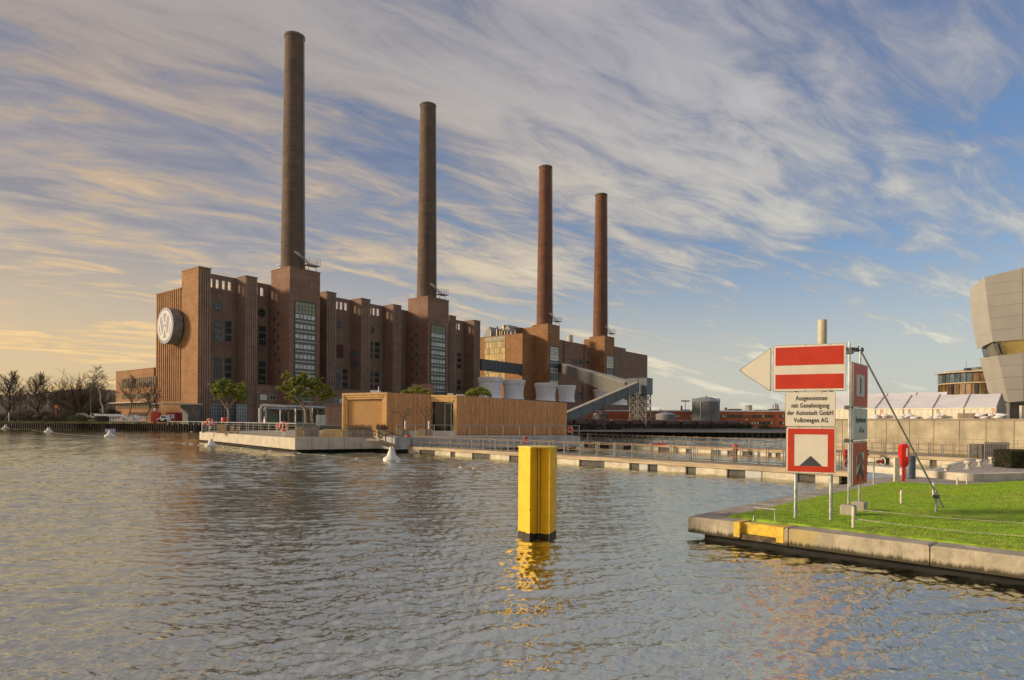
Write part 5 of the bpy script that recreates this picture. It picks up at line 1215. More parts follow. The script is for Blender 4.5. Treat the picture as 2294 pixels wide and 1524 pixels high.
# ------------------------------------------------------------------ near quay and lawn
ZQ = .58
c0 = gr(1542, 1157, ZQ); cN = gr(2294, 1247.7, ZQ); dN = (cN - c0).normalized(); cN2 = c0 + dN * 22
c1 = gr(1784, 1109, ZQ); cF = gr(1950, 1073.5, ZQ); dF = (cF - c0).normalized(); LFq = (cF - c0).length
QC = quay_mat('quay_concrete', (0.46, 0.40, 0.29))
QT = mat('quay_top', (0.36, 0.315, 0.255), .92, .12, 2.2, .5, 30, dirt=(0.22, 0.19, 0.14))
QF = Frame(c0.x, c0.y, dN.x, dN.y)
QY = thing('stone_quay', 'near concrete quay edge of big blocks bordering the lawn, with a yellow step recess', 'quay', (c0.x, c0.y, 0), QF.rz)
uF = QF.inv((cF.x, cF.y))                      # far-left edge direction in the local frame
def qx(px, py): return QF.inv(gr(px, py, ZQ))[0]
x1_, x2_ = qx(1773.5, 1182), qx(2081.5, 1223); ya_, yb_ = qx(1655, 1171), qx(1740, 1181)
inn = gr(1631, 1156.5, ZQ + .03); ii = QF.inv((inn.x, inn.y)); wq = ii[1]
edge_dir = Vector((uF[0], uF[1])).normalized()
def blockpoly(x0, x1, y0, y1): return [(x0, y0), (x1, y0), (x1, y1), (x0, y1)]
def qblock(x0, x1, poly=None, name='block', y0=0.0):
    mb = MB(); pl = poly or blockpoly(x0, x1, y0, wq)
    zc = .17; b = .035
    mb.prism(pl, zc, ZQ - b)
    cx = sum(p[0] for p in pl) / len(pl); cy = sum(p[1] for p in pl) / len(pl)
    top = []
    for x, y in pl: dx, dy = cx - x, cy - y; l = math.hypot(dx, dy); top.append((x + dx / l * b, y + dy / l * b))
    n = len(pl); o = len(mb.v)
    mb.add([(x, y, ZQ - b) for x, y in pl] + [(x, y, ZQ) for x, y in top], [(i, (i+1) % n, n+(i+1) % n, n+i) for i in range(n)])
    mb.m = 1; mb.add([(x, y, ZQ) for x, y in top], [tuple(range(n))])
    return mb.build(name, [QC, QT], QY)
# corner block: mitred along the far-left edge
wE = .95
nrmE = Vector((edge_dir.y, -edge_dir.x)); 
if nrmE.x < 0: nrmE = -nrmE
def E(s, o=0.0): v = edge_dir * s + nrmE * o; return (v.x, v.y)
# left part up to the yellow recess
s_i = edge_dir.dot(Vector(ii)); w_i = abs(nrmE.dot(Vector(ii)))
_l1 = QF.inv(gr(1998.5, 1079, ZQ + .035)); s_1 = edge_dir.dot(Vector(_l1)); w_1 = abs(nrmE.dot(Vector(_l1)))
def wAt(s): return w_i + (w_1 - w_i) * (s - s_i) / (s_1 - s_i)
qblock(0, ya_, [(0, 0), (ya_, 0), (ya_, wq), ii, E(s_i + .0)])
qblock(yb_, x1_ - .012); qblock(x1_ + .012, x2_ - .012); qblock(x2_ + .012, x2_ + 4.6); qblock(x2_ + 4.64, x2_ + 9.3)
# recessed yellow step
YQ = mat('yellow_quay_paint', (0.72, 0.47, 0.04), .65, .12, 4, .2, 20, dirt=(0.35, 0.25, 0.06), dirtamt=.6)
MB().box(ya_ + .003, yb_ - .003, .16, wq, .17, ZQ - .03).build('block', QC, QY, label='recessed block behind the yellow step')
MB().box(ya_ + .003, yb_ - .003, .135, .157, .30, ZQ - .026).build('yellow_face', YQ, QY)
MB().box(ya_ + .003, yb_ - .003, .157, .36, ZQ - .0285, ZQ - .012).build('yellow_face', YQ, QY)
for a, b in ((ya_ - .14, ya_ + .012), (yb_ - .012, yb_ + .16)):
    MB().box(a, b, -.012, .30, .22, ZQ + .004).box(a, b, .0, wq * .8, ZQ - .005, ZQ + .005).build('yellow_pier', YQ, QY)
MB().box(ya_ + .012, yb_ - .02, .04, .134, .17, .30).build('rusty_step', mat('wet_rust', (0.10, 0.065, 0.03), .8, .35, 6, .5, 14), QY)
# blocks of the far-left edge strip
k = 5
for i in range(k):
    s0, s1 = s_i + .02 + (LFq + .8 - s_i) * i / k, s_i + (LFq + .8 - s_i) * (i + 1) / k
    qblock(0, 0, [E(s0), E(s0, wAt(s0)), E(s1, wAt(s1)), E(s1)])
MB().prism([(.35, .22), (x2_ + 9, .22), (x2_ + 9, 2.0), (2.2, 2.0), E(LFq, .9), E(LFq, .30), E(.5, .3)], -1, .168).build('footing', DARK, QY)  # near-black: shadow under the quay overhang put into the colour
# white anchor marks
for px, py in ((1620, 1149), (1609, 1155.5), (1768, 1119), (2180, 1226)):
    q = QF.inv(gr(px, py, ZQ)); MB().box(q[0] - .12, q[0] + .12, q[1] - .05, q[1] + .05, ZQ + .001, ZQ + .006).build('anchor_plate', CONC_L, QY)
# lawn surface
lawn_px = [(1631, 1156.5), (1874, 1103.5), (1998.5, 1079), (2070, 1083), (2144, 1087), (2220, 1081), (2294, 1077)]
LZ = ZQ + .035
lp = [gr(px, py, LZ) for px, py in lawn_px]
lp += [lp[-1] + Vector((9, 1.5, 0)), lp[-1] + Vector((9, -22, 0))]
near = [QF.w(x, wq) for x in (x2_ + 9, x2_ + 4, x2_, x1_, (x1_ + ii[0]) / 2)]
lp += [Vector((p.x, p.y, LZ)) for p in near]
def inside(x, y, P):
    c = False; n = len(P)
    for i in range(n):
        a, b = P[i], P[(i+1) % n]
        if (a.y > y) != (b.y > y) and x < (b.x - a.x) * (y - a.y) / (b.y - a.y) + a.x: c = not c
    return c
GRM = mat('lawn_soil', (0.22, 0.34, 0.02), .95, .25, 3.0, .4, 30, dirt=(0.13, 0.12, 0.03), dirtamt=.4)
def lawn_h(x, y): return LZ + .03 + .04 * math.sin(x * .5) * math.sin(y * .4)
MB().prism([(p.x, p.y) for p in lp], .3, LZ + .0).build('lawn', GRM, kind='structure')
rng = np.random.default_rng(11)
NB = 250000
xs = rng.uniform(4, 31, NB * 3); ys = rng.uniform(8, 30, NB * 3)
P_ = np.array([(p.x, p.y) for p in lp]); ins = np.zeros(len(xs), bool)
for i in range(len(P_)):
    a, b = P_[i], P_[(i + 1) % len(P_)]
    cnd = (a[1] > ys) != (b[1] > ys)
    with np.errstate(divide='ignore', invalid='ignore'): xi = (b[0] - a[0]) * (ys - a[1]) / (b[1] - a[1]) + a[0]
    ins ^= cnd & (xs < xi)
ok = ins & (xs < 10 + ys * .85); xs, ys = xs[ok][:NB], ys[ok][:NB]; n = len(xs)
patch = np.sin(xs * 1.3 + 2 * np.sin(ys * .7)) * np.sin(ys * 1.1 + np.sin(xs * .9)) * .5 + .5
h = (0.010 + 0.020 * rng.random(n)) * (.75 + .5 * patch); w = 0.006 + 0.006 * rng.random(n); th = rng.uniform(0, math.pi, n)
lx, ly = rng.normal(0, .028, n), rng.normal(0, .028, n)
co = np.empty((n, 3, 3)); co[:, 0, 0] = xs - w * np.cos(th); co[:, 0, 1] = ys - w * np.sin(th); co[:, 1, 0] = xs + w * np.cos(th); co[:, 1, 1] = ys + w * np.sin(th)
co[:, 0, 2] = co[:, 1, 2] = LZ - .005; co[:, 2, 0] = xs + lx; co[:, 2, 1] = ys + ly; co[:, 2, 2] = LZ + h
me = bpy.data.meshes.new('grass'); me.vertices.add(n * 3); me.vertices.foreach_set('co', co.ravel()); me.loops.add(n * 3); me.loops.foreach_set('vertex_index', np.arange(n * 3, dtype=np.int32))
me.polygons.add(n); me.polygons.foreach_set('loop_start', (np.arange(n) * 3).astype(np.int32)); me.update(calc_edges=True)
def leaf_mat(name, c1, c2, c3=None, scale=1.2, trans=.3, fine=25.0):
    mt, t, b = new_mat(name); tc = t.nodes.new('ShaderNodeTexCoord')
    n1 = nn(t, 'ShaderNodeTexNoise', i_Scale=scale, i_Detail=3.0); t.links.new(tc.outputs['Object'], n1.inputs[0])
    n2 = nn(t, 'ShaderNodeTexNoise', i_Scale=fine, i_Detail=2.0); t.links.new(tc.outputs['Object'], n2.inputs[0])
    cc = mixc(smooth(n2.outputs[0], .3, .7, t), c1, c2, t)
    if c3: cc = mixc(mth('MULTIPLY', smooth(n1.outputs[0], .45, .7, t), .7, tree=t), cc, c3, t)
    t.links.new(cc, b.inputs['Base Color']); b.inputs['Roughness'].default_value = .6
    tr = t.nodes.new('ShaderNodeBsdfTranslucent'); t.links.new(cc, tr.inputs[0]); ms = t.nodes.new('ShaderNodeMixShader'); ms.inputs[0].default_value = trans
    t.links.new(b.outputs[0], ms.inputs[1]); t.links.new(tr.outputs[0], ms.inputs[2]); t.links.new(ms.outputs[0], t.nodes['Material Output'].inputs[0]); return mt
GRASS = leaf_mat('grass', (0.32, 0.50, 0.018), (0.48, 0.70, 0.03), (0.50, 0.52, 0.09), .55, .4)
me.materials.append(GRASS); link('grass', me, kind='stuff', label='short bright green winter grass of the quay lawn')

# fallen leaves and worn patches on the lawn
rgl = random.Random(31); mb = MB()
for i in range(520):
    x, y = rgl.uniform(5, 24), rgl.uniform(11, 28)
    if inside(x, y, lp):
        a = rgl.uniform(0, 6.28); s = rgl.uniform(.02, .045); z = LZ + rgl.uniform(.03, .06)
        mb.add([(x - s*math.cos(a), y - s*math.sin(a), z), (x + s*.6*math.sin(a), y - s*.6*math.cos(a), z + .01), (x + s*math.cos(a), y + s*math.sin(a), z - .005), (x - s*.6*math.sin(a), y + s*.6*math.cos(a), z + .012)], [(0,1,2,3)])
mb.build('fallen_leaves', mat('dead_leaf', (0.26, 0.15, 0.06), .9, .3, 9), kind='stuff', label='brown dead leaves scattered over the lawn')
# rail handle, rope posts, marker posts
a, b = gr(1688.5, 1166, ZQ), gr(1736.5, 1171, ZQ); hh = at(1688, 1137.5, a.y).z - ZQ
MB().tube([(0,0,0), (0,0,hh), ((b-a).x, (b-a).y, hh), ((b-a).x, (b-a).y, 0)], .026, 10).build('handrail', RAILM, label='low square steel hoop rail above the yellow step', cat='handrail', loc=a, smooth=False)
def post(px, yb, yt, w, lab, name='marker_post', m=CONC_L, group='short pale posts on the lawn'):
    p = gr(px, yb, LZ); h = (yb - yt) / FPX * p.y; r = w / 2 / FPX * p.y
    return MB().lathe([(r, 0), (r, h - r*.5), (r * .8, h), (.001, h)], 14).build(name, m, label=lab, cat='post', group=group, loc=p, smooth=True), h
POSTC = mat('post_cream', (0.62, 0.56, 0.42), .6, .08, 6, dirt=(0.3, 0.25, 0.16))
post(1911.5, 1182, 1135, 7, 'nearest cream post on the lawn, holding two rope lines', 'rope_post', POSTC)
post(2019, 1128, 1099, 5.5, 'lone cream post standing in the middle of the lawn', m=POSTC); post(2091, 1112, 1081, 5, 'cream post just behind the foot of the scaffold brace', m=POSTC)
post(2144.5, 1087, 1070, 4, 'thin post at the back edge of the lawn, left one of two', m=POSTC); post(2166, 1086, 1069, 3.5, 'thin post at the back edge of the lawn, right one of two', m=POSTC)
CORD = mat('cord', (0.50, 0.46, 0.33), .8)
for (x0, y0), (x1, y1), lab in (((1926, 1142), (2400, 1176), 'upper pale cord stretched low over the lawn from the signpost'), ((1916, 1163), (2400, 1208), 'lower pale cord stretched over the lawn from the cream rope post')):
    p0 = at(x0, y0, gr(1911, 1182, LZ).y + (.9 if y0 < 1150 else 0)); p1 = at(x1, y1, 14.6 if y0 < 1150 else 13.4)
    pts = [p0 + (p1 - p0) * i / 8 - Vector((0, 0, .05 * (1 - (i/4 - 1)**2))) for i in range(9)]
    MB().tube([p - p0 for p in pts], .010, 5).tube([p - p0 for p in pts[:2]], .016, 5).build('cord', CORD, label=lab, cat='cord', loc=p0)

# ------------------------------------------------------------------ signs
SW = mat('sign_white', (0.74, 0.68, 0.56), .45, .03, 1.5, dirt=(0.55, 0.48, 0.36), dirtamt=.35); SR = mat('sign_red', (0.56, 0.040, 0.014), .45, .05, 2.0)
SB = mat('sign_back', (0.30, 0.31, 0.32), .5, .1, 4, metal=.5); INK = mat('sign_ink', (0.05, 0.045, 0.045), .6, .1, 3); SGREY = mat('sign_dark_grey', (0.055, 0.06, 0.075), .6, .05)
EDGE = mat('sign_edge', (0.27, 0.20, 0.13), .6, .1, 3)
def rrect(x0, x1, z0, z1, r, n=5):
    P = []
    for cx, cz, a in ((x1-r, z1-r, 0), (x0+r, z1-r, 90), (x0+r, z0+r, 180), (x1-r, z0+r, 270)):
        for i in range(n+1): t = rad(a + 90*i/n); P.append((cx + r*math.cos(t), cz + r*math.sin(t)))
    return P
def plate(mb, P, y0, y1):
    """prism of an x/z outline between depths y0 (front) and y1"""
    n = len(P); mb.add([(x, y0, z) for x, z in P] + [(x, y1, z) for x, z in P], [tuple(range(n-1,-1,-1))[::-1], tuple(range(2*n-1, n-1, -1)), ] + [(i, n+i, n+(i+1) % n, (i+1) % n) for i in range(n)])
    return mb
AX = rad(24)
pm = at(1820, 1100, 16.35)
SF = Frame(pm.x, pm.y, math.cos(AX), -math.sin(AX))
def sxz(px, py, off=0): return SF.front(px, py, off)
SG1 = thing('waterway_sign', 'tall waterway sign with white arrow, red-white-red board, text board and red-framed square', 'sign', (pm.x, pm.y, 0), SF.rz)
for px, py in ((1782, 1163), (1861, 1166)):
    x, _ = sxz(px, py, .1); top = sxz(px, 800, .1)[1]
    MB().tube([(x, .10, LZ - .1), (x, .10, top)], .047, 14).build('pole', STEEL, SG1, smooth=True)
xl, z1 = sxz(1733, 778); xr, _ = sxz(1895, 767); _, z0 = sxz(1733, 877.5); z1b = sxz(1895, 767)[1]; z1 = (z1 + z1b) / 2; z0 = (z0 + sxz(1895, 874)[1]) / 2
b1 = MB(); plate(b1, rrect(xl, xr, z0, z1, .05), -.03, .0); board = b1.build('board', SW, SG1, label='arrow board with two red bands')
MB_ = MB(); plate(MB_, rrect(xl - .012, xr + .012, z0 - .012, z1 + .012, .06), .003, .03); MB_.build('rim', EDGE, board)
w_, h_ = xr - xl, z1 - z0
for u0, u1 in ((.56, .955), (.045, .36)):
    q = MB(); plate(q, [(xl + .05, z0 + h_*u0), (xr - .05, z0 + h_*u0), (xr - .05, z0 + h_*u1), (xl + .05, z0 + h_*u1)], -.036, -.031); q.build('red_band', SR, board)
# arrow head
ax_, az = sxz(1655, 829.5); bx = sxz(1728, 800)[0]; azt = sxz(1728, 778.5)[1]; azb = sxz(1728, 878.5)[1]; az = (azt + azb) / 2
def tri(s=0.0, r=.035):
    P = [(ax_ + s*1.6, az), (bx - s, azb + s*1.5), (bx - s, azt - s*1.5)]; out = []
    for i in range(3):
        p = Vector(P[i]); a = (Vector(P[i-1]) - p).normalized(); b = (Vector(P[(i+1) % 3]) - p).normalized()
        for k in range(4): u = k / 3; v = p + a * r * (1-u)**1.5 * 1.3 + b * r * u**1.5 * 1.3; out.append((v.x, v.y))
    return out
q = MB(); plate(q, tri(), -.015, .02); q.build('arrow_rim', EDGE, SG1); q = MB(); plate(q, tri(.018), -.025, -.016); q.build('arrow_head', SW, SG1)
# text board
xl2, zt2_ = sxz(1760, 880); xr2, _ = sxz(1871, 878); zb2 = sxz(1760, 956)[1]; zt2_ = (zt2_ + sxz(1871, 878)[1]) / 2; zb2 = (zb2 + sxz(1871, 955)[1]) / 2
q = MB(); plate(q, rrect(xl2, xr2, zb2, zt2_, .05), -.03, 0); tb = q.build('text_board', SW, SG1); q = MB(); plate(q, rrect(xl2 - .01, xr2 + .01, zb2 - .01, zt2_ + .01, .06), .003, .02); q.build('rim', EDGE, tb)
def text(parent, s, x, z, size, y, m, sx=1.0, name='lettering', rot=math.pi/2, align='CENTER'):
    cu = bpy.data.curves.new('txt', 'FONT'); cu.body = s; cu.size = size; cu.align_x = align; cu.extrude = .0015; cu.space_character = 1.08; cu.offset = .0028
    o = bpy.data.objects.new('txt', cu); C.objects.link(o); dg = bpy.context.evaluated_depsgraph_get(); me = bpy.data.meshes.new_from_object(o.evaluated_get(dg)); bpy.data.objects.remove(o); me.name = name
    me.transform(Matrix.Rotation(rot, 4, 'X') @ Matrix.Diagonal((sx, 1, 1, 1))); me.materials.clear(); me.materials.append(m)
    return link(name, me, parent, loc=(x, y, z))
hh2 = zt2_ - zb2; cx2 = (xl2 + xr2) / 2
for i, (s, dx) in enumerate((('Ausgenommen', .03), ('mit Genehmigung', 0), ('der Autostadt GmbH', 0), ('Volkswagen AG', .02))): text(tb, s, cx2 + dx, zt2_ - hh2 * (.235 + .215 * i), hh2 * .19, -.034, INK, .69)
# red framed square with dark triangle
xl3, a_ = sxz(1762, 959); xr3, _ = sxz(1872.5, 957); zt3_ = (a_ + sxz(1872.5, 956)[1]) / 2; zb3 = (sxz(1764, 1057)[1] + sxz(1872, 1064)[1]) / 2
q = MB(); plate(q, rrect(xl3, xr3, zb3, zt3_, .06), -.03, 0); sq = q.build('square_board', SW, SG1); q = MB(); plate(q, rrect(xl3 - .012, xr3 + .012, zb3 - .012, zt3_ + .012, .07), .003, .025); q.build('rim', EDGE, sq)
g_ = .035; i_ = .128 * (xr3 - xl3)
X0, X1, Zb, Zt = xl3 + g_, xr3 - g_, zb3 + g_, zt3_ - g_
for (x0, x1, z0_, z1_) in ((X0, X1, Zt - i_ + .0, Zt), (X0, X1, Zb, Zb + i_), (X0, X0 + i_, Zb + i_, Zt - i_), (X1 - i_, X1, Zb + i_, Zt - i_)):
    q = MB(); plate(q, [(x0, z0_), (x1, z0_), (x1, z1_), (x0, z1_)], -.036, -.031); q.build('red_frame', SR, sq)
bolt = MB().lathe([(.010, 0), (.010, .004), (.001, .005)], 8).mesh('bolt', STEELD)
def bolts(parent, pts, y):
    for x, z in pts: o_ = link('bolt', bolt, parent, loc=(x, y, z)); o_.rotation_euler = (math.pi/2, 0, 0)
bolts(sq, [(x, z) for x in (xl3 + .30, xr3 - .30) for z in (zb3 + .018, zt3_ - .018)], -.0302)
bolts(tb, [(x, z) for x in (xl2 + .30, xr2 - .30) for z in (zb2 + .03, zt2_ - .03)], -.0302)
bolts(board, [(x, z) for x in (xl + .75, xr - .35) for z in (z0 + .022, z1 - .022)], -.0302)
xc = (X0 + X1) / 2; wt = (X1 - X0) * .245
q = MB(); plate(q, [(xc - wt, Zb + i_ + .004), (xc + wt, Zb + i_ + .004), (xc, Zb + i_ + wt * 1.0)], -.036, -.031); q.build('triangle', SGREY, sq)
for px in (1782, 1861):
    x, _ = sxz(px, 1000, .1)
    for z in ((zb3 + zt3_) / 2 + .3, (zb3 + zt3_) / 2 - .3, (zb2 + zt2_) / 2): MB().box(x - .06, x + .06, .03, .16, z - .02, z + .02).build('clamp', STEELD, SG1)
# second sign, seen almost edge-on
pA2, pB2 = gr(1906, 1153, LZ), gr(1931, 1144, LZ)
pB2 = pA2 + (pB2 - pA2).normalized() * 1.25; pB2.z = LZ
BF = Frame(pA2.x, pA2.y, pB2.x - pA2.x, pB2.y - pA2.y)
SG2 = thing('waterway_sign', 'red and grey waterway boards seen nearly edge-on behind the arrow sign', 'sign', (pA2.x, pA2.y, 0), BF.rz)
LB = (pB2 - pA2).length
def bz(px, py): return BF.front(px, py, -.05)[1]
for x, yt in ((0, 762), (LB * .86, 770)):
    zt_ = BF.front(1897 if x == 0 else 1910, yt, 0)[1]; MB().tube([(x, .06, LZ - .05), (x, .06, zt_)], .028, 10).build('pole', STEEL, SG2, smooth=True)
for x in (-.05, LB * .86): MB().bevbox(x - .16, x + .16, -.12, .22, LZ - .02, LZ + .26, .03).build('foot_block', CONC, SG2)
SGR = mat('sign_white_shaded', (0.46, 0.47, 0.45), .5, .04, 2); SR2 = mat('sign_red_shaded', (0.50, 0.045, 0.02), .5, .06, 2)  # greyer white and duller red: shade put into the board colours
LBx = LB + .12
for (yt, yb, kind) in ((808.5, 911, 0), (914, 986, 1), (991, 1091, 2)):
    z1_, z0_ = bz(1901, yt), bz(1905, yb)
    q = MB(); plate(q, rrect(-.08, LBx, z0_, z1_, .04), -.06, -.03); bd = q.build('board', SGR if kind else SGR, SG2); q = MB(); q.box(-.10, LBx + .02, -.028, .03, z0_ - .01, z1_ + .01); q.build('frame', SB, bd)
    if kind != 1:
        w0, w1 = -.05, LBx - .03; i2 = .19 * (w1 - w0); a0, a1 = z0_ + .03, z1_ - .03
        for (x0, x1, za_, zb_) in ((w0, w1, a1 - i2, a1), (w0, w1, a0, a0 + i2), (w0, w0 + i2, a0 + i2, a1 - i2), (w1 - i2, w1, a0 + i2, a1 - i2)):
            q = MB(); plate(q, [(x0, za_), (x1, za_), (x1, zb_), (x0, zb_)], -.068, -.061); q.build('red_frame', SR2, bd)
        mx_ = (w0 + w1) / 2; mz = (a0 + a1) / 2
        if kind == 0: q = MB(); plate(q, [(mx_ - .04, a0 + i2 * 1.3), (mx_ + .04, a0 + i2 * 1.3), (mx_ + .04, a1 - i2 * 1.3), (mx_ - .04, a1 - i2 * 1.3)], -.068, -.061); q.build('bar', INK, bd)
        else:
            q = MB(); plate(q, [(w0 + i2 - .02, a1 - i2), (w0 + i2 + .17, a1 - i2), (w1 - i2 + .02, a0 + i2), (w1 - i2 - .17, a0 + i2)], -.072, -.0685); q.build('red_band', SR2, bd)
            for dz, mm in ((.22, mat('brown_chevron', (0.20, 0.11, 0.07), .6)), (-.16, SGREY)):
                q = MB(); r_ = .30
                plate(q, [(mx_ - r_, mz + dz - .18), (mx_, mz + dz + .10), (mx_, mz + dz - .06), (mx_ - r_, mz + dz - .32)], -.079, -.0735); plate(q, [(mx_, mz + dz + .10), (mx_ + r_, mz + dz - .18), (mx_ + r_, mz + dz - .32), (mx_, mz + dz - .06)], -.079, -.0735); q.build('chevron', mm, bd)
    else:
        hh_ = z1_ - z0_
        text(bd, 'Sportboote', (LBx - .08) / 2 + .04, z0_ + hh_ * .56, hh_ * .25, -.066, INK, .95); text(bd, 'I-17 m', (LBx - .08) / 2 + .10, z0_ + hh_ * .22, hh_ * .24, -.066, INK, .9)
for z in (bz(1901, 912), bz(1903, 988), bz(1897, 783)):
    MB().box(-.08, .10, -.02, .16, z - .05, z + .05).build('clamp', STEELD, SG2)
# scaffold brace tube
zz = at(1925, 779, BF.w(LB*.86, 0).y).z
tA_ = at(1923, 776, BF.w(LB * .86, .1).y + .15); tB_ = gr(2114, 1138, LZ)
BR = thing('scaffold_brace', 'long leaning galvanised scaffold tube bracing the side-on sign from the lawn', 'scaffold tube', (tB_.x, tB_.y, LZ))
MB().tube([tA_ - tB_, (0, 0, .0)], .026, 10).build('tube', STEELD if False else mat('scaffold_tube', (0.24, 0.235, 0.23), .5, .1, 5, metal=.4), BR, smooth=True)
pf = gr(2097, 1147, LZ); MB().tube([pf - tB_, pf - tB_ + Vector((0, 0, (1147 - 1098) / FPX * pf.y))], .035, 10).build('foot_stake', STEEL, BR, smooth=True)
pt0 = at(1893, 783, BF.w(0, .1).y); pt1 = at(1929, 784, tA_.y)
mb = MB(); mb.tube([pt0 - tB_, pt1 - tB_], .022, 8); 
for u in (.0, .45, .72, 1.0): c = pt0 + (pt1 - pt0) * u - tB_; mb.box(c.x-.05, c.x+.05, c.y-.05, c.y+.05, c.z-.055, c.z+.055)
mb.build('coupler', STEELD, BR)
p = gr(2097, 1147, LZ) + Vector((0, 0, .42)) - tB_; MB().box(p.x-.06, p.x+.06, p.y-.06, p.y+.06, p.z-.05, p.z+.05).build('clamp', STEELD, BR)

# ------------------------------------------------------------------ quay paving beyond the lawn
dk = [lp[2] + Vector((.0, .3, 0)), gr(1948, 1072.5, ZQ) + Vector((.2, .2, 0)), gr(2062, 1065, ZQ), gr(2185, 1027, ZQ), gr(2205, 1021, ZQ), Vector((62, 66, ZQ)), Vector((95, 50, ZQ)), Vector((60, 5, ZQ)), lp[7] + Vector((.3, -18, 0)), lp[7], lp[6], lp[5], lp[4], lp[3]]
ZD = ZQ - .012
PAVE = mat('paving', (0.34, 0.30, 0.245), .88, .12, 1.6, .2, 20, dirt=(0.2, 0.17, 0.13))
MB().prism([(p.x, p.y) for p in dk], -.8, ZD).build('pavement', PAVE, kind='structure')
# plank deck: boards as separate things of the deck
DKF = Frame(dk[2].x, dk[2].y, dk[3].x - dk[2].x, dk[3].y - dk[2].y)
DK = thing('plank_deck', 'weathered grey plank promenade with mooring bollards beyond the lawn', 'deck', (dk[2].x, dk[2].y, 0), DKF.rz)
PL_ = mat('plank_grey', (0.34, 0.30, 0.26), .85, .14, 1.5, .3, 12, stretch=(.4, 6, 1))
LD = math.hypot(dk[3].x - dk[2].x, dk[3].y - dk[2].y)
bm1 = MB().box(.006, .295, -8.5, -.05, ZD + .002, ZD + .035).mesh('plank', PL_)
for i in range(int((LD + 3) / .30)): link('plank', bm1, DK, loc=(i * .30, 0, 0))
MB().box(-.2, LD + 2, -.045, .25, ZD - .5, ZD + .05).build('edge_beam', CONC_L, DK)
# bollards
BO_ = mat('bollard_stone', (0.52, 0.47, 0.38), .7, .1, 5, dirt=(0.3, 0.26, 0.2))
for px, yb, yt, lab in ((2120, 1062, 1041, 'nearest squat pale mooring bollard on the plank deck'), (2168, 1051, 1032, 'second mooring bollard along the plank deck'), (2195, 1045.5, 1029, 'third mooring bollard along the plank deck'), (2221, 1039, 1024, 'fourth mooring bollard, in front of the slatted screen'), (2238, 1034, 1022, 'fifth and farthest mooring bollard beside the slatted screen'), (2260, 1034, 1023, 'small mooring bollard touching the clipped hedge')):
    p = gr(px, yb, ZD + .035); h = (yb - yt) / FPX * p.y
    t = thing('bollard', lab, 'bollard', p, 0, 'mooring bollards along the plank deck')
    MB().lathe([(h*.42, 0), (h*.42, h*.08), (h*.22, h*.14), (h*.20, h*.58)], 16).build('shaft', BO_, t, smooth=True); MB().lathe([(h*.20, h*.58), (h*.40, h*.66), (h*.42, h*.9), (h*.36, h), (.001, h)], 16).build('head', BO_, t, smooth=True)
# low stone planter edge, hedge cube, slatted screen
p0, p1 = gr(2181, 1079.5, ZD), gr(2420, 1073, ZD)
hS = .33; MB().box(0, (p1 - p0).length, 0, .5, 0, hS).box(0, .5, .5, 6, 0, hS - .003).build('stone_kerb', CONC_L, label='long low pale stone kerb block behind the right part of the lawn', cat='kerb', loc=p0, rz=math.atan2(p1.y - p0.y, p1.x - p0.x))
hp = gr(2264, 1051, ZD); 
HG = thing('clipped_hedge', 'dark clipped box hedge cube at the right edge of the picture', 'hedge', (hp.x, hp.y, ZD), rad(-6))
hh_ = 42 / FPX * hp.y
MB().box(.1, 2.6, .1, 1.6, 0, hh_ - .06).build('core', mat('hedge_core', (0.020, 0.024, 0.010), .9), HG)
rg = random.Random(9); mb = MB()
def leaf(mb, c, s, rg):
    d = Vector((rg.gauss(0,1), rg.gauss(0,1), rg.gauss(0,1))).normalized(); e = d.cross(Vector((rg.gauss(0,1), rg.gauss(0,1), rg.gauss(0,1)))).normalized(); c = Vector(c)
    mb.add([c - d*s, c + e*s*.45, c + d*s, c - e*s*.45], [(0,1,2,3)])
for i in range(9000):
    f = rg.random(); x, y, z = rg.uniform(0, 2.7), rg.uniform(0, 1.7), rg.uniform(0, hh_)
    if f < .45: y = rg.uniform(-.02, .10)
    elif f < .7: x = rg.uniform(-.02, .10)
    elif f < .95: z = hh_ - rg.uniform(-.03, .06)
    leaf(mb, (x, y, z), .030, rg)
mb.build('foliage', leaf_mat('hedge_leaf', (0.022, 0.032, 0.010), (0.045, 0.05, 0.016), (0.16, 0.08, 0.03), 2.5, .2), HG)
sp_ = gr(2204, 1030, ZD); D_s = sp_.y
SC = thing('slatted_screen', 'grey vertical slat screen box standing by the concrete wall', 'screen', (sp_.x, sp_.y, ZD), rad(-8))
hs = 40 / FPX * D_s; ws = 54 / FPX * D_s
sm = MB().box(.02, .085, -.03, .03, 0, hs).mesh('slat', GREYW2 if 'GREYW2' in globals() else mat('slat_grey', (0.33, 0.30, 0.26), .8, .15, 3))
for i in range(int(ws / .12)): link('slat', sm, SC, loc=(i * .12, 0, 0))
for z in (.25, hs - .25): MB().box(0, ws, .035, .08, z, z + .07).build('rail', STEELD, SC)
MB().box(.05, ws - .05, .3, 2.0, 0, hs - .2).build('box', mat('screen_box', (0.10, 0.095, 0.085), .8), SC)
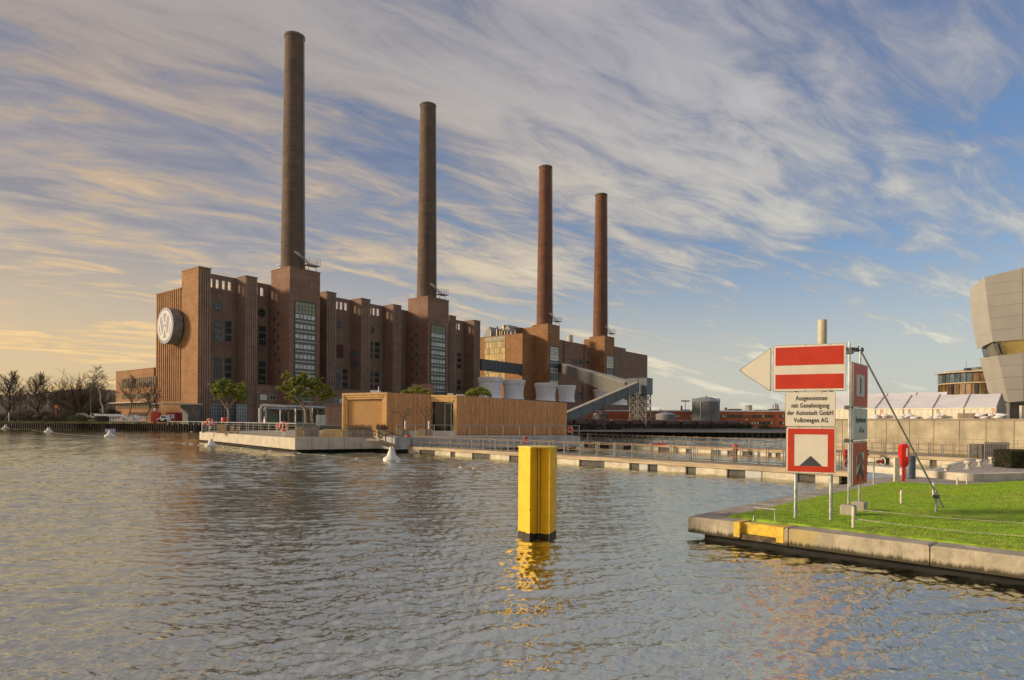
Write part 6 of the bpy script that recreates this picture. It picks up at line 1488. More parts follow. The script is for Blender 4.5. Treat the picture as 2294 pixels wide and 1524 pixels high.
# red life-saving case + grey bin
p = gr(2024, 1078, ZQ); RC = thing('rescue_case', 'bright red life-saver case on a red post at the back of the lawn', 'rescue case', p, rad(-12)); k = p.y / FPX
hb0, hb1 = (1078 - 1046) * k, (1078 - 994) * k; wC = 17.5 * k
REDG = mat('gloss_red', (0.62, 0.015, 0.012), .22, .06, 2.0)
mb = MB(); nseg = 6; P = rrect(-wC/2, wC/2, hb0, hb1, wC * .42, 7); plate(mb, P, -.10, .14); ins_ = [((x) * .82, hb0 + (z - hb0 - (hb1-hb0)/2) * .93 + (hb1-hb0)/2) for x, z in P]; n = len(P)
mb.add([(x, -.10, z) for x, z in P] + [(x, -.17, z) for x, z in ins_], [(i, (i+1) % n, n+(i+1) % n, n+i)[::-1] for i in range(n)] + [tuple(range(n, 2*n))]); mb.build('case', REDG, RC, smooth=False)
MB().box(-.05, .05, -.02, .06, 0, hb0 + .1).build('post', REDG, RC); MB().box(wC*.12, wC*.30, -.175, -.171, hb0 + .45*(hb1-hb0), hb0 + .8*(hb1-hb0)).build('label', SW, RC)
text(RC, 'RETTUNGSRING', 0, 0, .001, 5, SW) if False else None
p = gr(2008, 1079, ZQ); MB().box(-.10, .10, -.06, .06, 0, (1079 - 1026) * k).box(-.085, .085, -.075, .075, (1079-1026)*k*.38, (1079-1026)*k*.40).build('pedestal', POSTC, label='cream service pedestal immediately left of the red rescue case', cat='pedestal', loc=p)
p = gr(2039, 1072, ZQ); k2 = p.y / FPX; BN_ = thing('litter_bin', 'dark blue-grey round litter bin behind the red rescue case', 'bin', p); MB().lathe([(10.5*k2, 0), (10.5*k2, 48*k2), (9*k2, 51*k2), (.01, 51*k2)], 24).build('body', mat('bin_blue', (0.09, 0.11, 0.15), .5, .1, 3, metal=.3), BN_, smooth=True)
MB().lathe([(10.9*k2, 40*k2), (10.9*k2, 43*k2)], 24).build('band', STEELD, BN_)
# life ring holder arm on grey post
p = gr(1957, 1087, ZQ); k = p.y / FPX; LH = thing('ring_holder', 'grey post with a horizontal arm carrying a red life ring float behind the side-on sign', 'rescue stand', p, rad(5))
MB().tube([(0,0,0), (0,0,(1087-1026)*k)], .035, 10).build('post', STEEL, LH); MB().tube([(-55*k, 0, (1087-1040)*k), (22*k, 0, (1087-1034)*k)], .025, 8).build('arm', STEEL, LH)
MB().torus((22*k, 0, (1087-1034)*k), 8*k, 1.0*k, 'x', 18, 8).build('ring', WHITEP, LH); MB().tube([(8*k,0,(1087-1035)*k), (24*k,0,(1087-1033)*k)], 3.6*k, 12).build('float_body', RED, LH, smooth=True)
MB().torus((-58*k, 0, (1087-1042)*k), 13*k, .5*k, 'y', 24, 6).build('hoop', POSTC, LH)

# ------------------------------------------------------------------ long retaining wall, tents
wA = at(1818, 940, 80); wB = at(2294, 943, 66)
WF = Frame(wA.x, wA.y, wB.x - wA.x, wB.y - wA.y)
zW1 = 3.72; LW = 64
RW = thing('concrete_wall', 'long pale concrete retaining wall of tall panels behind the basin on the right', 'wall', (wA.x, wA.y, 0), WF.rz)
WC = mat('wall_concrete', (0.47, 0.40, 0.275), .88, .10, .5, .2, 10, streaks=.4, dirt=(0.26, 0.21, 0.13), dirtamt=.55)
js = [WF.front(px, 975, 0)[0] for px in (1887, 1935, 1985.5, 2037.7, 2092, 2149, 2209, 2272)]
js = [0.0, (0 + js[0]) / 2] + js
while js[-1] < LW: js.append(js[-1] + 3.3)
for a, b in zip(js[:-1], js[1:]): MB().box(a + .025, b - .025, 0, .35, -.6, zW1 - .16).build('panel', WC, RW)
MB().box(.02, LW, .05, .34, -.6, zW1 - .2).build('joint_fill', CONC_D, RW)
MB().box(-.1, LW, -.10, .45, zW1 - .157, zW1 + .02).build('coping', CONC_L, RW); MB().box(-.1, LW, -.13, -.101, zW1 - .10, zW1 - .03).build('coping_rail', mat('rust_rail', (0.20, 0.10, 0.05), .8), RW)
for i in range(12): MB().box(0, .35, .36 + i*6, .36 + i*6 + 5.95, -.6, zW1 - .16).build('panel', WC, RW)
MB().prism([(*WF.w(0, .4)[:2],), (*WF.w(LW, .4)[:2],), (*WF.w(LW + 20, 200)[:2],), (*WF.w(0, 75)[:2],)], .9, zW1 - .03).build('pavement', PAVE, kind='structure')
# thin railing on the jetty before the wall
RL = thing('quay_railing', 'thin low rusty railing along the foot of the concrete wall', 'railing', (*WF.w(0, -3.0)[:2], 0), WF.rz)
pm_ = MB().box(-.02, .02, -.02, .02, .55, 1.6).mesh('post', mat('rust_post', (0.22, 0.17, 0.12), .8))
for i in range(20): link('post', pm_, RL, loc=(i * 1.2, 0, 0))
mb = MB(); [mb.bar((0,0,z), (23,0,z), .03) for z in (.9, 1.25, 1.6)]; mb.build('rail', mat('rust_post2', (0.24, 0.18, 0.12), .8), RL)
# tents
TW = mat('tent_wall', (0.74, 0.68, 0.54), .75, .04, 1.5, streaks=.12, stretch=(3, 1, .2)); TRF = mat('tent_roof', (0.70, 0.67, 0.68), .7, .04, .5, dirt=(0.55, 0.53, 0.54), dirtamt=.4)
def tent(px0, px1, off, py_e, py_r, dep, bay_px, lab, zb=zW1, x_ref=2100):
    xe = WF.front(px1, 915, off)[0]; x0 = WF.front(px0, 915, off)[0]; ze = WF.front(x_ref, py_e, off)[1]; zrr = WF.front(x_ref, py_r, off + dep / 2)[1]
    w = WF.w(x0, off); t = thing('marquee_tent', lab, 'tent', (w.x, w.y, zb), WF.rz, 'white marquee tents on the terrace'); Lt = xe - x0; he = ze - zb; hr = zrr - zb
    nb = bay_px; st = Lt / nb
    for i in range(nb):
        a, b = st*i + .02, st*(i+1) - .02
        mb = MB(); 
        for s in (0, 1):
            y0, y1 = (0, dep/2) if s == 0 else (dep, dep/2)
            sag = .10; xm = (a+b)/2; ymid = (y0+y1)/2; zm = (he+hr)/2
            mb.add([(a,y0,he),(b,y0,he),(b,y1,hr),(a,y1,hr),(xm,y0,he-.03),(xm,ymid,zm-sag),(xm,y1,hr-.04),(a,ymid,zm-.02),(b,ymid,zm-.02)], [(0,4,5,7),(4,1,8,5),(7,5,6,3),(5,8,2,6)])
        mb.build('roof_panel', TRF, t, smooth=True)
        mb = MB(); k = 14
        vs = []; 
        for j in range(k+1): x = a + (b-a)*j/k; o = .035*math.sin(j*2.1); vs += [(x, o, 0), (x, o, he - .01)]
        mb.add(vs, [(2*j, 2*j+2, 2*j+3, 2*j+1) for j in range(k)]); mb.build('side_panel', TW, t, smooth=True)
        mb = MB(); vs = []; k = 10
        for j in range(k+1): x = a + (b-a)*j/k; vs += [(x, -.05, he - .16 + .05*abs(math.sin(j*math.pi/2))), (x, -.05, he + .01)]
        mb.add(vs, [(2*j, 2*j+2, 2*j+3, 2*j+1) for j in range(k)]); mb.build('valance', TW, t)
    mb = MB()
    for i in range(nb + 1): x = st*i; mb.bar((x, 0, he + .03), (x, dep/2, hr + .03), .07); mb.bar((x, dep/2, hr + .03), (x, dep, he + .03), .07); mb.bar((x, -.02, 0), (x, -.02, he), .08)
    mb.build('frame', mat('tent_frame', (0.30, 0.28, 0.27), .5), t)
    MB().add([(Lt, 0, 0), (Lt, dep, 0), (Lt, dep, he), (Lt, dep/2, hr), (Lt, 0, he)], [(0,1,2,3,4)]).build('gable', GAB, t)
    MB().box(.1, Lt - .1, dep - .1, dep, 0, he).build('back_wall', TW, t)
    return t, st, x0, nb
GAB = mat('tent_gable', (0.30, 0.26, 0.22), .7, .1, 1)
tt, st, x0t, nb = tent(1790, 2232, .9, 914.5, 884.5, 9.0, 7, 'long white marquee tent with draped sides standing on the terrace above the wall')
tent(1850, 2112, 13, 912, 878.5, 7, 4, 'second white marquee behind the first, only its roof ridge showing')
# sandbag heaps, straps
BAG = mat('bag_white', (0.66, 0.65, 0.66), .8, .08, 6); STRAP = mat('strap_orange', (0.60, 0.12, 0.05), .7)
for px, lab in ((1972, 'white ballast bag heap at the first visible tent leg right of the signs'), (2034, 'white ballast bag heap at the second visible tent leg'), (2098, 'white ballast bag heap at the third visible tent leg'), (2224, 'large white ballast bag heap with a dark bag on top at the tent corner')):
    x = WF.front(px, 935, .55)[0]; w = WF.w(x, .55); t = thing('ballast_bags', lab, 'ballast bags', (w.x, w.y, zW1), WF.rz, 'ballast bag heaps at the tent legs'); rg = random.Random(px)
    for i in range(7 if px < 2200 else 12):
        r = rg.uniform(.2, .34); px_, pz = rg.uniform(-.75, .75) * (1.0 if px < 2200 else 1.6), rg.uniform(.12, .22) if i < 5 else .42
        mb = MB(); nl, ns2 = 7, 10; vs = [(r*1.35*math.cos(2*math.pi*j/ns2)*math.sin(math.pi*i2/nl)*(1+rg.uniform(-.12,.12)), r*.9*math.sin(2*math.pi*j/ns2)*math.sin(math.pi*i2/nl), r*.62*math.cos(math.pi*i2/nl)*(1+rg.uniform(-.1,.1))) for i2 in range(nl+1) for j in range(ns2)]
        mb.add(vs, [(a*ns2+j, a*ns2+(j+1) % ns2, (a+1)*ns2+(j+1) % ns2, (a+1)*ns2+j)[::-1] for a in range(nl) for j in range(ns2)]); mb.build('bag', BAG if not (px > 2200 and i == 11) else DARK, t, loc=(px_, rg.uniform(-.2, .2), pz), smooth=True)
    MB().bar((0, .3, 1.15), (0, .0, .3), .07, .02).build('strap', STRAP, t)
x = WF.front(2145, 935, .4)[0]; w = WF.w(x, .4); PLt = thing('crate', 'low brown wooden crate on the wall top before the tent', 'crate', (w.x, w.y, zW1 + .02), WF.rz)
for i in range(5): MB().box(0, 1.45, -.02, .02, i*.13, i*.13 + .10).build('slat', GREYW, PLt)
MB().box(.02, 1.43, .03, .9, 0, .62).build('box', mat('crate_in', (0.14, 0.10, 0.06), .8), PLt)

# ------------------------------------------------------------------ museum with leaning faceted shell
CLAD = mat('cladding', (0.46, 0.43, 0.375), .5, .03, .35, metal=.15, streaks=.06)
Ls = [(2172, 648), (2172.5, 665), (2174, 686), (2176, 708), (2179.5, 733), (2184, 758), (2189, 782), (2194, 803), (2200, 826), (2207, 852), (2214, 880), (2246, 900)]
Cs = [(2205.5, 621), (2207.5, 639), (2210, 663), (2213, 688), (2217, 714), (2220.5, 741), (2224, 766), (2234, 797), (2240.5, 820), (2246.5, 846), (2253, 874), (2259, 902)]
Rs = [(2294, 599), (2294, 626), (2294, 653), (2294, 679), (2294, 706), (2294, 733), (2294, 761), (2294, 790), (2294, 817), (2294, 844), (2294, 872), (2294, 899)]
MU = thing('museum_building', 'modern museum building with leaning faceted cladding and a dark ribbon window at the right edge', 'building', (*at(2230, 900, 84)[:2], zW1))
org = MU.location
def m3(px, py, D): return at(px, py, D) - Vector(org)
LP, CP, RP_ = [], [], []
for k in range(12):
    LP.append(m3(*Ls[k], 94 - k*.12)); CP.append(m3(*Cs[k], 85)); xC_ = at(*Cs[k], 85).x; kx_ = ray(*Rs[k])[0]; r_ = m3(*Rs[k], (85 + .45 * xC_) / (1 + .45 * kx_)); RP_.append(r_)
UR = [(r.x - c.x) / 16.0 for c, r in zip(CP, RP_)]; R2 = [c + (r - c) / u for c, r, u in zip(CP, RP_, UR)]
NGC = MB()
def quadpanel(a, b, c, d, name, m, off=.0, shrink=.020, th=.12, parent=None):
    """a,b top; c,d bottom : a-b-c-d ring; a thin solid panel"""
    a, b, c, d = [Vector(p) for p in (a, b, c, d)]; ce = (a + b + c + d) / 4; nrm = (b - a).cross(d - a).normalized()
    if nrm.dot(ce + org - Vector((0, 0, EYE))) > 0: nrm = -nrm
    f = [p + (ce - p).normalized() * shrink * 1.3 + nrm * off for p in (a, b, c, d)]; bk_ = [p - nrm * th for p in f]
    mb = MB(); mb.add(f + bk_, [(0,1,2,3), (7,6,5,4), (0,4,5,1), (1,5,6,2), (2,6,7,3), (3,7,4,0)]); return mb.build(name, m, parent or MU)
for k in range(11):
    if k == 6:
        # ribbon window: dark recess with a golden reflecting pane
        quadpanel(LP[k], CP[k], CP[k+1], LP[k+1], 'ribbon_window', GLASS_D, -.5); a, b, c, d = CP[k], R2[k], R2[k+1], CP[k+1]
        quadpanel(a + (b-a)*.02, b, c, d + (c-d)*.02, 'ribbon_window', mat('gold_ribbon', (0.50, 0.38, 0.14), .25, .3, .1, metal=.6), -.15)
        l0 = LP[k] + (CP[k] - LP[k]) * .45; l1 = LP[k+1] + (CP[k+1]-LP[k+1]) * .25; quadpanel(l0 + Vector((.35,-.6,-.2)), CP[k] + Vector((-.1,-.25,-.3)), CP[k+1] + Vector((-.25,-.2,.2)), l1 + Vector((.5,-.6,.1)), 'window_pane', GLASS_M, -.3)
        continue
    quadpanel(LP[k], CP[k], CP[k+1], LP[k+1], 'cladding_panel', CLAD)
    for i in range(4):
        ua, ub = (0, UR[k] * .96, .5, .75, 1.0), (0, UR[k+1] * .96, .5, .75, 1.0)
        quadpanel(CP[k] + (R2[k]-CP[k])*ua[i], CP[k] + (R2[k]-CP[k])*ua[i+1], CP[k+1] + (R2[k+1]-CP[k+1])*ub[i+1], CP[k+1] + (R2[k+1]-CP[k+1])*ub[i], 'cladding_panel', CLAD)
# solid core just behind the panels
core_pts = []
for k in range(12):
    core_pts += [LP[k] + Vector((.75, -.1, 0)), CP[k] + Vector((.55, .75, 0)), R2[k] + Vector((0, .8, 0)), R2[k] + Vector((0, 16, 0)), LP[k] + Vector((14, 16, 0))]
fs = []
for k in range(11):
    for i in range(5): j = (i+1) % 5; fs.append((k*5+i, k*5+j, (k+1)*5+j, (k+1)*5+i))
fs += [(0,1,2,3,4), (59,58,57,56,55)]
MB().add(core_pts, fs).build('shell_core', mat('joint_dark', (0.20, 0.18, 0.145), .8), MU)
# recessed ground floor and pale column
gx0 = m3(2262, 902, 87); MB().box(gx0.x, gx0.x + 14, gx0.y, gx0.y + 8, 0, gx0.z - .05).build('ground_floor', mat('granite', (0.17, 0.165, 0.15), .6, .1, 1, courses=.2), MU)
cxx = m3(2291, 905, 84.5); MB().box(cxx.x - .12, cxx.x + .25, cxx.y, cxx.y + .4, 0, cxx.z - .2).build('column', CONC_L, MU)

# ------------------------------------------------------------------ curved hotel behind
Dh = 190; hc = at(2212, 880, Dh); rh = 99 / FPX * Dh
HT = thing('round_building', 'brown curved building with glazed top storey behind the tents, beside the museum', 'building', (hc.x, hc.y, 2))
zz_ = lambda y: at(2160, y, Dh - 8).z - 2
BRN = mat('bronze_cladding', (0.17, 0.095, 0.04), .45, .2, .5, metal=.3); CRM = mat('cream_band', (0.48, 0.38, 0.24), .7)
a0, a1 = rad(160), rad(350)
MB().lathe([(rh - .6, 0), (rh - .6, zz_(832))], 60, a0=a0, a1=a1, cap=False).build('wall', BRN, HT)
MB().lathe([(rh - .62, zz_(858)), (rh - .2, zz_(858)), (rh - .2, zz_(855.5)), (rh - .62, zz_(855.5))], 60, a0=a0, a1=a1, cap=False).build('band', CRM, HT)
MB().lathe([(rh - .9, zz_(833)), (rh + .5, zz_(833)), (rh + .5, zz_(830.5)), (rh - 1.5, zz_(829)), (rh - 3, zz_(826)), (.1, zz_(826))], 60, a0=a0, a1=a1, cap=False).build('roof', CRM, HT)
MB().lathe([(rh - 4, zz_(828)), (rh - 4, zz_(820.5)), (.1, zz_(820))], 40, a0=rad(205), a1=a1, cap=False).build('roof_house', STEELD, HT)
MB().box(-rh*.82, -rh*.72, -rh*.5, -rh*.4, zz_(828), zz_(823.5)).box(-rh*.80, -rh*.795, -rh*.45, -rh*.445, zz_(824), zz_(808)).build('antenna', STEELD, HT)
for i in range(26):
    a = a0 + (a1 - a0) * (i + .5) / 26; da = (a1 - a0) / 26
    for zb_, zt_, mm, fr_ in ((zz_(884), zz_(860), GLASS_AM if i % 3 else GLASS_D, .34), (zz_(854), zz_(836), GLASS_M if i < 9 else BRN, .42)) if 'GLASS_AM' in globals() else (): pass
GLASS_AM = glass_mat('amber_window', (0.17, 0.105, 0.038), .3, .1, .5, .5)
def curvepanel(a, w, z0, z1, rr_, m, nm):
    vs = []
    for q in (-1, 0, 1): vs += [(rr_*math.cos(a + q*w), rr_*math.sin(a + q*w), z0), (rr_*math.cos(a + q*w), rr_*math.sin(a + q*w), z1)]
    for q in (-1, 0, 1): vs += [((rr_-.2)*math.cos(a + q*w), (rr_-.2)*math.sin(a + q*w), z0), ((rr_-.2)*math.cos(a + q*w), (rr_-.2)*math.sin(a + q*w), z1)]
    MB().add(vs, [(0,2,3,1),(2,4,5,3),(6,7,9,8),(8,9,11,10),(0,1,7,6),(4,10,11,5),(1,3,9,7),(3,5,11,9)]).build(nm, m, HT)
for i in range(26):
    a = a0 + (a1 - a0) * (i + .5) / 26; da = (a1 - a0) / 26
    curvepanel(a, da * .28, zz_(905), zz_(859.5), rh - .38, GLASS_AM if i % 4 else GLASS_D, 'window')
    curvepanel(a, da * .44, zz_(855), zz_(834), rh - .38, GLASS_M if i < 8 else BRN, 'window')
# ------------------------------------------------------------------ trees
BARK = mat('bark', (0.085, 0.062, 0.042), .95, .25, 2.5, .4, 12); BARKG = mat('bark_green', (0.105, 0.095, 0.055), .95, .25, 2.5, .4, 12); BIRCH = mat('birch_bark', (0.40, 0.36, 0.30), .8, .3, 3, stretch=(1, 1, 4))
TWIG = mat('twig', (0.13, 0.095, 0.068), .95, .2, 2)
PBARK = mat('pine_bark', (0.30, 0.22, 0.15), .9, .2, 3, .4, 10)
def bare_tree(mbT, mbC, H, rg, r0, spread=.55, levels=5, shape='round', fork=.28, kids_=(3, 4), lr=.74, minr=.012, up=.25, first=None):
    def grow(p, d, L, r, lv):
        n = 3 if lv < 2 else 2; pts = [p.copy()]; q = p.copy(); dd = d.copy()
        for i in range(n):
            dd = (dd + Vector((rg.gauss(0, .10), rg.gauss(0, .10), rg.gauss(0, .05) + up * .12))).normalized(); q = q + dd * L / n; pts.append(q.copy())
        r1 = max(minr, r * .62)
        (mbT if lv < 2 else mbC).tube(pts, r, 7 if lv < 1 else (5 if lv < 3 else 3), r2=r1, caps=False)
        if lv >= levels: return
        k = rg.randint(*kids_) + (1 if lv >= 3 else 0)
        for i in range(k):
            a = 2 * math.pi * (i + rg.random() * .6) / k; s = spread * rg.uniform(.55, 1.25)
            u = dd.orthogonal().normalized(); v = dd.cross(u); nd = (dd * math.cos(s) + (u * math.cos(a) + v * math.sin(a)) * math.sin(s)); nd.z += up * .35; nd.normalize()
            at_ = pts[-1] if i < 2 or lv == 0 and i < 3 else pts[-2].lerp(pts[-1], rg.random())
            grow(at_, nd, L * lr * rg.uniform(.8, 1.15), r1 * rg.uniform(.75, .95), lv + 1)
    grow(Vector((0, 0, 0)), Vector((0, 0, 1)), first or H * fork, r0, 0)
def leader_tree(T, Cc, H, rg, r0, oval=.5, rise=.75, n=34, droop=0.0, low=.16, dome=False):
    pts = [Vector((0, 0, 0))]; k = 9
    for i in range(k): q = pts[-1]; pts.append(q + Vector((rg.gauss(0, .02) * H, rg.gauss(0, .02) * H, H * (.80 if not dome else .5) / k)))
    T.tube(pts, r0, 8, r2=r0 * .22, caps=False)
    def twig(p, d, L, r, lv):
        P = [p]; q = p.copy(); dd = d.copy(); m = 3
        for _ in range(m): dd = (dd + Vector((rg.gauss(0, .12), rg.gauss(0, .12), rg.gauss(0, .06) + (.16 if not droop else -droop)))).normalized(); q = q + dd * (L / m); P.append(q.copy())
        Cc.tube(P, r, 4 if lv < 1 else 3, r2=r * .45, caps=False)
        if lv >= 3: return
        for j in range((7, 6, 5)[lv]):
            u = (j + rg.uniform(.4, 1.2)) / (7, 6, 5)[lv]; f = min(.999, u) * m; i0 = int(f); b = P[i0].lerp(P[i0 + 1], f - i0)
            o = dd.orthogonal().normalized(); a = rg.uniform(0, 6.28); v = dd.cross(o); s = rg.uniform(.35, .85)
            nd = (dd * math.cos(s) + (o * math.cos(a) + v * math.sin(a)) * math.sin(s)).normalized(); twig(b, nd, L * rg.uniform(.36, .52), max(.018, r * .42), lv + 1)
    for i in range(n):
        u = low + (1 - low) * (i / (n - 1)) ** (1.0 if not dome else 1.5); zf = u if not dome else low + (u - low) * .55
        f = min(.999, zf) * k; i0 = int(f); b = pts[i0].lerp(pts[i0 + 1], f - i0); a = i * 2.4 + rg.uniform(-.4, .4)
        if dome: el = rg.uniform(.12, .5) + .9 * ((u - low) / (1 - low)) ** 1.3; L = H * oval * rg.uniform(.82, 1.0)
        else: el = rise + .35 * u; L = H * oval * math.sin(math.pi * min(.93, (.22 + .75 * u))) ** .7 * rg.uniform(.75, 1.05)
        twig(b, Vector((math.cos(a) * math.cos(el), math.sin(a) * math.cos(el), math.sin(el))), L * .72, r0 * .36 * (1 - .5 * u), 0)
def tree(px, base, top, D, wpx, lab, seed, kind='tree', bark=BARK, **kw):
    p = at(px, base, D); H = (base - top) / FPX * D; rg = random.Random(seed); T, Cc = MB(), MB()
    if kw.get('mode') == 'leader': kw.pop('mode'); leader_tree(T, Cc, H, rg, kw.pop('r0', H * .026), **kw)
    else: bare_tree(T, Cc, H, rg, kw.pop('r0', H * .028), **kw)
    zmax = max(v[2] for v in T.v + Cc.v); xs_ = [abs(v[0]) for v in Cc.v]; xs_.sort(); xm = xs_[int(len(xs_) * .985)]
    sz = H / zmax; sx_ = (wpx / 2 / FPX * D) / xm
    for m_ in (T, Cc): m_.v = [(x * sx_ * (1 if z > 0 else 1), y * sx_, z * sz) for x, y, z in m_.v]
    t = thing('bare_tree', lab, kind, (p.x, p.y, p.z), 0, 'leafless trees on the far bank'); T.build('trunk', bark, t, smooth=True); Cc.build('crown', TWIG, t)
tree(17, 945, 826, 215, 62, 'upright leafless tree, leftmost and cut by the picture edge', 4, mode='leader', n=30, oval=.42, rise=.7)
tree(87, 945, 830, 205, 62, 'narrow leafless tree with upswept twigs, second from the left', 12, mode='leader', n=32, oval=.42, rise=.7)
tree(176, 942, 822, 210, 118, 'widest leafless tree with a round domed crown and short trunk', 21, mode='leader', dome=True, n=34, oval=.62, low=.2, r0=.75)
tree(234, 935, 817, 190, 62, 'slender white-barked birch with loose drooping twigs by the office annex', 33, 'birch tree', BIRCH, mode='leader', n=20, oval=.38, rise=.5, droop=.12, low=.35, r0=.26)
tree(52, 944, 868, 196, 40, 'small leafless tree between the two leftmost tall ones', 5, mode='leader', n=14, oval=.5, r0=.2)
tree(130, 944, 872, 214, 46, 'small twiggy tree left of the domed tree', 6, mode='leader', n=14, oval=.5, r0=.2)
tree(213, 938, 850, 222, 44, 'small twiggy tree just right of the domed tree', 7, mode='leader', n=14, oval=.5, r0=.2)
tree(283, 940, 838, 192, 56, 'thin leafless tree in front of the left end of the office annex', 8, mode='leader', n=13, oval=.4, r0=.14, low=.3)
tree(328, 940, 852, 192, 56, 'thin leafless tree in front of the right end of the office annex', 9, mode='leader', n=12, oval=.4, r0=.13, low=.3)
# undergrowth: twiggy shrubs along the bank
def shrub(px, base, top, D, wpx, lab, seed, n=420, m=None):
    p = at(px, base, D); H = (base - top) / FPX * D; w = wpx / FPX * D; rg = random.Random(seed); mb = MB()
    for i in range(n):
        a = rg.uniform(0, 6.28); rr = rg.random() ** .5 * w / 2; x, y = rr * math.cos(a), rr * math.sin(a) * .7; h = H * (1 - (rr / (w / 2)) ** 2 * .5) * rg.uniform(.5, 1.05); dx, dy = rg.gauss(0, .25 * H), rg.gauss(0, .25 * H); q = .035
        mb.add([(x * .7 - q, y, 0), (x * .7 + q, y, 0), (x + dx * .5 + q, y + dy * .5, h * .6), (x + dx, y + dy, h)], [(0, 1, 2), (0, 2, 3)])
    for i in range(n * 2):
        a = rg.uniform(0, 6.28); rr = rg.random() ** .5 * w / 2; leaf(mb, (rr*math.cos(a), rr*math.sin(a)*.7, rg.uniform(.05, .9) * H * (1 - (rr/(w/2))**2 * .6)), .11, rg)
    mb.build('shrub', m or SHR, label=lab, cat='shrub', group='twiggy shrubs along the far bank', loc=p)
SHR = mat('shrub_brown', (0.10, 0.078, 0.052), .95, .3, 1.5); SHRG = mat('shrub_green', (0.09, 0.09, 0.035), .95, .3, 1.5)
for px, base, top, D, w, lab, s, m_ in ((10, 946, 922, 180, 46, 'dark twiggy shrub at the far left picture edge', 1, SHR), (45, 946, 918, 190, 60, 'brown shrub below the leftmost tall tree', 2, SHR), (100, 946, 914, 195, 50, 'tall tangled brown shrub behind the second tree', 3, SHR), (146, 945, 918, 180, 34, 'dark round bush left of the parked cars', 4, SHR),
                             (175, 944, 925, 178, 44, 'low green bush in front of the domed tree', 5, SHRG), (228, 945, 922, 179, 30, 'dark bush right of the parked silver car', 6, SHR), (112, 946, 926, 178, 26, 'small dark bush between the second and third trees', 7, SHR), (204, 940, 908, 215, 50, 'brown thicket behind the parked cars', 8, SHR), (250, 938, 910, 215, 40, 'brown thicket beside the end of the annex', 9, SHR), (150, 940, 912, 240, 90, 'broad brown thicket under the domed tree', 10, SHR), (60, 942, 912, 240, 90, 'broad brown thicket behind the left trees', 11, SHR),
                             (1660, 960, 946, 185, 20, 'green bush before the brick factory right of the train', 12, SHRG), (1678, 960, 947, 186, 14, 'small green bush before the factory stair window', 13, SHRG), (1712, 962, 950, 184, 26, 'low bush before the right part of the brick factory', 14, SHR), (1740, 963, 955, 184, 40, 'low brown scrub at the right end of the factory', 15, SHR)): shrub(px, base, top, D, w, lab, s, 420, m_)
# grass verge strip
mb = MB(); rg = random.Random(77)
for i in range(9000):
    px = rg.uniform(-120, 330); D = rg.uniform(172, 200); p = at(px, 950, D); z = 1.95; q = .10; h = rg.uniform(.3, .8)
    mb.add([(p.x - q, p.y, z), (p.x + q, p.y, z), (p.x + rg.gauss(0, .1), p.y, z + h)], [(0, 1, 2)])
mb.build('verge_grass', mat('verge', (0.15, 0.13, 0.045), .95, .3, .3), kind='stuff', label='rough winter grass on the far bank')

# pines in planters behind the platform
PINE = leaf_mat('pine_needles', (0.19, 0.22, 0.035), (0.31, 0.34, 0.06), (0.42, 0.42, 0.09), .5, .35, 3.0)
def pine(px, base, D, forks, blobs, lab, seed, nlf=16000):
    rg = random.Random(seed); p = at(px, base, D); k = D / FPX
    t = thing('pine_tree', lab, 'pine tree', p, 0); T = MB(); F = MB()
    for pts, r0, r1 in forks:
        P = [Vector(((x - px) * k, dy, (base - y) * k)) for x, y, dy in pts]; T.tube(P, r0 * k, 8, r2=r1 * k)
    T.build('trunk', PBARK, t, smooth=True); B = MB()
    tot = sum(w * h for _, _, w, h, _ in blobs)
    for (x, y, w, h, dy) in blobs:
        c = Vector(((x - px) * k, dy, (base - y) * k)); n = int(1.15 * nlf * w * h / tot)
        near = min((Vector(((q[0] - px) * k, q[2], (base - q[1]) * k)) for pts, _, _ in forks for q in pts[1:]), key=lambda v: (v - c).length); B.tube([near, near.lerp(c, .5) + Vector((0, 0, -.1)), c], .9 * k, 4, r2=.35 * k)
        cl = [(c + Vector((rg.gauss(0, .52) * w * k, rg.gauss(0, .6) * w * k, rg.gauss(0, .52) * h * k))) for _ in range(max(6, n // 55))]
        for q in cl:
            s = rg.uniform(.05, .11) * 10 * k * 2.2
            for _ in range(55): 
                v = Vector((rg.gauss(0, 1), rg.gauss(0, 1), rg.gauss(0, .55))); 
                leaf(F, q + v * s * .6, 2.1 * k * rg.uniform(.6, 1.5), rg)
    B.build('branch', PBARK, t, smooth=True); F.build('crown', PINE, t)
pine(512, 946, 92, [([(511, 946, 0), (512, 925, 0), (508, 905, 0)], 3.2, 1.8), ([(511, 921, 0), (502, 905, -.2), (494, 893, -.3)], 1.8, 1.0), ([(512, 915, 0), (521, 900, .2), (532, 890, .3)], 1.8, .9), ([(508, 906, 0), (507, 885, 0), (512, 868, 0)], 1.5, .7)],
     [(490, 862, 11, 7, 0), (500, 855, 12, 6, .5), (482, 876, 9, 6, -.2), (497, 873, 14, 8, -.4), (515, 878, 13, 7, .2), (538, 866, 12, 8, .3), (545, 878, 11, 8, -.3), (528, 872, 12, 8, .6), (486, 887, 11, 6, .3), (541, 893, 10, 5, 0), (505, 884, 11, 6, -.5), (530, 888, 9, 5, .4), (520, 865, 7, 5, 0)], 'smaller umbrella-shaped pine left of the glazed bays, standing behind the platform', 3, 17000)
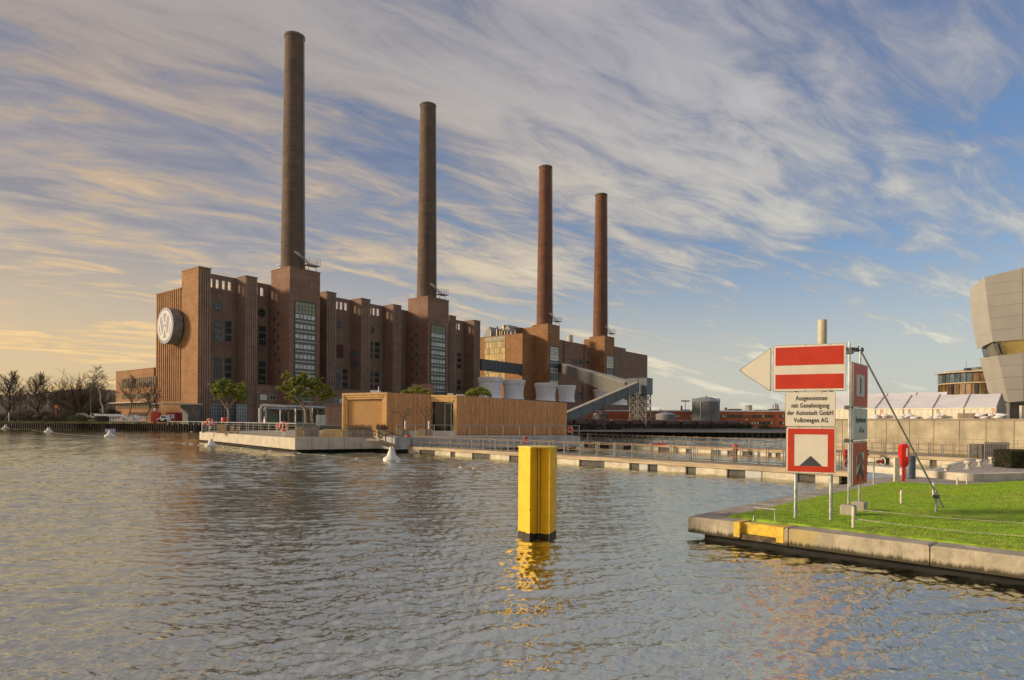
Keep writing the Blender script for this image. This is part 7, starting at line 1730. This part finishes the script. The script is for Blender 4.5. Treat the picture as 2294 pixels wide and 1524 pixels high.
pine(684, 948, 88, [([(685, 948, 0), (684, 925, 0), (680, 908, 0)], 3.4, 2.2), ([(697, 948, .8), (693, 925, .8), (690, 908, .6)], 2.6, 1.6), ([(681, 915, 0), (668, 895, -.3), (655, 878, -.4)], 2.0, .9), ([(680, 910, 0), (678, 885, 0), (672, 860, 0)], 2.0, .8), ([(690, 912, .5), (703, 893, .6), (722, 880, .8)], 1.9, .8), ([(690, 908, .5), (695, 880, .5), (700, 862, .6)], 1.7, .7)],
     [(640, 842, 8, 6, 0), (640, 872, 11, 6, .2), (625, 869, 7, 4, 0), (652, 860, 14, 9, .3), (660, 884, 12, 6, -.3), (668, 851, 14, 8, .2), (678, 840, 8, 5, .4), (690, 860, 15, 9, .4), (706, 852, 12, 7, .2), (715, 868, 15, 9, .5), (700, 880, 12, 7, -.4), (732, 877, 12, 7, .4), (725, 890, 10, 6, .2), (672, 873, 13, 7, -.4), (650, 893, 9, 4, .1), (740, 885, 6, 4, .2), (686, 889, 9, 4, 0), (662, 899, 8, 4, .2)], 'larger spreading two-stemmed pine in front of the chimney tower, behind the platform', 8, 26000)
def pinetop(px, base, top, w, D, lab, seed):
    p = at(px, base, D); k = D / FPX; rg = random.Random(seed); F = MB(); T = MB()
    for i in range(90):
        u = rg.uniform(-1, 1); hh_ = (base - top) * (1 - u * u) ** .6; q = Vector((u * w / 2 * k, rg.gauss(0, .5), hh_ * k * rg.uniform(.3, 1))); 
        for _ in range(70): v = Vector((rg.gauss(0, 1), rg.gauss(0, 1), rg.gauss(0, .6))); leaf(F, q + v * 2.2 * k, 1.5 * k * rg.uniform(.6, 1.4), rg)
    for s in (-.5, -.1, .3, .6): T.tube([(0, 0, -2.5), (s * w * .3 * k, 0, 0), (s * w * .5 * k, 0, (base - top) * .6 * k)], 1.4 * k, 5, r2=.5 * k)
    t = thing('pine_tree', lab, 'pine tree', (p.x, p.y, p.z)); F.build('crown', PINE, t); T.build('branch', PBARK, t)
pinetop(934, 884, 868, 62, 84, 'pine crown peeping over the pavilion roof left of the entrance', 5); pinetop(1072, 889, 868, 56, 84, 'pine crown peeping over the pavilion roof beside the leftmost cooling tower', 6)
# two small bare trees in timber boxes before the pavilion
for px, bx0, bx1, lab, s in ((902, 886, 916, 'small gnarled bare tree in a timber box, left one against the pavilion cladding', 3), (953, 935, 966, 'small gnarled bare tree in a timber box, right one next to the pavilion doors', 4)):
    D = 66.5; b = at(px, 962, D); b.z = ZV; T, Cc = MB(), MB(); rg = random.Random(s * 7); bare_tree(T, Cc, 3.2, rg, .11, spread=.85, levels=4, fork=.48, up=.12, lr=.6, minr=.006)
    zm = max(v[2] for v in T.v + Cc.v); xm = max(abs(v[0]) for v in Cc.v)
    for m_ in (T, Cc): m_.v = [(x * (1.15 / xm), y * (1.1 / xm), z * 2.75 / zm) for x, y, z in m_.v]
    t = thing('bare_tree', lab, 'potted tree', (b.x, b.y, ZV + .55), 0, 'bare potted trees by the pavilion'); T.build('trunk', BARKG, t, smooth=True); Cc.build('crown', BARKG, t)
    w = (bx1 - bx0) / FPX * D; q = thing('planter', 'timber tree box under the ' + ('left' if s == 3 else 'right') + ' bare tree at the pavilion', 'planter', (b.x - w / 2, b.y - .5, ZV), 0, 'tree boxes by the pavilion')
    mb = MB(); 
    for i in range(5): mb.box(0, w * .55, -.03, .0, i * .15, i * .15 + .13)
    mb.build('front_boards', SAND, q); mb = MB()
    for i in range(5): mb.box(w * .56, w, -.025, .0, i * .15, i * .15 + .13)
    mb.build('front_boards', GREYW, q); MB().box(.01, w - .01, .003, 1.0, 0, .7).build('box', GREYW, q)

# ------------------------------------------------------------------ things on the far bank yard
def boxcar(px0, px1, base, top, D, lab, body, kind='car', name='parked_car', pickup=False):
    a, b = at(px0, base, D), at(px1, base, D); w = (b - a).length; h = (base - top) / FPX * D
    t = thing(name, lab, kind, a, 0, 'cars parked on the far bank')
    prof = [(0, .22*h), (0, .52*h), (.10*w, .56*h), (.22*w, .60*h), (.34*w, .97*h), (.62*w, 1.0*h), (.84*w, .93*h), (.94*w, .60*h), (w, .55*h), (w, .22*h)] if not pickup else [(0, .2*h), (0, .5*h), (.28*w, .52*h), (.36*w, .96*h), (.75*w, h), (.95*w, .9*h), (w, .5*h), (w, .2*h)]
    mb = MB(); n = len(prof); y0, y1 = 0, 1.8
    mb.add([(x, y0 + (.12 if z > .7*h else 0), z) for x, z in prof] + [(x, y1 - (.12 if z > .7*h else 0), z) for x, z in prof], [tuple(range(n-1,-1,-1))[::-1], tuple(range(2*n-1, n-1, -1))] + [(i, n+i, n+(i+1) % n, (i+1) % n) for i in range(n)])
    mb.build('body', body, t)
    g = [(.36*w, .62*h), (.40*w, .90*h), (.58*w, .93*h), (.60*w, .62*h)]; g2 = [(.63*w, .62*h), (.63*w, .92*h), (.80*w, .87*h), (.87*w, .62*h)]
    for P in (g, g2): q = MB(); plate(q, P, -.03, .02); q.build('window', GLASS_D, t)
    for x in (.2*w, .8*w): MB().tube([(x, -.04, .24*h), (x, 1.84, .24*h)], .23*h, 14).build('wheel', DARK, t)
    return t
SILV = mat('car_silver', (0.50, 0.50, 0.48), .35, .04, 1, metal=.3)
boxcar(270, 308, 943, 929.5, 186, 'white pickup van parked on the quay behind the white railing', WHITE); boxcar(163, 192, 940, 926, 200, 'silver car partly hidden behind bushes, left one', SILV); boxcar(194, 222, 940, 926, 199, 'silver car partly hidden behind bushes, right one', SILV)
boxcar(352, 375, 946, 931, 182, 'small white car in front of the red site cabin', WHITE)
p = at(372, 944, 190); cw = 21 / FPX * 190; ch = 19 / FPX * 190
CB = thing('site_cabin', 'dark red site cabin with two white-framed windows at the foot of the tower', 'cabin', p); MB().box(0, cw, 0, 4, 0, ch).build('body', mat('cabin_red', (0.24, 0.02, 0.018), .5, .1, 1, stretch=(6, 1, 1)), CB)
MB().box(-.05, cw + .05, -.05, 4.05, ch + .003, ch + .12).build('roof', RED, CB)
for u in (.12, .55):
    w_ = MB().box(cw*u, cw*u + cw*.32, -.05, -.003, ch*.35, ch*.8).build('window', WHITE, CB); MB().box(cw*u + .1, cw*u + cw*.32 - .1, -.08, -.051, ch*.35 + .1, ch*.8 - .1).build('pane', GLASS_P, w_)
p = at(338, 945, 184); cw = 14 / FPX * 184; ch = 21 / FPX * 184
CB = thing('red_container', 'upright bright red container beside the white railing on the far quay', 'container', p); MB().box(0, cw, 0, 2, 0, ch).build('body', RED, CB); MB().box(cw*.45, cw*.55, -.05, -.003, .1, ch - .1).build('door_bar', STEELD, CB)
p = at(346, 921, 184.5); MB().box(-.35, .35, 0, .08, 0, .8).box(-.04, .04, .03, .07, -2.9, 0).build('notice_board', WHITE, label='small white square notice board above the red container', cat='sign', loc=p)
# white railing of the ramp on the quay (boat shaped)
a, b = at(241, 945.5, 176), at(331, 947.5, 176); w = (b - a).length; zb = 2.0
BT_ = thing('white_railing', 'white two-bar railing panel with sloping ends on the far quay, shaped like a barge side', 'railing', (a.x, a.y, zb))
mb = MB(); hB = 16 / FPX * 176
for z in (.25, .85, hB): mb.bar((.9 - z * .5, 0, z), (w - .9 + z * .5, 0, z), .13)
mb.build('rail', WHITE, BT_); pmm = MB().box(-.05, .05, -.05, .05, .2, hB).mesh('post', WHITE)
for i in range(24): link('post', pmm, BT_, loc=(.6 + (w - 1.2) * i / 23, 0, 0))
MB().box(.6, w - .6, -.1, .1, 0, .28).build('base', WHITE, BT_); mb = MB(); mb.bar((-3.6, 0, 2.3), (4.5, 0, 2.3), .30, .5); mb.build('gangway_beam', WHITE, BT_)
# thin white hand rail along quay
a, b = at(375, 944.5, 178), at(470, 945, 172); mb = MB(); d = b - a; mb.tube([(0,0,0), d], .05, 5)
for i in range(9): mb.tube([d * i / 8, d * i / 8 - Vector((0, 0, 1.0))], .04, 4)
mb.build('quay_handrail', WHITE, label='thin white handrail along the quay below the corner tower', cat='railing', loc=a)
p = at(20, 945, 178); mb = MB(); mb.tube([(0,0,0),(0,0,2.6)], .09, 6).tube([(0,0,2.2),(-1.2,0,.1)], .05, 5); mb.build('mooring_mark', WHITE, label='slim white post with a strut on the far left bank', cat='post', loc=p)
for px, top, D, lab in ((136 / 4.987, 862, 200, 'slim lamp post between the two leftmost trees'), (1018 / 4.987, 862, 200, 'slim lamp post behind the birch tree')): mast(px, top, D, lab, .22)
p = at(125.5, 911, 190); MB().lathe([(.05, -4.2), (.05, -.4)], 8).box(-.45, .45, -.03, .0, -.4, .4).build('road_sign', ORANGE, label='tiny orange-red sign on a post among the shrubs', cat='sign', loc=p)
# pipes beside the base wing
PIPE = mat('pipe_silver', (0.40, 0.40, 0.40), .35, .08, 1.5, metal=.6); Dp_ = 172
def pp(x, y, D=Dp_): return at(x, y, D)
o_ = pp(580, 945)
PB = thing('pipe_rack', 'large silver insulated pipes bending down on a rack in front of the base wing', 'pipes', o_)
r_ = 3.8 / FPX * Dp_
MB().tube([pp(583, 948) - o_, pp(583, 915) - o_, pp(584.5, 910.5) - o_, pp(589, 908.5) - o_, pp(640, 911) - o_, pp(726, 914, Dp_ + 12) - o_], r_, 12).build('pipe', PIPE, PB, smooth=True)
MB().tube([pp(587, 948) - o_ + Vector((.2, 1.2, 0)), pp(587, 917) - o_ + Vector((.2, 1.2, 0)), pp(592, 912) - o_ + Vector((.2, 1.2, 0)), pp(726, 917, Dp_ + 12) - o_ + Vector((0, 1.2, 0))], r_ * .8, 10).build('pipe', PIPE, PB, smooth=True)
MB().tube([pp(595.5, 948) - o_, pp(595.5, 916) - o_, pp(597, 915) - o_, pp(724, 920, Dp_ + 12) - o_], r_ * .42, 8).build('pipe', PIPE, PB, smooth=True)
for px in (628, 662, 700): a = pp(px, 948, Dp_ + 3) - o_; b = pp(px, 914, Dp_ + 3) - o_; MB().tube([a, b], r_ * .33, 6).build('support', STEEL, PB)
# yard huts : dark shelter, green shed, grey cabinet, brick annex right
YD = mat('green_paint', (0.045, 0.075, 0.055), .6, .15, 1)
a = pp(600, 946, Dp_ + 5); MB().box(0, 23 / FPX * 177, 0, 3, -.3, 19 / FPX * 177).build('shed', YD, label='dark green shed behind the silver pipes', cat='shed', loc=a)
a = pp(630, 947, Dp_ + 9); SH = thing('open_shelter', 'dark open shelter bays with columns behind the larger pine', 'shelter', a); w = 98 / FPX * 181; h = 30 / FPX * 181
MB().box(0, w, .8, 4, -.3, h).build('wall', CONC_D, SH); MB().box(-.3, w + .3, -.4, 4, h + .003, h + .35).build('roof', STEELD, SH)
for i in range(7): MB().box(w*i/6 - .25, w*i/6 + .25, 0, .5, -.3, h).build('column', BRICK, SH)
for i in range(6): MB().box(w*i/6 + .5, w*(i+1)/6 - .5, .74, .797, .2, h - .7).build('door', GLASS_D if i % 2 else YD, SH)
a = pp(708, 949, 120); CBN = thing('switch_cabinet', 'pale grey electrical cabinet right of the larger pine', 'cabinet', a); k = 120 / FPX; MB().bevbox(0, 20*k, 0, .8, -.3, 19*k, .04).build('body', mat('cabinet_grey', (0.36, 0.38, 0.38), .5, .05, 2), CBN); MB().box(3*k, 6*k, -.02, -.002, 8*k, 12*k).build('label', POSTC, CBN); MB().box(9.8*k, 10.2*k, -.012, -.002, 0, 18*k).build('door_joint', STEELD, CBN)
a = pp(727, 948, 168); BH = thing('brick_hut', 'small flat-roofed brick hut with dark strip window left of the pavilion', 'hut', a); k = 168 / FPX; MB().box(0, 42*k, 0, 6, -.5, 40*k).build('wall', BRICK_R, BH); MB().box(-.2, 42*k, -.25, 6, 40*k + .003, 43*k).build('roof', CONC_D, BH); MB().box(9*k, 42*k, -.05, -.003, 40.5*k, 43*k - .1).build('strip_window', DARK, BH)
# scaffold frame
a = pp(738, 947, 120); k = 120 / FPX; mb = MB()
for x in (0, 14*k, 28*k): mb.bar((x, 0, -.4), (x, 0, 28*k), .07); mb.bar((x, 1.2, -.4), (x, 1.2, 28*k), .07)
for z in (9*k, 18*k, 27*k): mb.bar((0, 0, z), (28*k, 0, z), .06); mb.bar((0, 1.2, z), (28*k, 1.2, z), .06)
mb.bar((0, 0, 18*k), (14*k, 0, 0), .06); mb.build('scaffold', STEELD, label='small steel scaffold frame left of the pavilion', cat='scaffold', loc=a)
# small brick stub and white skylights behind the pavilion roof
a = at(923, 897, 150); k = 150 / FPX; MB().box(0, 42*k, 0, 5, -6, 35*k).box(-.15, 42*k, -.15, 5, 35*k + .003, 36.5*k).build('brick_stub', BRICK_R, label='small red brick roof block showing above the pavilion left of the glazed stair strip', cat='hut', loc=a)
a = at(830, 880, 130); k = 130 / FPX; RS = thing('roof_box', 'white ventilation box with thin pipe behind the pavilion roof', 'vent box', a); MB().bevbox(0, 20*k, 0, 1.5, -3, 5*k, .05).build('box', WHITE, RS); MB().tube([(18*k, 0, 0), (18*k, 0, 14*k)], .08, 6).build('pipe', WHITE, RS)
a = at(1003, 887, 110); k = 110 / FPX; MB().bevbox(0, 12*k, 0, 1, -2, 5.5*k, .05).bevbox(18*k, 46*k, 0, 1, -2, 3.5*k, .05).build('skylight', WHITE, label='row of low white skylights behind the pavilion roof', cat='skylight', loc=a)
# yellow islet
a = gr(1611, 978.5); rg = random.Random(4); mb = MB(); k = a.y / FPX
for i in range(2600):
    u = rg.uniform(-1, 1); w = 20 * k; hh_ = 6.5 * k * (1 - u * u) ** .5; x = u * w; y = rg.uniform(-1.6, 1.6); h = hh_ * rg.uniform(.5, 1.05); q = .06
    mb.add([(x - q, y, -.05), (x + q, y, -.05), (x + rg.gauss(0, .2), y, h)], [(0, 1, 2)])
mb.build('reed_islet', mat('reed_yellow', (0.28, 0.22, 0.035), .9, .25, .8), label='small mound of yellow reeds floating in the far basin', cat='reeds', loc=a)
